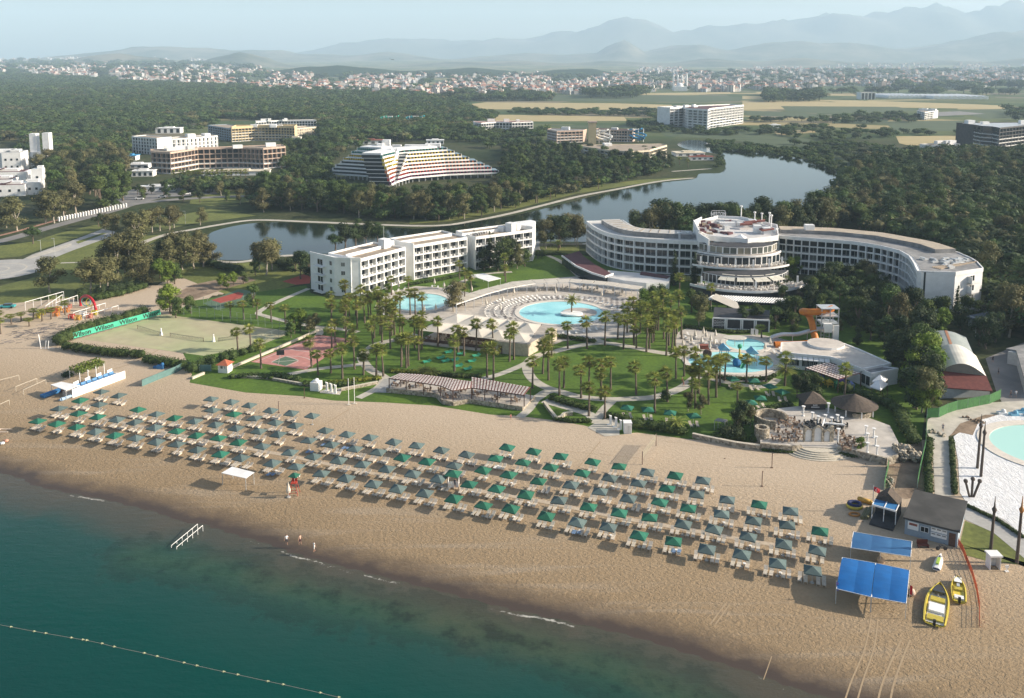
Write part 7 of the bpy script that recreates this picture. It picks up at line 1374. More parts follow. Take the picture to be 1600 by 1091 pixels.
def flume(e, pts, r, m, nm='flume', half=True):
 pts = [Vector(p) for p in pts]; sm = []
 for i in range(len(pts) - 1):
  p0, p1, p2, p3 = pts[max(i - 1, 0)], pts[i], pts[i + 1], pts[min(i + 2, len(pts) - 1)]
  for k in range(5): t = k / 5; sm.append(.5 * (2 * p1 + (p2 - p0) * t + (2 * p0 - 5 * p1 + 4 * p2 - p3) * t * t + (3 * p1 - p0 - 3 * p2 + p3) * t ** 3))
 sm.append(pts[-1]); b = MB(); vs = []; n = 8
 for i, p in enumerate(sm):
  d = (sm[min(i + 1, len(sm) - 1)] - sm[max(i - 1, 0)]).normalized(); s = d.cross(Vector((0, 0, 1))).normalized(); u_ = s.cross(d)
  for k in range(n + 1): t = (pi + pi * k / n) if half else 2 * pi * k / n; vs.append(p + (s * cos(t) + u_ * sin(t)) * r)
 b.add(vs, [(i * (n + 1) + k, i * (n + 1) + k + 1, (i + 1) * (n + 1) + k + 1, (i + 1) * (n + 1) + k) for i in range(len(sm) - 1) for k in range(n)]); b.build(nm, m, e, smooth=True)
flume(e, [(tx + 1.5, ty + 1, 8.8), (tx - 1.5, ty - 1.2, 8.6), (tx - 5, ty - .5, 8.2), (tx - 6.3, ty + 2, 7.6), (tx - 4.6, ty + 2.6, 6.8), (tx - 4.4, ty, 5.6), (tx - 4.3, ty - 2.4, 2.6), (tx - 4.6, ty - 4, 1.2), (tx - 8, ty - 5.4, .75), (tx - 16, ty - 5.6, .6)], .95, m_or, 'orange_flume', False)
pw = P(1200, 532, .6); flume(e, [(tx - 2, ty - 2, 4.4), (tx - 5, ty - 2.2, 3.8), (tx - 9, ty - 2.0, 2.7), (tx - 13, ty - 1.6, 2.5), (tx - 16, ty - 1.4, 1.2), (pw.x + 4, pw.y, .8), (pw.x, pw.y, .6)], .8, mat('chute', (.62, .62, .63), None, 1), 'white_chute'); b = MB()
for dx, z in ((-6, 2.9), (-10, 1.8), (-14, 1.5)): b.tube((tx + dx, ty - 2, 0), (tx + dx, ty - 2, z), .12)
b.build('support', m_rail, e)
for i, x in enumerate((1175.5, 1182)): q = P(x, 523); b = MB(); b.box(q, (.9, .15, 1.7)); b.box((q.x, q.y, 0), (.2, .5, .2)); b.build('notice_board', W, label='%s white notice board behind the slide pool' % ('left' if i == 0 else 'right'), cat='notice board')
# play house in the children's pool
mbl = mat('play blue roof', (.20, .45, .60), None, 1); myl = mat('play yellow', (.62, .50, .12), None, 1); mgr = mat('play green', (.05, .32, .18), None, 1)
for i, (x, y, z, lb) in enumerate([(1131, 562, 2.8, 'left play tower with a blue gable roof standing in the children\'s pool'), (1175, 570, 3.2, 'right play tower with a pale blue gable roof standing in the children\'s pool')]):
 q = P(x, y); e = empty('play_tower', q, lb, 'play tower'); b = MB()
 for dx in (-.9, .9):
  for dy in (-.9, .9): b.tube((q.x + dx, q.y + dy, 0), (q.x + dx, q.y + dy, z), .1)
 b.build('post', m_rail if i else mbl, e); b = MB(); b.box((q.x, q.y, 1.2), (2.2, 2.2, .15)); b.build('deck', myl, e); b = MB(); s = 1.4
 b.add([(q.x - s, q.y - s, z), (q.x - s, q.y + s, z), (q.x, q.y - s, z + 1.3), (q.x, q.y + s, z + 1.3), (q.x + s, q.y - s, z), (q.x + s, q.y + s, z)], [(0, 2, 3, 1), (2, 4, 5, 3), (0, 4, 2), (1, 3, 5)]); b.build('roof', mbl, e)
 flume(e, [(q.x + (1.2 if i == 0 else -1.2), q.y - .5, 1.4), (q.x + (2.4 if i == 0 else -2.4), q.y - 1.4, .9), (q.x + (3.4 if i == 0 else -3.4), q.y - 3, .3)], .4, mgr, 'slide')
for x, y, m, r, z, lb in [(1151, 572, mat('play blue ball', (.03, .16, .35), None, 1), 1.1, .9, 'round blue climbing dome in the children\'s pool'), (1127, 565, mgr, .8, .8, 'green play tunnel in the children\'s pool'), (1155, 541, mgr, .6, 4.2, 'green bucket on the yellow water post'), (1138, 563, W, .7, .6, 'white play boulder between the play towers'), (1157, 562, myl, .7, .9, 'yellow play drum in the children\'s pool'), (1105, 558, m_wood, 1.2, .9, 'dark play arch at the left of the children\'s pool')]:
 q = P(x, y if z < 2 else 566); e = empty('play_feature', q, lb, 'water toy'); b = MB(); b.ball((q.x, q.y, z), r, 12, 8); b.build('body', m, e); b = MB(); b.tube((q.x, q.y, 0), (q.x, q.y, z), .15 if z < 2 else .22); b.build('stand', myl, e)
b = MB(); q = P(1148, 541); b.prism([(q.x + 3.2 * cos(t / 16 * 6.283), q.y + 2 * sin(t / 16 * 6.283)) for t in range(16)], 2.3, 2.45)
for s in (-1, 0, 1): b.tube((q.x + s * 2.4, q.y, 0), (q.x + s * 2.4, q.y, 2.4), .07)
b.build('oval_canopy', m_tent, label='oval pale canopy at the left of the slide pool', cat='canopy'); q = P(1101, 545); b = MB(); b.box((q.x, q.y, 0), (2.4, 1.2, 1.0)); b.box((q.x, q.y, 1.0), (2.7, 1.5, .1)); b.build('bar_cart', m_redroof, label='dark red bar cart on the deck by the closed parasols', cat='bar cart')
# ---------------------------------------------------------------- halls at the right
def barrel(e, fl, fr_, dep, z0, rise, m, strip=None, wallm=None):
 A_, B_ = V2(fl), V2(fr_); d = B_ - A_; n_ = Vector((-d.y, d.x)).normalized() * dep; K = 14; pr = [(i / K, z0 + rise * sin(pi * i / K)) for i in range(K + 1)]
 b = MB(); b.add([(*(A_ + d * t), z) for t, z in pr] + [(*(A_ + d * t + n_), z) for t, z in pr], [(i, i + 1, K + 2 + i, K + 1 + i) for i in range(K)]); b.build('roof', m, e); b = MB()
 for o_ in (n_ * .01, n_ * .99): b.add([(*(A_ + d * t + o_), z - .05) for t, z in pr] + [(*(A_ + o_), 0), (*(B_ + o_), 0)], [tuple(range(K + 1)) + (K + 2, K + 1)])
 b.seg(A_, A_ + n_, .2, 0, z0); b.seg(B_, B_ + n_, .2, 0, z0); b.build('wall', wallm or m_rail, e)
 if strip: b = MB(); a_ = A_ + d * .46; b.add([(*a_, z0 + rise + .06), (*(a_ + d * .07), z0 + rise + .06), (*(a_ + d * .07 + n_), z0 + rise + .06), (*(a_ + n_), z0 + rise + .06)], [(0, 1, 2, 3)]); b.build('ridge_strip', strip, e)
m_sheet = mat('pale roof sheet', (.68, .65, .57), (.60, .57, .50), .3, .6, tscale=.15, tamt=.08); fl2, fr3 = P(1468, 580, 4.2), P(1541, 588, 4.2); e = empty('hall', (fl2.x, fl2.y, 0), 'hall with a cream barrel roof and a maroon lean-to facing the lane', 'hall'); barrel(e, fl2, fr3, 15, 4.2, 2.4, m_sheet, wallm=mat('grey gable', (.22, .20, .17), None, 1))
g1, g2 = P(1467, 605, 2.6), P(1551, 611, 2.6); b = MB(); b.add([(*V2(g1), 2.6), (*V2(g2), 2.6), (*V2(fr3), 4.3), (*V2(fl2), 4.3), (*V2(g1), 2.4), (*V2(g2), 2.4)], [(0, 1, 2, 3), (4, 5, 1, 0)]); b.build('lean_to_roof', mat('maroon tiles', (.17, .05, .04), (.12, .035, .03), 1.5, .8), e)
b = MB(); h1, h2 = P(1468, 623), P(1546, 620); b.prism([V2(h1), V2(h2), V2(fr3), V2(fl2)], 0, 2.38); b.build('front_wall', mat('blue grey wall', (.42, .45, .46), None, 1), e)
fa, fb = P(1456, 545, 4.5), P(1522, 552, 4.5); e = empty('hall', (fa.x, fa.y, 0), 'hall with a grey-green barrel roof and an orange ridge strip, behind the cream one', 'hall'); barrel(e, fa, fb, 16, 3.8, 1.2, mat('grey green roof', (.33, .36, .34), (.27, .30, .28), .3, .7), mat('rust strip', (.38, .18, .10), None, 1))
q = P(1545, 512); e = empty('shed', q, 'small grey shed with a blue roof behind the halls', 'shed'); b = MB(); b.box(q, (9, 6, 3), .3); b.build('wall', m_rail, e); b = MB(); b.box((q.x, q.y, 3), (10, 7, .3), .3, 0, .08); b.build('roof', mat('slate blue roof', (.12, .15, .19), None, 1), e)
c = [P(x, y, 3.6) for x, y in [(1572, 545), (1588, 548), (1600, 590), (1640, 600), (1700, 560), (1640, 530)]]; e = empty('building', (c[0].x, c[0].y, 0), 'grey-roofed building cut by the right edge beside the halls', 'building'); b = MB(); b.prism([V2(p).lerp(V2(c[3]), .05) for p in c], 0, 3.3); b.build('wall', m_rail, e); b = MB(); b.prism(c, 3.3, 3.7); b.build('roof', m_groof, e)
b = MB(); q = P(1524, 527); b.tube((q.x, q.y, 0), (q.x, q.y, 3), .1); b.ball((q.x, q.y, 3.2), .6, 10, 6, sy=.3); b.build('satellite_dish', W, label='white satellite dish right of the halls', cat='satellite dish')
# ---------------------------------------------------------------- stone terrace with arches, columns and thatched bars
TP = [P(x, y) for x, y in [(1188, 703), (1236, 708), (1252, 706), (1308, 708), (1350, 718), (1384, 727), (1402, 722), (1404, 700), (1390, 672), (1330, 650), (1260, 640), (1215, 645), (1186, 664)]]; e = empty('stone_terrace', TP[0], 'broad stone terrace with retaining wall and round steps down to the sand', 'terrace'); b = MB(); b.prism(TP, 0, 1.0, 0, 1); b.build('platform', [m_stone, m_pave], e); b = MB()
for i, (p, q) in enumerate(zip(TP[:6], TP[1:7])):
 if i != 2: b = MB(); b.seg(p, q, .45, 0, 1.45 + .003 * i); b.build('parapet', m_stone, e)
sc = P(1280, 706)
for k in range(5): b = MB(); r = 3.1 + k * .6; b.prism([(sc.x + r * 1.2 * cos(radians(180 + t * 9)), sc.y + .4 + r * .85 * sin(radians(180 + t * 9))) for t in range(21)], 0, .9 - k * .2); b.build('step', m_cap, e)
a, c = P(1256, 699, 0), P(1304, 700, 0); Y0 = a.y + .3; e = empty('arched_gate', a, 'stone wall with three white-filled arches above the round steps', 'gate'); b = MB(); wb = MB(); x0, x1 = a.x, c.x; Wd = x1 - x0; n = 40
arches = [(.17, .11, 2.7), (.47, .125, 3.1), (.78, .10, 2.35)]
for i in range(n):
 f0, f1 = i / n, (i + 1) / n; f = (f0 + f1) / 2; ztop = 3.9 + .35 * cos((f - .47) * 2 * pi * 2.2); zb = .9
 for cx, hw, ah in arches:
  if abs(f - cx) < hw: zb = .9 + (ah - hw * Wd) + sqrt(max(0, (hw * Wd) ** 2 - ((f - cx) * Wd) ** 2))
 xa, xb = x0 + Wd * f0, x0 + Wd * f1; b.add([(xa, Y0, zb), (xb, Y0, zb), (xb, Y0, ztop), (xa, Y0, ztop), (xa, Y0 + .5, zb), (xb, Y0 + .5, zb), (xb, Y0 + .5, ztop), (xa, Y0 + .5, ztop)], [(0, 1, 2, 3), (7, 6, 5, 4), (0, 4, 5, 1), (3, 2, 6, 7), (0, 3, 7, 4), (1, 5, 6, 2)])
b.build('stone_wall', m_stone, e)
for cx, hw, ah in arches: b = MB(); X = x0 + Wd * cx; r = hw * Wd; b.add([(X + s * r, Y0 + .3, z) for s, z in [(-1, .95), (1, .95)]] + [(X + r * cos(pi * t / 10), Y0 + .3, .9 + ah - r + r * sin(pi * t / 10)) for t in range(11)], [tuple(range(13))]); b.build('arch_panel', W, e)
m_thatch = mat('thatch', (.11, .085, .065), (.07, .055, .045), 2.5, .95, .08, 6)
q = P(1272, 646); e = empty('beach_bar', q, 'small square dark bar hut with a pyramid roof and a lettered board', 'bar hut'); b = MB(); b.box((q.x, q.y + 1.5, 0), (4.6, 3.8, 2.6)); b.build('wall', m_dkgrey, e); b = MB(); b.cone((q.x, q.y + 1.5), 3.9, 2.6, 4.5, 4, 0, 0, pi / 4); b.build('roof', m_thatch, e); b = MB(); b.box((q.x, q.y - .5, 1.4), (2.0, .06, .9)); b.build('sign_board', m_dkgrey, e); text('BAR', .55, (q.x, q.y - .55, 2.05), 0, m_sign, e); b = MB(); b.box((q.x, q.y - .56, 1.55), (1.8, .03, .18)); b.build('sign_strip', m_sign, e)
q = P(1341, 657); e = empty('round_bar', q, 'large round bar with a shallow conical shingle roof on stone walls', 'bar hut'); b = MB(); b.cone((q.x, q.y + 2.5), 4.9, 2.7, 3.4, 20, 0, 3.4); b.cone((q.x, q.y + 2.5), 3.4, 3.4, 5.0, 20); b.build('roof', m_thatch, e); b = MB()
for t in range(-7, 2): a_ = radians(t * 18 + 10); a2 = radians(t * 18 + 28); b.seg((q.x + 3.7 * cos(a_), q.y + 2.5 + 3.7 * sin(a_)), (q.x + 3.7 * cos(a2), q.y + 2.5 + 3.7 * sin(a2)), .35, 1, 2.7 if t > -4 else 1.9)
b.build('wall', m_stone, e); b = MB()
for t in range(8): a_ = t * pi / 4; b.box((q.x + 4.1 * cos(a_), q.y + 2.5 + 4.1 * sin(a_), .9), (.25, .25, 1.85))
b.build('column', W, e)
for i, (x, y, h) in enumerate(sorted([(1255, 650, 2.2), (1269, 660, 2.2), (1278, 666, 2.2), (1289, 664, 2.2), (1299, 668, 2.2), (1315, 668, 2.2), (1308, 664, 2.2), (1353, 680, 2.0), (1365, 684, 2.0), (1368, 697, 2.0), (1355, 692, 2), (1355, 707, 2), (1370, 712, 2), (1309, 697, 3.6), (1294, 645, 2.2)])):
 q = P(x, y, 1); b = MB(); b.cone((q.x, q.y), .32, 1, 1.15, 8, 0, .3); b.tube((q.x, q.y, 1.1), (q.x, q.y, 1 + h - .3), .17, 8); b.cone((q.x, q.y), .2, 1 + h - .35, 1 + h, 8, 0, .42); b.build('column', W, label='white column on the stone terrace, %s from the left' % nth(i + 1), cat='column', group='white columns of the terrace')
a, c = P(1287, 661, 3.2), P(1320, 664, 3.2); b = MB(); b.seg(a, c, .35, 3.1, 3.35); q = P(1284, 682, 1); b.tube((q.x, q.y, 3.2), (P(1288, 655, 3.4)), .14, 6); b.build('lintel', W, label='white beam joining the columns above the black chairs', cat='beam')
SETB = SETM.copy(); SETB.materials[0] = mat('black chairs', (.03, .03, .03), None, 1); TIX = [(1263, 664), (1270, 668), (1280, 668), (1290, 667), (1298, 668), (1306, 664), (1312, 669), (1318, 668), (1298, 672), (1308, 673), (1260, 670), (1276, 662)]
dset(TIX, 'behind the arched gate', me=SETB, z=1.0, nm='black'); dset([(1210, 665), (1222, 662), (1234, 668), (1216, 676), (1230, 680), (1244, 676), (1212, 688), (1226, 690), (1240, 690), (1250, 684), (1246, 665), (1236, 658)], 'on the left of the stone terrace', z=1.0, nm='rustic'); dset([(1318, 686), (1326, 690), (1316, 697), (1330, 698), (1322, 704), (1340, 692), (1312, 680)], 'between the arches and the round tree', z=1.0, nm='rustic')
for x, y, s, h, lb in [(1204, 668, 3.2, 1.9, 'round stone enclosure wall at the left of the terrace'), (1190, 690, 1.2, 2.2, 'stone pier at the left corner of the terrace wall')]:
 q = P(x, y); b = MB(); K = 20
 for t in range(int(K * (.75 if s > 2 else 1))): a_, a2 = 2 * pi * t / K, 2 * pi * (t + 1) / K; b.seg((q.x + s * cos(a_), q.y + s * sin(a_)), (q.x + s * cos(a2), q.y + s * sin(a2)), .5, 0, h + .003 * (t % 2) + .9)
 b.build('stone_ring', m_stone, label=lb, cat='stone wall')
q = P(1416, 716); b = MB(); rr = random.Random(2)
for k in range(170): b.ball((q.x + rr.uniform(-1.8, 1.8), q.y + rr.uniform(-2, 2.6), rr.uniform(.1, 1.8)), rr.uniform(.2, .6), 5, 3, 0, rr.uniform(.6, 1.1))
b.build('rubble_bank', m_stone, label='bank of pale rubble rock at the right end of the stone terrace', cat='rocks')
for i, (x, y) in enumerate([(1386, 748), (1392, 754), (1388, 762), (1455, 675), (1472, 680), (1530, 660), (1512, 655)]):
 q = P(x, y); b = MB()
 for k in range(9): b.ball((q.x + rr.uniform(-.7, .7), q.y + rr.uniform(-.9, .9), .15), rr.uniform(.15, .4), 6, 4)
 b.build('rock_pile', m_stone if i < 5 else m_dirt, label='small heap of pale rocks, %s of seven along the fences and lane' % nth([0, 2, 1, 3, 4, 6, 5][i] + 1), cat='rocks')
# ---------------------------------------------------------------- beach services at the right
rf = [P(x, y, 3.0) for x, y in [(1411, 808), (1500, 830.5), (1512, 783), (1429, 765)]]; wl = [V2(p).lerp(V2(P(1463, 797, 3)), .07) for p in rf]; e = empty('beach_office', (wl[0].x, wl[0].y, 0), 'grey beach building with a dark flat roof and posters on its front wall', 'building'); b = MB(); b.prism(wl, 0, 2.7); b.build('wall', mat('blue grey render', (.30, .34, .37), None, 1), e); b = MB(); b.prism(rf, 2.7, 3.0); b.build('roof', mat('bitumen roof', (.060, .058, .055), (.045, .044, .042), .3, .95, tscale=.15, tamt=.2), e)
d = wl[1] - wl[0]; L0 = d.length; dn = d.normalized(); rz = atan2(dn.y, dn.x); o = Vector((dn.y, -dn.x)); windows(e, wl[0], wl[1], [.38], [1.2], 1.2, .9, m_blk)
for k, (f, z, w_, h_) in enumerate([(.16, 1.1, 1.6, 1.3)] + [(.55 + .1 * i, .85 + .85 * j, .75, .7) for i in range(3) for j in range(2)]): q = wl[0] + d * f + o * .05; b = MB(); b.box((q.x, q.y, z), (w_, .05, h_), rz); b.box((q.x + o.x * .03, q.y + o.y * .03, z + h_ * .55), (w_ * .75, .04, h_ * .3), rz, 1); b.build('poster', [W, m_redroof if k == 0 else m_groof], e)
q = wl[0] + d * .9 + o * .05; b = MB(); b.box((q.x, q.y, 0), (.95, .06, 2.2), rz); b.build('door', m_wood, e)
c = [P(x, y, 2.7) for x, y in [(1363, 789), (1400, 799), (1404, 789), (1367, 781)]]; e = empty('kiosk', (c[0].x, c[0].y, 0), 'open beach kiosk with a blue canopy and a brown gable roof', 'kiosk'); cd = V2(c[1]) - V2(c[0]); cn_ = Vector((-cd.y, cd.x)).normalized(); b = MB(); b.prism([V2(c[0]) - cn_ * 1.8, V2(c[1]) - cn_ * 1.8, V2(c[1]) + cn_ * 5.2, V2(c[0]) + cn_ * 5.2], 0, .3); b.build('deck', m_dkgrey, e)
b = MB(); b.prism([V2(c[0]).lerp(V2(c[3]), .03), V2(c[1]), V2(c[1]) + cn_ * 2.4, V2(c[0]) + cn_ * 2.4], 2.62, 2.7); b.build('blue_canopy', mat('blue canopy', (.03, .17, .38), (.025, .14, .33), 2), e); b = MB()
for f in (0, .5, 1): q = V2(c[0]) + cd * f; b.seg(q, q + cn_ * 2.4, .12, 2.68, 2.8); b.seg(q, q + cn_ * .1, .12, .3, 2.65)
b.seg(c[0], c[1], .12, 2.55, 2.82); b.build('canopy_frame', W, e); b = MB(); p0, p1 = V2(c[0]) + cn_ * 2.5, V2(c[1]) + cn_ * 2.5; mid = (p0 + p1) / 2; b.add([(*p0, 2.7), (*mid, 4.3), (*p1, 2.7), (*(p0 + cn_ * 2.6), 2.7), (*(mid + cn_ * 2.6), 4.3), (*(p1 + cn_ * 2.6), 2.7)], [(0, 1, 4, 3), (1, 2, 5, 4), (0, 2, 1), (3, 4, 5)]); b.build('gable_roof', m_thatch, e); b = MB(); b.prism([p0 + cn_ * .3, p1 + cn_ * .3, p1 + cn_ * 2.4, p0 + cn_ * 2.4], .3, 2.7); b.build('back_room', m_dkgrey, e)
q = P(1363, 800); e = empty('flagpole', q, 'slim pole with a red flag bearing a white crescent and star', 'flag'); b = MB(); b.tube(q, (q.x, q.y, 4.8), .05); b.build('pole', m_rail, e); b = MB(); b.add([(q.x, q.y, 4.6), (q.x + .5, q.y - .12, 4.45), (q.x + 1.15, q.y + .05, 4.05), (q.x + 1.05, q.y, 3.2), (q.x + .45, q.y - .12, 3.6), (q.x, q.y, 3.8)], [(0, 5, 4, 1), (1, 4, 3, 2)]); b.build('flag', mat('red flag', (.60, .02, .03), None, 1), e)
b = MB(); o1 = (q.x + .5, q.y - .16, 4.05)
for t in range(14): a_, a2 = radians(50 + t * 18.5), radians(50 + (t + 1) * 18.5); f1, f2 = .12 * sin((t) / 14 * pi), .12 * sin((t + 1) / 14 * pi); b.add([(o1[0] + .26 * cos(a_), o1[1], o1[2] + .26 * sin(a_)), (o1[0] + .26 * cos(a2), o1[1], o1[2] + .26 * sin(a2)), (o1[0] + (.26 - f2) * cos(a2), o1[1], o1[2] + (.26 - f2) * sin(a2)), (o1[0] + (.26 - f1) * cos(a_), o1[1], o1[2] + (.26 - f1) * sin(a_))], [(0, 1, 2, 3)])
st = [(o1[0] + .33 + (.11 if t % 2 == 0 else .045) * cos(t * pi / 5), o1[1], o1[2] + (.11 if t % 2 == 0 else .045) * sin(t * pi / 5)) for t in range(10)]; b.add(st, [tuple(range(10))]); b.build('crescent_and_star', W, e)
def tent(lb, q4, z, segs, sag, m, legs=True, th=.05):
 A_, B_, C_, D_ = [V2(P(x, y, z)) for x, y in q4]; e = empty('tent', (A_.x, A_.y, 0), lb, 'tent'); b = MB(); K, J = segs, 8; g = []
 for j in range(J + 1):
  for i in range(K * 6 + 1):
   u_, v_ = i / (K * 6), j / J; p = A_.lerp(B_, u_).lerp(D_.lerp(C_, u_), v_); g.append((*p, z + sag * sin(pi * v_) + .06 * abs(sin(pi * u_ * K)) - .06))
 n = K * 6 + 1; b.add(g, [(j * n + i, j * n + i + 1, (j + 1) * n + i + 1, (j + 1) * n + i) for j in range(J) for i in range(n - 1)]); o_ = b.build('cloth', m, e); md = o_.modifiers.new('thick', 'SOLIDIFY'); md.thickness = th
 for f in (0, 1) if K < 3 else (0, .5, 1):
  for s_, t_ in ((A_, B_), (D_, C_)): p = s_.lerp(t_, f); b = MB(); b.tube((*p, 0), (*p, z - .02), .04, 6); b.build('pole', m_rail, e)
 b = MB(); [b.tube((*p, z), (*q_, z), .04, 5) for p, q_ in ((A_, D_), (B_, C_), (A_, B_), (D_, C_))]; b.build('frame', W, e); return e
m_blue = mat('blue tarpaulin', (.004, .115, .36), (.003, .095, .30), .5, .55); m_blue2 = mat('faded blue tarpaulin', (.035, .13, .28), (.022, .095, .23), .25, .6)
tent('left of the two big royal blue arched beach tents', [(1307, 920), (1361, 933), (1368, 880), (1316, 871)], 2.3, 2, .55, m_blue); tent('right one of the two big royal blue arched beach tents', [(1362, 933), (1416, 943), (1421, 891), (1368.5, 880)], 2.3, 2, .55, m_blue); tent('long faded blue tarpaulin shelter behind the royal blue tents', [(1329.5, 856), (1423, 870), (1425, 846), (1333.5, 831)], 2.0, 3, .1, m_blue2)
def boat(lb, bow, stern, wd, mh, mi, ext):
 a, c = V2(P(*bow, .5)), V2(P(*stern, .5)); L_ = (a - c).length; e = empty('motor_boat', (c.x, c.y, 0), lb, 'boat', rz=atan2((a - c).y, (a - c).x)); K = 14; b = MB(); vs = []
 def prof(t): return wd / 2 * (1 - max(0, (t - .45) / .55) ** 2.2) * (.9 + .1 * min(1, t * 4)), .62 + .28 * t * t
 for i in range(K + 1):
  t = i / K; w_, h_ = prof(t); keel = .02 + .25 * max(0, t - .7) ** 1.5 * 3;
  for y, z in ((-w_, h_), (-w_ * .95, h_ * .62), (-w_ * .55, keel + .12), (0, keel), (w_ * .55, keel + .12), (w_ * .95, h_ * .62), (w_, h_), (w_ * .86, h_ + .02), (w_ * .8, h_ * .45), (-w_ * .8, h_ * .45), (-w_ * .86, h_ + .02)): vs.append((t * L_, y, z))
 fs = [(i * 11 + k, i * 11 + (k + 1) % 11, (i + 1) * 11 + (k + 1) % 11, (i + 1) * 11 + k) for i in range(K) for k in range(11)] + [tuple(range(11))[::-1], tuple(K * 11 + k for k in range(11))]; b.add(vs, fs); b.build('hull', mh, e, world=False)
 for nm, x, sx, sy, z, h_, m in ext: b = MB(); b.box((x * L_, 0, z), (sx * L_, sy * wd, h_)); b.build(nm, m, e, world=False)
 b = MB(); b.box((-.15, 0, .35), (.35, .35, .75)); b.tube((-.2, 0, .0), (-.2, 0, .4), .06); b.build('outboard_motor', m_blk, e, world=False); return e
m_yel = mat('yellow hull', (.66, .52, .07), (.60, .47, .07), 1, .4); m_olv = mat('olive deck', (.50, .40, .06), None, 2)
boat('larger yellow motorboat with a white deck on the sand right of the tents', (1469, 913), (1460, 974), 3.1, m_yel, None, [('floor', .42, .8, .72, .34, .06, MATS['pale roof sheet']), ('engine_cover', .36, .2, .62, .36, .34, W), ('seat', .58, .1, .6, .36, .3, m_olv), ('bench', .12, .12, .66, .36, .28, m_olv), ('windscreen', .72, .04, .5, .7, .4, m_gdark), ('foredeck_cover', .83, .2, .42, .74, .06, m_dkgrey)])
boat('smaller yellow boat beside the orange net', (1496, 903), (1499, 939), 2.0, m_yel, None, [('floor', .4, .8, .7, .34, .06, m_yel), ('bow_deck', .84, .22, .5, .74, .07, W), ('seat', .5, .12, .5, .36, .3, m_olv), ('console', .62, .12, .2, .36, .4, m_rail), ('bench', .14, .14, .6, .36, .28, W)])
a, c = P(1471, 865, .4), P(1463, 889, .4); e = empty('jet_ski', (c.x, c.y, 0), 'white and lime jet ski parked on the sand', 'jet ski', rz=atan2(a.y - c.y, a.x - c.x)); L_ = (a - c).length * .95; b = MB(); vs = []
for i in range(9):
 t = i / 8; w_ = .55 * (1 - max(0, (t - .4) / .6) ** 2) + .04
 for y, z in ((-w_, .42), (-w_ * .7, .12), (w_ * .7, .12), (w_, .42), (w_ * .5, .6 + .25 * sin(pi * t)), (-w_ * .5, .6 + .25 * sin(pi * t))): vs.append((t * L_, y, z))
b.add(vs, [(i * 6 + k, i * 6 + (k + 1) % 6, (i + 1) * 6 + (k + 1) % 6, (i + 1) * 6 + k) for i in range(8) for k in range(6)] + [tuple(range(6))[::-1]]); b.build('hull', W, e, world=False); b = MB(); b.box((L_ * .35, 0, .78), (L_ * .4, .42, .2)); b.build('seat', mat('lime seat', (.35, .5, .08), None, 1), e, world=False); b = MB(); b.tube((L_ * .62, -.4, 1.1), (L_ * .62, .4, 1.1), .04); b.tube((L_ * .62, 0, .8), (L_ * .62, 0, 1.1), .06); b.build('handlebar', m_blk, e, world=False); b = MB(); b.box((L_ * .08, 0, .3), (L_ * .18, .9, .2)); b.build('stern', mat('navy', (.02, .03, .1), None, 1), e, world=False)
def ring(b, c, rx, ry, r, z, n=22, k=7, rz=0):
 vs = []
 for i in range(n):
  t = 2 * pi * i / n
  for j in range(k): s = 2 * pi * j / k; x, y = (rx + r * cos(s)) * cos(t), (ry + r * cos(s)) * sin(t); vs.append((c[0] + x * cos(rz) - y * sin(rz), c[1] + x * sin(rz) + y * cos(rz), z + r * sin(s)))
 b.add(vs, [(i * k + j, ((i + 1) % n) * k + j, ((i + 1) % n) * k + (j + 1) % k, i * k + (j + 1) % k) for i in range(n) for j in range(k)])
m_tub = mat('inflatable yellow', (.62, .47, .06), None, 1, .4); q = P(1335, 793); e = empty('inflatable_ring', q, 'large yellow and navy round inflatable by the blue kiosk', 'inflatable'); b = MB(); ring(b, q, 1.1, .95, .32, .32); b.build('tube', m_tub, e, smooth=True); b = MB(); ring(b, q, .95, .8, .3, .68); b.build('upper_tube', MATS['navy'], e, smooth=True); b = MB(); b.cone((q.x, q.y), .9, .2, .25, 16, 0, .9); b.build('floor', m_tub, e)
q = P(1335, 805); b = MB(); ring(b, q, .85, .55, .16, .16); b.build('inflatable_raft', mat('orange raft', (.45, .20, .05), None, 1), label='small flat orange raft in front of the yellow ring', cat='inflatable', smooth=True)
a, c = P(1343, 783), P(1362, 789); b = MB(); a.z = c.z = .4; b.tube(a, a.lerp(c, .9), .42, 10); b.ball(a, .42, 10, 6); b.ball(a.lerp(c, .92), .42, 10, 6); b.build('inflatable_banana', mat('orange banana', (.52, .30, .05), None, 1, .4), label='long orange-yellow inflatable tube behind the ring', cat='inflatable', smooth=True)
a, c = P(1350, 812), P(1358, 797); a.z = c.z = .35; b = MB();
for s in (-.35, .1, .45): b.tube((a.x + s, a.y, .3), (c.x + s, c.y, .3), .3, 8)
b.build('rolled_mat', mat('olive mat', (.15, .14, .07), None, 3), label='rolled olive mats leaning by the left side of the kiosk', cat='rolled mat')
pts = [P(x, y) for x, y in [(1497, 851), (1504, 862), (1510, 878), (1519, 900), (1526, 925), (1530, 950), (1530, 981)]]; e = empty('safety_net', pts[0], 'orange plastic safety net snaking over the sand beside the boats', 'net'); b = MB()
for p, q in zip(pts, pts[1:]):
 n = 16
 for i in range(n): r_ = p.lerp(q, i / n); b.box((r_.x, r_.y, 0), (.05, .04, 1.0))
 d = q - p; rz = atan2(d.y, d.x); m_ = (p + q) / 2
 for z in (.1, .4, .7, .95): b.box((m_.x, m_.y, z), (d.length, .03, .035), rz)
b.build('mesh', mat('orange net', (.60, .13, .05), None, 1), e); b = MB(); [b.tube(p, (p.x, p.y, 1.15), .03) for p in pts]; b.build('stake', m_wood, e)
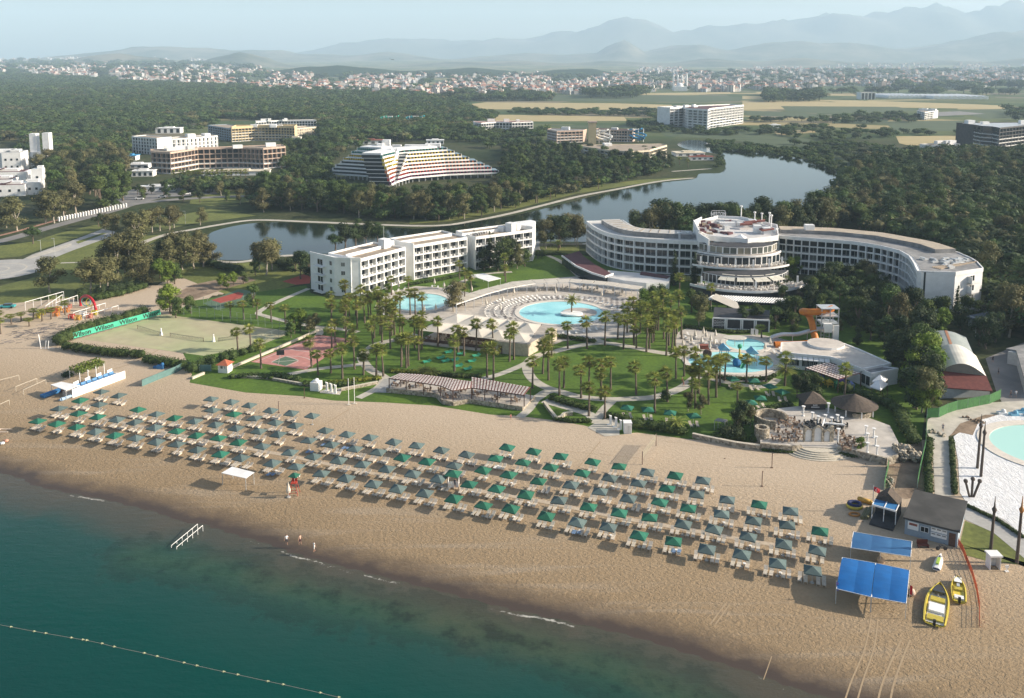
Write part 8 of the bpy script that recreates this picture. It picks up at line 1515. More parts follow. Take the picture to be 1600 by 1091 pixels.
q = P(1554, 890); e = empty('phone_booth', q, 'white open-fronted booth on the sand by the right palm trunks', 'booth'); b = MB(); b.box((q.x - .75, q.y + .5, 0), (.1, 1.3, 2.1)); b.box((q.x + .75, q.y + .5, 0), (.1, 1.3, 2.1)); b.box((q.x, q.y + 1.1, 0), (1.4, .1, 2.1)); b.build('wall', W, e); b = MB(); b.box((q.x, q.y + .5, 2.1), (1.9, 1.7, .25)); b.build('roof', W, e); b = MB(); b.box((q.x + .1, q.y + 1.0, .9), (.4, .2, .8)); b.build('panel', m_rail, e)
q = P(1573, 893); b = MB(); b.box(q, (.5, .4, .1)); b.box((q.x, q.y, .1), (.12, .12, .5)); b.box((q.x, q.y, .6), (.5, .1, .4)); b.build('stool', W, label='tiny white stool right of the white booth', cat='stool')
q = P(1442, 855); b = MB(); b.box((q.x, q.y, .4), (1.7, .7, .08)); b.box((q.x, q.y + .35, .4), (1.7, .08, .7)); [b.box((q.x + s, q.y, 0), (.1, .6, .4)) for s in (-.75, .75)]; b.build('bench', mat('dark red wood', (.12, .03, .02), None, 2), label='dark red bench before the grey beach building', cat='bench')
q = P(1471, 860); b = MB(); ring(b, (q.x - .6, q.y), .05, .32, .05, .35); [b.tube((q.x + s, q.y - .04, .35), (q.x + s, q.y + .04, .35), .33, 12) for s in (-.6, .6)]; b.tube((q.x - .6, q.y, .35), (q.x, q.y, .8), .05); b.tube((q.x, q.y, .8), (q.x + .6, q.y, .35), .05); b.box((q.x - .1, q.y, .75), (.7, .25, .12)); b.tube((q.x + .45, q.y - .3, 1.05), (q.x + .45, q.y + .3, 1.05), .03); b.build('scooter', m_dkgrey, label='dark motor scooter between the beach building and the jet ski', cat='scooter')
for x, y, m, lb in [(1424, 936 - 10, mat('cream ball', (.62, .45, .35), None, 1), 'cream round buoy at the right leg of the blue tents'), (1376, 876, mat('buff ball', (.55, .38, .24), None, 1), 'buff round buoy under the faded blue shelter')]: q = P(x, y, .45); b = MB(); b.ball((q.x, q.y, .5), .55, 12, 8); b.cone((q.x, q.y), .12, 1.0, 1.15, 8, 0, .1); b.build('buoy', m, label=lb, cat='buoy', smooth=True)
for x, y, m, lb in [(1305, 938, mat('violet flag', (.25, .2, .5), None, 1), 'white and violet flag at the left corner of the blue tents'), (1420, 944, MATS['red flag'], 'small red flag at the right corner of the blue tents'), (1303, 1, None, '')][:2]: q = P(x, y); e = empty('flag', q, lb, 'flag'); b = MB(); b.tube(q, (q.x, q.y, 3.0), .03); b.build('pole', m_rail, e); b = MB(); b.add([(q.x, q.y, 2.9), (q.x + .3, q.y - .2, 2.8), (q.x + .35, q.y - .1, 1.4), (q.x + .02, q.y, 1.6)], [(0, 1, 2, 3)]); b.build('cloth', m, e)
m_wrap = mat('wrapped trunk', (.10, .075, .06), (.07, .055, .045), 4)
for i, (x, y, h, lb) in enumerate([(1527, 732, 8.3, 'left of the paired bare wrapped palm trunks on the white sheeting'), (1532.5, 745, 8.4, 'right one of the paired bare wrapped palm trunks on the white sheeting'), (1548, 858, 6.4, 'bare wrapped palm trunk just behind the white booth'), (1588.5, 880, 8.5, 'bare wrapped palm trunk with orange tie at the right edge')]):
 q = P(x, y); e = empty('palm_trunk', q, lb, 'palm trunk'); b = MB(); b.tube(q, (q.x + .1, q.y, h), .26, 10, 0, .19); b.build('trunk', m_wrap, e); b = MB(); b.cone((q.x + .1, q.y), .2, h - .3, h + .2, 10, 0, .38); b.cone((q.x + .1, q.y), .38, h + .2, h + .7, 10, 0, .14); b.cone((q.x + .1, q.y), .14, h + .7, h + 2.4, 8, 0, .04); b.build('wrapped_head', m_wrap if i != 3 else mat('orange tie', (.40, .18, .05), None, 2), e)
for i, (x, dx, h) in enumerate([(1515, -.9, 2.9), (1518, 0, 3.3), (1521, .9, 2.9)]): q = P(x, 777); b = MB(); b.tube(q, (q.x + dx, q.y, h), .2, 8); b.ball((q.x + dx, q.y, h + .1), .38, 8, 6); b.build('palm_trunk', m_wrap, label='short leaning wrapped palm trunk, %s in the cluster of three' % ('left', 'middle', 'right')[i], cat='palm trunk')
# ---------------------------------------------------------------- beach middle: watch stand, lifeguard chair, showers, flags
q = P(708, 765); e = empty('watch_hut', q, 'white slatted watch hut with a green canopy among the parasols', 'watch hut'); b = MB(); b.box((q.x, q.y + 1, .4), (2.0, 2.0, .12)); [b.box((q.x + i * .2 - .9, q.y, .5), (.1, .06, 1.0)) for i in range(10)]; [b.box((q.x + s * .95, q.y + 1, .5), (.06, 1.9, .95)) for s in (-1, 1)]; b.build('box', W, e); b = MB(); [b.box((q.x + s, q.y + t, 0), (.1, .1, 2.6)) for s in (-.95, .95) for t in (.05, 1.95)]; b.build('post', m_wood, e); b = MB(); b.cone((q.x, q.y + 1), 1.9, 2.5, 3.2, 4, 0, 0, pi / 4 - .3); b.build('canopy', m_pg, e)
q = P(460, 772); m_rd = mat('red steel', (.42, .05, .03), None, 1); e = empty('lifeguard_chair', q, 'tall red lifeguard chair with a small dark canopy near the water', 'lifeguard chair'); b = MB(); [b.tube((q.x + s * .8, q.y + t * .8, 0), (q.x + s * .4, q.y + t * .4, 2.1), .05) for s in (-1, 1) for t in (-1, 1)]; [b.tube((q.x - .8 + z * .19, q.y - .8 + z * .19, z), (q.x + .8 - z * .19, q.y - .8 + z * .19, z), .04) for z in (.5, 1, 1.5)]; b.box((q.x, q.y, 2.1), (1.0, 1.0, .1)); b.box((q.x, q.y + .45, 2.1), (1.0, .08, .8)); b.build('frame', m_rd, e); b = MB(); b.tube((q.x, q.y + .4, 2.1), (q.x, q.y + .3, 3.9), .04); b.build('pole', m_rail, e); b = MB(); b.cone((q.x, q.y + .3), 1.2, 3.3, 3.9, 4, 0, 0, pi / 4 - .3); b.build('canopy', m_pg, e)
place(CP, tuple(P(451, 777)), 0, 'closed white parasol beside the red lifeguard chair')
q = P(493, 611); e = empty('shower_cabin', q, 'white changing cabin on the grass strip left of three shower pillars', 'cabin'); b = MB(); b.box((q.x, q.y + .8, 0), (2.2, 2.0, 2.0), -.2); b.tube((q.x, q.y + .1, 2.0), (q.x, q.y + 1.7, 2.0), .5, 10); b.build('wall', W, e); b = MB(); b.box((q.x + .4, q.y - .18, 0), (.8, .08, 1.8), -.2); b.build('door', m_rail, e)
q = P(981, 678); e = empty('shower_cabin', q, 'white boxy beach cabin right of three shower pillars at the hedge', 'cabin'); b = MB(); b.box((q.x, q.y + .8, 0), (1.6, 1.6, 2.2)); b.box((q.x, q.y + .8, 2.2), (1.75, 1.75, .12)); b.build('wall', W, e); b = MB(); b.box((q.x + .3, q.y - .03, 0), (.7, .06, 1.8)); b.build('door', mat('off white door', (.6, .6, .58), None, 1), e)
for k, (lst, wh) in enumerate([([(511, 611), (517.5, 613), (524, 615)], 'on the left paved shower pad'), ([(954, 664), (962.5, 667), (970, 671)], 'beside the boxy beach cabin')]):
 for i, (x, y) in enumerate(lst): q = P(x, y); b = MB(); b.box((q.x, q.y, 0), (.45, .5, 2.0)); b.tube((q.x - .05, q.y, 2.0), (q.x - .35, q.y, 2.15), .12, 6); b.box((q.x - .4, q.y, .0), (.7, .7, .1)); b.build('shower_pillar', W, label='white shower pillar %s, %s of three' % (wh, ('left', 'middle', 'right')[i]), cat='shower')
for i, (x, y) in enumerate([(545, 633), (554, 631)]): q = P(x, y); e = empty('flagpole', q, '%s of the two tall white poles at the end of the grass strip' % ('left' if i == 0 else 'right'), 'flagpole'); b = MB(); b.tube(q, (q.x, q.y, 6.2), .07); b.build('pole', W, e); b = MB(); b.box((q.x, q.y, 0), (.9, .6, .12)); b.build('base', m_cap, e)
q = P(350, 583); e = empty('gatehouse', q, 'small white gatehouse with a red pyramid roof at the end of the low wall', 'gatehouse'); b = MB(); b.box((q.x, q.y + 1, 0), (2.6, 2.2, 2.1), -.2); b.build('wall', W, e); b = MB(); b.cone((q.x, q.y + 1), 2.4, 2.1, 3.2, 4, 0, 0, pi / 4 - .2); b.build('roof', mat('terracotta roof', (.40, .13, .07), (.33, .1, .05), 2), e); windows(e, V2((q.x - 1.28, q.y + .2)), V2((q.x + 1.25, q.y - .3)), [.3, .72], [1.1], .6, .7, m_gdark)
# basketball hoop
for i, (x, y) in enumerate([(434.5, 571), (525, 529)]): q = P(x, y); e = empty('basketball_hoop', q, '%s basketball hoop of the pink court' % ('near' if i == 0 else 'far'), 'basketball hoop'); b = MB(); b.tube(q, (q.x + .6 * (1 - i * 2), q.y, 2.8), .08); b.build('pole', m_rail, e); b = MB(); b.box((q.x + .7 * (1 - i * 2), q.y, 2.7), (1.9, .08, 1.25), .15); b.build('backboard', m_dkgrey if i == 0 else W, e)
# ---------------------------------------------------------------- white stage at the left
e = empty('beach_stage', P(155, 606), 'long white-boarded beach platform with blue seats and a deck', 'stage'); A_, B_ = P(113, 622), P(196, 591)
for i in range(5): a, c = A_.lerp(B_, i / 5 + .003), A_.lerp(B_, (i + 1) / 5 - .003); b = MB(); b.seg(a, c, .15, 0, 2.0 - .03 * i); b.build('white_board', W, e)
d = (V2(B_) - V2(A_)).normalized(); n_ = Vector((-d.y, d.x)); b = MB(); b.prism([V2(A_) + n_ * .2, V2(B_) + n_ * .2, V2(B_) + n_ * 3.2, V2(A_) + n_ * 3.4], 0, 1.0); b.build('deck', m_lroof, e); b = MB(); b.prism([V2(A_) + n_ * 3.4 + d * 1, V2(A_) + n_ * 3.4 + d * 8, V2(A_) + n_ * 5.4 + d * 8, V2(A_) + n_ * 5.4 + d * 1], 0, .8); b.build('brown_deck', mat('red brown deck', (.28, .12, .07), None, 2), e)
mb2 = mat('blue seat', (.12, .28, .48), None, 1)
for k in range(7): q = V2(A_) + d * (3 + k * 1.5) + n_ * 1.6; b = MB(); b.box((*q, 1.0), (1.2, 1.5, .45), atan2(d.y, d.x)); b.box((*(q + n_ * .7), 1.0), (1.2, .2, .9), atan2(d.y, d.x)); b.build('seat', mb2, e)
for k in range(4): q = V2(A_) + d * (3.4 + k * 3) + n_ * 3.3; b = MB(); b.box((*q, 1.0), (1.6, .1, 1.2), atan2(d.y, d.x) + .2); b.build('screen', W, e)
gazebo('flat grey canopy at the seaward end of the white stage', [(79, 601), (103, 610), (125, 602), (96, 596.6)], 2.4, W)
a, c = P(66, 622), P(105, 608); b = MB(); b.seg(a, c, 1.5, .1, .7); b.tube((a.x, a.y, .4), (c.x, c.y, .5), .35, 8); b.build('catamaran_hull', mat('sea blue hull', (.04, .17, .38), None, 1), label='blue hull lying under the grey canopy', cat='boat'); a, c = P(96, 627), P(122, 618); b = MB(); b.tube((a.x, a.y, .4), (c.x, c.y, .5), .4, 8, 0, .25); b.tube((a.x - .6, a.y, .2), (a.x, a.y, .4), .1, 8, 0, .4); b.box((c.x - 1, c.y, .5), (1.6, 1, .3)); b.build('small_boat', mat('pale blue hull', (.35, .48, .62), None, 1), label='white and pale blue boat at the foot of the white boards', cat='boat')
c4 = [V2(P(x, y, 3.0)) for x, y in [(108, 572), (124, 580), (162, 566), (152, 558)]]; e = empty('vine_arbour', (*c4[1], 0), 'arbour covered with a block of bright green vine on the sand', 'arbour'); b = MB()
for i in range(5):
 for j in range(2): m_ = c4[1].lerp(c4[2], (i + .5) / 5).lerp(c4[0].lerp(c4[3], (i + .5) / 5), (j + .5) / 2); leaf_cloud(b, random.Random(i * 2 + j), [((*m_, 2.6), 1.3, 1.3, .8)], 170, .2)
b.build('foliage', m_bright, e); b = MB(); [b.tube((*(p.lerp(q, f)), 0), (*(p.lerp(q, f)), 2.6), .1) for p, q in ((c4[0], c4[3]), (c4[1], c4[2])) for f in (0, .33, .66, 1)]; b.build('post', W, e); hedge([(100, 590), (106, 586), (112, 590)], 1.2, 1.4, 'dark bush at the seaward end of the vine arbour', m_dark)
for i, (p, q) in enumerate([((-10, 604), (30, 594)), ((25, 612), (58, 599)), ((37, 617), (72, 601)), ((-10, 645), (15, 633))]): a, c = P(*p), P(*q); b = MB(); b.tube((a.x, a.y, 1.2), (c.x, c.y, 1.2), .05); b.tube(a, (a.x, a.y, 1.2), .05); b.tube(c, (c.x, c.y, 1.2), .05); b.build('goal_frame', m_cap, label='pale tubular beach goal, %s from the left edge' % nth((0, 1, 2, 3)[i] + 1) if i < 3 else 'pale tubular goal nearest the sea at the left edge', cat='goal')
# ---------------------------------------------------------------- playground
q0, q1 = P(126, 478), P(150, 487); e = empty('inflatable_arch', q0, 'red inflatable arch of the beach playground', 'arch'); vs = []; b = MB(); K = 16; rad = (q1 - q0).length / 2; cc = (q0 + q1) / 2; dr_ = (q1 - q0).normalized()
pp = [cc + dr_ * rad * cos(pi - pi * i / K) + Vector((0, 0, 4.0 * sin(pi * i / K) ** .8)) for i in range(K + 1)]; [b.tube(p, q, .42, 10, cap=False) for p, q in zip(pp, pp[1:])]; b.build('tube', mat('red vinyl', (.50, .02, .03), None, 1, .4), e, smooth=True)
for i, (x, y, cl, r) in enumerate([(135, 480, (.05, .35, .33), 1.4), (141, 481, (.6, .5, .08), 1.2)]): q = P(x, y); b = MB(); [b.tube((q.x + r * cos(2 * pi * t / 16), q.y, 1.8 + r * sin(2 * pi * t / 16)), (q.x + r * cos(2 * pi * (t + 1) / 16), q.y, 1.8 + r * sin(2 * pi * (t + 1) / 16)), .14) for t in range(16)]; b.tube(q, (q.x, q.y, .5), .1); b.build('hoop', mat('hoop%d' % i, cl, None, 1), label='%s play hoop inside the red arch' % ('teal', 'yellow')[i], cat='hoop')
rr = random.Random(8); cols = [('red', (.5, .05, .03)), ('orange', (.6, .22, .04)), ('yellow', (.6, .5, .06)), ('pink', (.55, .2, .15)), ('white', (.7, .7, .68)), ('amber', (.6, .35, .05))]
for i, (x, y) in enumerate([(66, 492), (76, 488), (84, 489), (91, 486), (97, 484), (107, 482), (60, 497), (88, 494), (112, 498), (122, 500), (130, 494), (140, 497), (148, 492), (104, 488)]):
 nm, cl = cols[(i * 5 + 2) % 6]; q = P(x, y); e = empty('play_block', q, '%s plastic play frame in the beach playground, %s from the left' % (nm, nth(sorted([66, 76, 84, 91, 97, 107, 60, 88, 112, 122, 130, 140, 148, 104]).index(x) + 1)), 'play frame'); m = mat('plastic ' + nm, cl, None, 1, .5); b = MB(); [b.tube((q.x + s, q.y + t, 0), (q.x + s, q.y + t, 1.3), .14) for s in (-.7, .7) for t in (-.5, .5)]; b.tube((q.x - .7, q.y, 1.3), (q.x + .7, q.y, 1.3), .2); b.ball((q.x, q.y, .5), .55, 8, 6); b.build('frame', m, e)
for i, (p, q, h) in enumerate([((40, 485), (100, 468), 2.6), ((88, 486), (122, 474), 2.6), ((115, 495), (165, 480), 1.3), ((130, 500), (185, 484), 1.3), ((72, 488), (98, 470), 2.0)]):
 a, c = P(*p), P(*q); b = MB(); n = 5; [b.tube(a.lerp(c, k / n), a.lerp(c, k / n) + Vector((0, 0, h)), .06) for k in range(n + 1)]; b.tube((a.x, a.y, h), (c.x, c.y, h), .09); b.build('rail_frame', W, label='white tubular rail frame of the playground, %s from the left' % nth([1, 3, 4, 5, 2][i]), cat='rail')
q = P(98, 488); b = MB(); b.add([(q.x, q.y, .9), (q.x + 2.4, q.y - .3, .9), (q.x + .3, q.y + .8, 2.8), (q.x, q.y, .84), (q.x + 2.4, q.y - .3, .84), (q.x + .3, q.y + .8, 2.74)], [(0, 1, 2), (5, 4, 3)]); b.tube((q.x + .3, q.y + .8, 0), (q.x + .3, q.y + .8, 2.8), .06); b.build('shade_sail', W, label='small white triangular sail in the playground', cat='shade sail')
q = P(55, 520); b = MB(); rr = random.Random(3)
for k in range(130): x, y = q.x + rr.gauss(0, 4.4), q.y + rr.gauss(0, 4.2); l = rr.uniform(1, 2.4); a_ = rr.uniform(-.6, .6); b.tube((x, y, .08), (x + l * cos(a_), y + l * sin(a_), rr.uniform(.1, .5)), .05, 4)
b.build('dumped_netting', mat('grey netting', (.10, .10, .13), (.2, .2, .22), 2), label='heap of dark grey frames and netting on the sand', cat='netting'); q = P(64, 545); b = MB(); b.tube(q, (q.x - .4, q.y, 3.9), .12); [b.tube((q.x + s, q.y, 0), (q.x + s + .3, q.y, 2.2), .09) for s in (1.2, 1.9)]; b.tube((q.x, q.y, .1), (q.x + 3.5, q.y + .3, .1), .08); b.build('broken_posts', W, label='leaning pale posts at the seaward corner of the bushes', cat='posts')
q = P(12, 481); e = empty('parked_car', q, 'turquoise saloon car parked on the sand by the left edge', 'car'); rz = .15; m_tq = mat('turquoise paint', (.04, .32, .34), None, 1, .3); b = MB(); b.box((q.x, q.y, .3), (4.4, 1.7, .55), rz); b.box((q.x - 1.5, q.y - .2, .8), (1.2, 1.5, .1), rz); b.build('body', m_tq, e); b = MB(); b.prism([(q.x - .9, q.y - .8), (q.x + 1.3, q.y - .5), (q.x + 1.1, q.y + .9), (q.x - 1.0, q.y + .6)], .85, 1.35); b.build('cabin', m_gdark, e)
for s in (-1.4, 1.4):
 for t in (-.82, .82): b = MB(); b.tube((q.x + s * cos(rz) - t * sin(rz), q.y + s * sin(rz) + t * cos(rz), .32), (q.x + s * cos(rz) - t * 1.15 * sin(rz), q.y + s * sin(rz) + t * 1.15 * cos(rz), .32), .32, 12); b.build('wheel', m_blk, e)
CAR = [e, list(e.children)]
for i, (x, y, m, lb) in enumerate([(218, 312, W, 'white van waiting at the car park entrance'), (253, 309, W, 'white car parked below the long white canopy'), (178, 322, m_rail, 'silver car beside the fence near the eucalyptus grove'), (292, 304, W, 'white car parked behind the trees before the palm row'), (308, 305, m_dkgrey, 'dark car parked right of the white one behind the trees')]):
 o = copy_tree(e, tuple(P(x, y)), .1 * i, (1, 1, 1.35) if i == 0 else 1, label=lb, ch=CAR[1]); cb = o.children[0];
 for ch in o.children:
  if ch.name.startswith('body'): ch.data = ch.data.copy(); ch.data.materials[0] = m
for i, (x, y, h) in enumerate([(64, 392, 4.2), (86, 400, 7), (290, 350, 6), (480, 300, 7), (740, 330, 7), (170, 395, 6)]): q = P(x, y); e = empty('street_lamp', q, 'slim grey street lamp, %s from the left on the lawns and lake side' % nth(sorted([64, 86, 290, 480, 740, 170]).index(x) + 1), 'street lamp'); b = MB(); b.tube(q, (q.x, q.y, h), .08, 6, 0, .05); b.build('pole', m_rail, e); b = MB(); b.box((q.x - .5, q.y, h), (1.2, .25, .12)); b.build('lamp_head', m_rail, e)
rr = random.Random(31)
for i in range(26): t = i / 25; x = 92 + t * 105; y = 346 - t * 22; q = P(x, y); b = MB(); b.box((q.x, q.y, 0), (.7, .7, 1.9)); b.cone((q.x, q.y), .55, 1.9, 2.4, 4, 0, 0, pi / 4); b.build('fence_pillar', W, label='white fence pillar along the red pavement, %s from the left' % nth(i + 1), cat='pillar', group='white pillars along the red pavement')
# ---------------------------------------------------------------- sea: hand rail and float line
a, c = P(272, 857, ZS), P(313, 829, ZS); e = empty('sea_steps_rail', a, 'white double hand rail leading from the wet sand into the sea', 'hand rail'); d = (V2(c) - V2(a)).normalized(); n_ = Vector((-d.y, d.x)) * .55
for s in (-1, 1):
 p, q = V2(a) + n_ * s, V2(c) + n_ * s; b = MB(); b.tube((*p, ZS + .35), (*q, ZS + 1.0), .045); [b.tube((*p.lerp(q, k / 5), -1.6), (*p.lerp(q, k / 5), ZS + .35 + .65 * k / 5), .045) for k in range(6)]; b.build('rail', W, e)
FL = [(16.6, 980), (53, 987), (71, 990), (111, 997), (129, 1000), (135, 1001), (159, 1006), (178, 1011), (225, 1021), (245, 1026), (287, 1036), (307, 1040.5), (349, 1050), (371, 1054.6), (418, 1065), (442, 1070), (500, 1083), (529, 1090)]
b = MB(); fp = [P(x, y, ZS) for x, y in FL]; fp = [P(-60, 965, ZS)] + fp; [b.tube((p.x, p.y, ZS + .03), (q.x, q.y, ZS + .03), .015, 4) for p, q in zip(fp, fp[1:])]; b.build('float_rope', m_cap, label='thin rope of the swimming area float line', cat='rope'); m_fy = mat('yellow float', (.50, .50, .30), None, 1)
for i, (x, y) in enumerate(FL): q = P(x, y, ZS); b = MB(); b.ball((q.x, q.y, ZS + .05), .13, 8, 6, 0, .8); b.tube((q.x - .2, q.y, ZS + .05), (q.x + .26, q.y, ZS + .05), .05, 5); b.build('float', m_fy, label='pale yellow float on the sea rope, %s from the left' % nth(i + 1), cat='float', group='floats on the rope')
q = P(-4, 676); b = MB(); [b.tube((q.x - 3, q.y + s, .35), (q.x + 2.6, q.y + s, .45), .28, 8, 0, .1) for s in (-.7, .7)]; b.box((q.x - .6, q.y, .5), (2.2, 1.4, .1)); b.build('catamaran', mat('cream hull', (.62, .5, .4), None, 1), label='small cream catamaran cut by the left edge', cat='catamaran')
for x, y, lb in [(10, 690, 'salmon beach toy heap at the left edge'), (4, 694, 'white bag on the sand at the left edge')]: q = P(x, y); b = MB(); b.ball((q.x, q.y, .2), .45, 8, 6, 0, .6); b.ball((q.x - .5, q.y + .1, .15), .3, 8, 6, 0, .7); b.build('beach_bag', mat('salmon cloth', (.6, .3, .2), None, 1) if x > 5 else W, label=lb, cat='bag')
# ---------------------------------------------------------------- people
def person(px, py, lb, shirt, pants, rz=0, skin=(.42, .24, .16), stride=.16, h=1.72, arm=.12, z=0):
 q = P(px, py, z); J = {'hip': (0, 0, .92), 'belly': (0, 0, 1.1), 'chest': (0, 0, 1.34), 'neck': (0, 0, 1.5), 'head': (0, .01, 1.6), 'top': (0, .01, 1.72)}; r = {'hip': .14, 'belly': .125, 'chest': .15, 'neck': .055, 'head': .09, 'top': .075}
 for s, n in ((-1, 'l'), (1, 'r')):
  J.update({n + 'h': (s * .1, 0, .88), n + 'k': (s * .11, -s * stride * .4, .48), n + 'a': (s * .11, -s * stride + .03, .09), n + 't': (s * .12, -s * stride - .13, .04), n + 's': (s * .19, 0, 1.4), n + 'e': (s * (.25 + arm * .3), s * .06, 1.12), n + 'w': (s * (.27 + arm), -.06 + s * stride * .5, .9), n + 'f': (s * (.28 + arm), -.09 + s * stride * .5, .8)})
  r.update({n + 'h': .1, n + 'k': .062, n + 'a': .042, n + 't': .04, n + 's': .062, n + 'e': .042, n + 'w': .03, n + 'f': .035})
 E = [('hip', 'belly'), ('belly', 'chest'), ('chest', 'neck'), ('neck', 'head'), ('head', 'top')] + [(a, c) for n in 'lr' for a, c in (('hip', n + 'h'), (n + 'h', n + 'k'), (n + 'k', n + 'a'), (n + 'a', n + 't'), ('chest', n + 's'), (n + 's', n + 'e'), (n + 'e', n + 'w'), (n + 'w', n + 'f'))]
 ks = list(J); me = bpy.data.meshes.new('person'); me.from_pydata([J[k] for k in ks], [(ks.index(a), ks.index(c)) for a, c in E], []); o = bpy.data.objects.new('tmp', me); COL.objects.link(o); o.modifiers.new('s', 'SKIN'); sv = me.skin_vertices[0].data
 for i, k in enumerate(ks): sv[i].radius = (r[k], r[k] * .85)
 sv[0].use_root = True; o.modifiers.new('d', 'SUBSURF').levels = 1; bpy.context.view_layer.update(); ev = o.evaluated_get(bpy.context.evaluated_depsgraph_get()); m2 = bpy.data.meshes.new_from_object(ev); bpy.data.objects.remove(o)
 for c_, nm in ((skin, 'skin'), (shirt, 'shirt'), (pants, 'pants'), ((.04, .025, .02), 'hair')): m2.materials.append(mat('%s %.2f %.2f %.2f' % ((nm,) + c_), c_, c_, 1))
 for f in m2.polygons: z_, x_ = f.center.z, abs(f.center.x); f.material_index = 3 if z_ > 1.64 else 1 if .98 < z_ < 1.47 and x_ < .25 else 2 if .5 < z_ <= .98 and x_ < .22 else 0; f.use_smooth = True
 o = bpy.data.objects.new('person', m2); COL.objects.link(o); o.location = q; o.rotation_euler = (0, 0, rz); o.scale = (h / 1.72,) * 3; return tag(o, lb, 'person')
person(448, 851, 'person in a white shirt and dark shorts walking on the wet sand', (.75, .75, .75), (.05, .05, .07), .4); person(469, 851, 'person with bare shoulders and dark shorts on the wet sand behind the walker', (.5, .32, .24), (.08, .03, .04), 1.0, arm=.25); person(491, 862, 'person in white clothes wading furthest right on the wet sand', (.78, .76, .72), (.72, .70, .66), 2.2)
person(798, 656, 'person in pink sitting low on the sand beside the pergola grass', (.45, .15, .15), (.3, .1, .1), .5, h=1.3); person(1068, 603, 'person in a pink top walking on the round lawn path', (.6, .35, .3), (.3, .12, .1), 1.3); person(1473, 674, 'person in dark clothes walking on the paved lane', (.08, .09, .14), (.05, .05, .08), 2.6)
person(1579, 621, 'person in dark clothes behind the end of the green fence', (.03, .03, .04), (.03, .03, .04), .3); person(1587, 621, 'person in a white shirt behind the end of the green fence', (.7, .7, .7), (.3, .3, .3), -.4); person(463, 774, 'person crouching by the foot of the red lifeguard chair', (.4, .25, .2), (.1, .1, .12), .2, h=1.1); person(1109, 551, 'person standing on the pool deck beside the dark red bar cart', (.6, .6, .6), (.1, .1, .12), .2); person(1066, 598, 'person in red shorts a step behind the pink walker', (.5, .25, .2), (.4, .1, .08), 1.2)
person(711, 762, 'person in dark clothes standing inside the watch hut', (.04, .04, .05), (.03, .03, .04), 0, z=.5); person(1551, 566, 'person in black on the shaded yard left of the grey-roofed building', (.02, .02, .03), (.02, .02, .03), 0); person(1560, 585, 'person in grey on the shaded yard', (.1, .1, .12), (.04, .04, .05), 1)
# a bird far out over the town
q = Vector((P(611, 95, 60).x * 0 - 40, 290, 77)); b = MB(); b.add([(q.x - .9, q.y, q.z + .35), (q.x, q.y - .15, q.z), (q.x, q.y + .15, q.z), (q.x + .9, q.y, q.z - .1), (q.x - .45, q.y - .1, q.z + .25), (q.x + .45, q.y - .1, q.z + .12)], [(0, 4, 1, 2), (1, 5, 3, 2)]); b.ball((q.x, q.y, q.z), .14, 8, 6, 0, .8, 2.4); b.build('bird', m_dkgrey, label='dark bird gliding above the far town', cat='bird')
# blue items behind the teal fence
q = P(251, 576); b = MB(); b.box(q, (1.6, 1, .9)); b.ball((q.x + .5, q.y, 1.1), .45, 8, 6); b.box((q.x - 1.4, q.y + .4, 0), (1, .8, .5)); b.build('beach_equipment', MATS['sea blue hull'], label='blue equipment heap behind the teal fence', cat='equipment')
for i, (x, y) in enumerate([(1565, 647), (1584, 649), (1596, 645), (1608, 650)]): q = P(x, y); b = MB(); b.box(q, (1.8, 1.2, .5)); b.ball((q.x + .4, q.y, .6), .55, 8, 6); b.build('covered_heap', W if i == 0 else mbl, label=('white covered heap' if i == 0 else 'bright blue covered heap, %s from the left,' % nth(i)) + ' above the white sheeting', cat='heap')
# tyre tracks, rake lines, one painted pole shadow and drift on the sand
m_trk_shadow = mat('pressed and shadowed sand', (.33, .24, .15), (.38, .28, .17), 2, .95)
for i, (pl, w_) in enumerate([([(1462, 905), (1445, 940), (1430, 960)], .25), ([(1408, 1000), (1380, 1060), (1370, 1100)], .3), ([(1422, 1000), (1398, 1060), (1390, 1100)], .3), ([(1362, 960), (1352, 1010), (1330, 1060), (1318, 1095)], .25), ([(1372, 965), (1366, 1010), (1348, 1060), (1338, 1095)], .25), ([(1110, 972), (1134, 942)], .3), ([(1118, 972), (1140, 944)], .25), ([(938, 690), (900, 735), (858, 783)], .2), ([(545, 640), (500, 668), (480, 680)], .3),
 ([(880, 705), (1000, 716)], .12), ([(1040, 690), (1190, 706)], .12), ([(1150, 728), (1206, 731)], .12), ([(1206, 1020), (1180, 1090)], .15), ([(260, 540), (200, 570), (120, 590)], .35), ([(1000, 760), (1180, 790), (1290, 840)], .15)]):  # strip ending at the volleyball pole is its cast shadow, painted in darker sand
 b = ribbon_pts(wp(pl), w_ * .8, 0, 8); b.v = [(x, y, beach_z(x, y) + .012) for x, y, z in b.v if 1]; b.build('track_and_shadow', m_trk_shadow, kind='structure')
rr = random.Random(44)
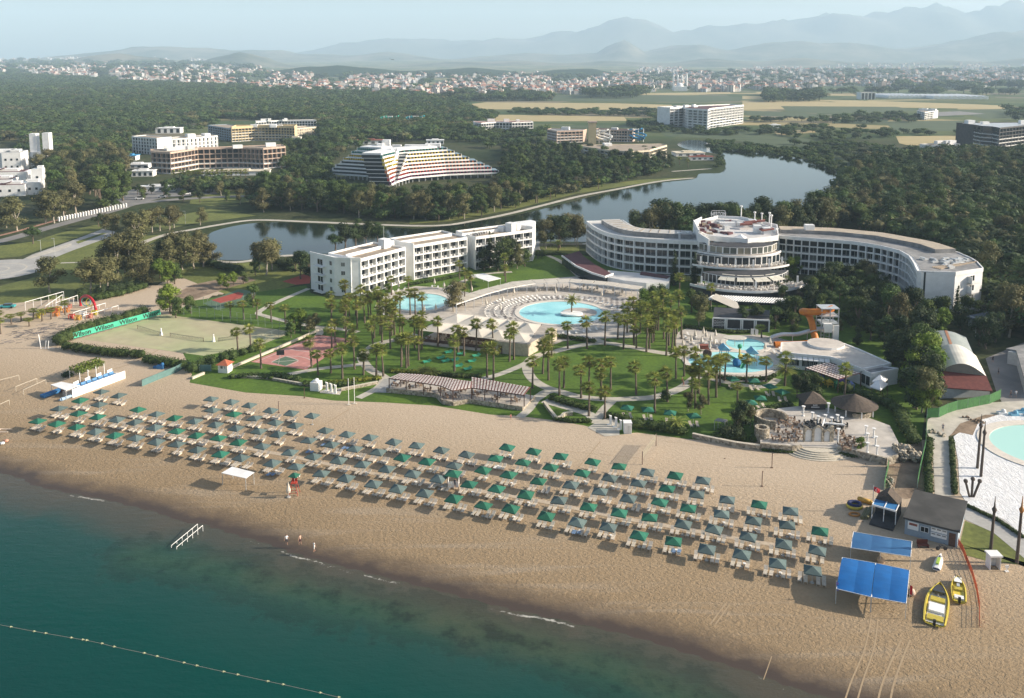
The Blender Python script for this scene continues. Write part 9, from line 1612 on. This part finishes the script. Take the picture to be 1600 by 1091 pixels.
for i in range(40):
 y = rr.uniform(700, 1040); x = rr.uniform(250, 1560); q = P(x, y)
 if sdist(q.x, q.y) < 17: continue
 b = MB(); b.ball((q.x, q.y, .02), rr.uniform(.06, .16), 6, 4, 0, .5); b.tube((q.x - .2, q.y, .02), (q.x + .15, q.y + .1, .03), .03, 4); b.build('driftwood', m_wood, label='small dark scrap lying on the sand', cat='scrap', group='scraps scattered on the sand')
# ---------------------------------------------------------------- labels for the trees, by zone, kind and order
KN = {'euc': ('olive-brown eucalyptus', 'tree'), 'pine': ('dark green pine', 'tree'), 'broad': ('green broadleaf tree', 'tree'), 'bright': ('bright green leafy tree', 'tree'), 'dark': ('dark leafy tree', 'tree'), 'cypress': ('narrow dark cypress', 'tree'), 'round': ('round-crowned stone pine', 'tree'), 'shrub': ('rounded shrub', 'shrub'), 'palm': ('fan palm', 'palm tree'), 'fpalm': ('feathery date palm', 'palm tree')}
ZN = {'left': 'on the left lawns', 'hotel': 'beside the straight white hotel', 'right': 'below the curved hotel', 'grove': 'in the grove by the twin towers', 'belt': 'in the belt before the pyramid hotel', 'wood': 'in the wood left of the lake', 'between': 'between the far hotels', 'behind': 'behind the curved hotel at the lake', 'east': 'in the wood behind the right wing'}
grp = {}
for (pp_, zone, kind, h, o) in TREES: grp.setdefault((zone, kind), []).append((pp_, h, o))
for (zone, kind), lst in grp.items():
 lst.sort(key=lambda t: t[0][0]); nm, cat_ = KN[kind]; zn = ZN.get(zone, zone); dense = zone in ('grove', 'belt', 'wood', 'east', 'behind', 'between') and len(lst) > 12
 med = sorted(t[1] for t in lst)[len(lst) // 2]
 for i, (pp_, h, o) in enumerate(lst):
  o['category'] = cat_
  o['label'] = ('%s %s, %s from left, %s' % ('taller' if h > med else 'lower', nm, nth(i + 1), zn)) if len(lst) > 1 else '%s %s' % (nm, zn)
  if len(lst) > 1: o['group'] = '%ss %s' % (nm, zn)
for k_, pr in PROT.items():
 if not pr[2]:
  for c_ in pr[1]: bpy.data.objects.remove(c_)
  bpy.data.objects.remove(pr[0])
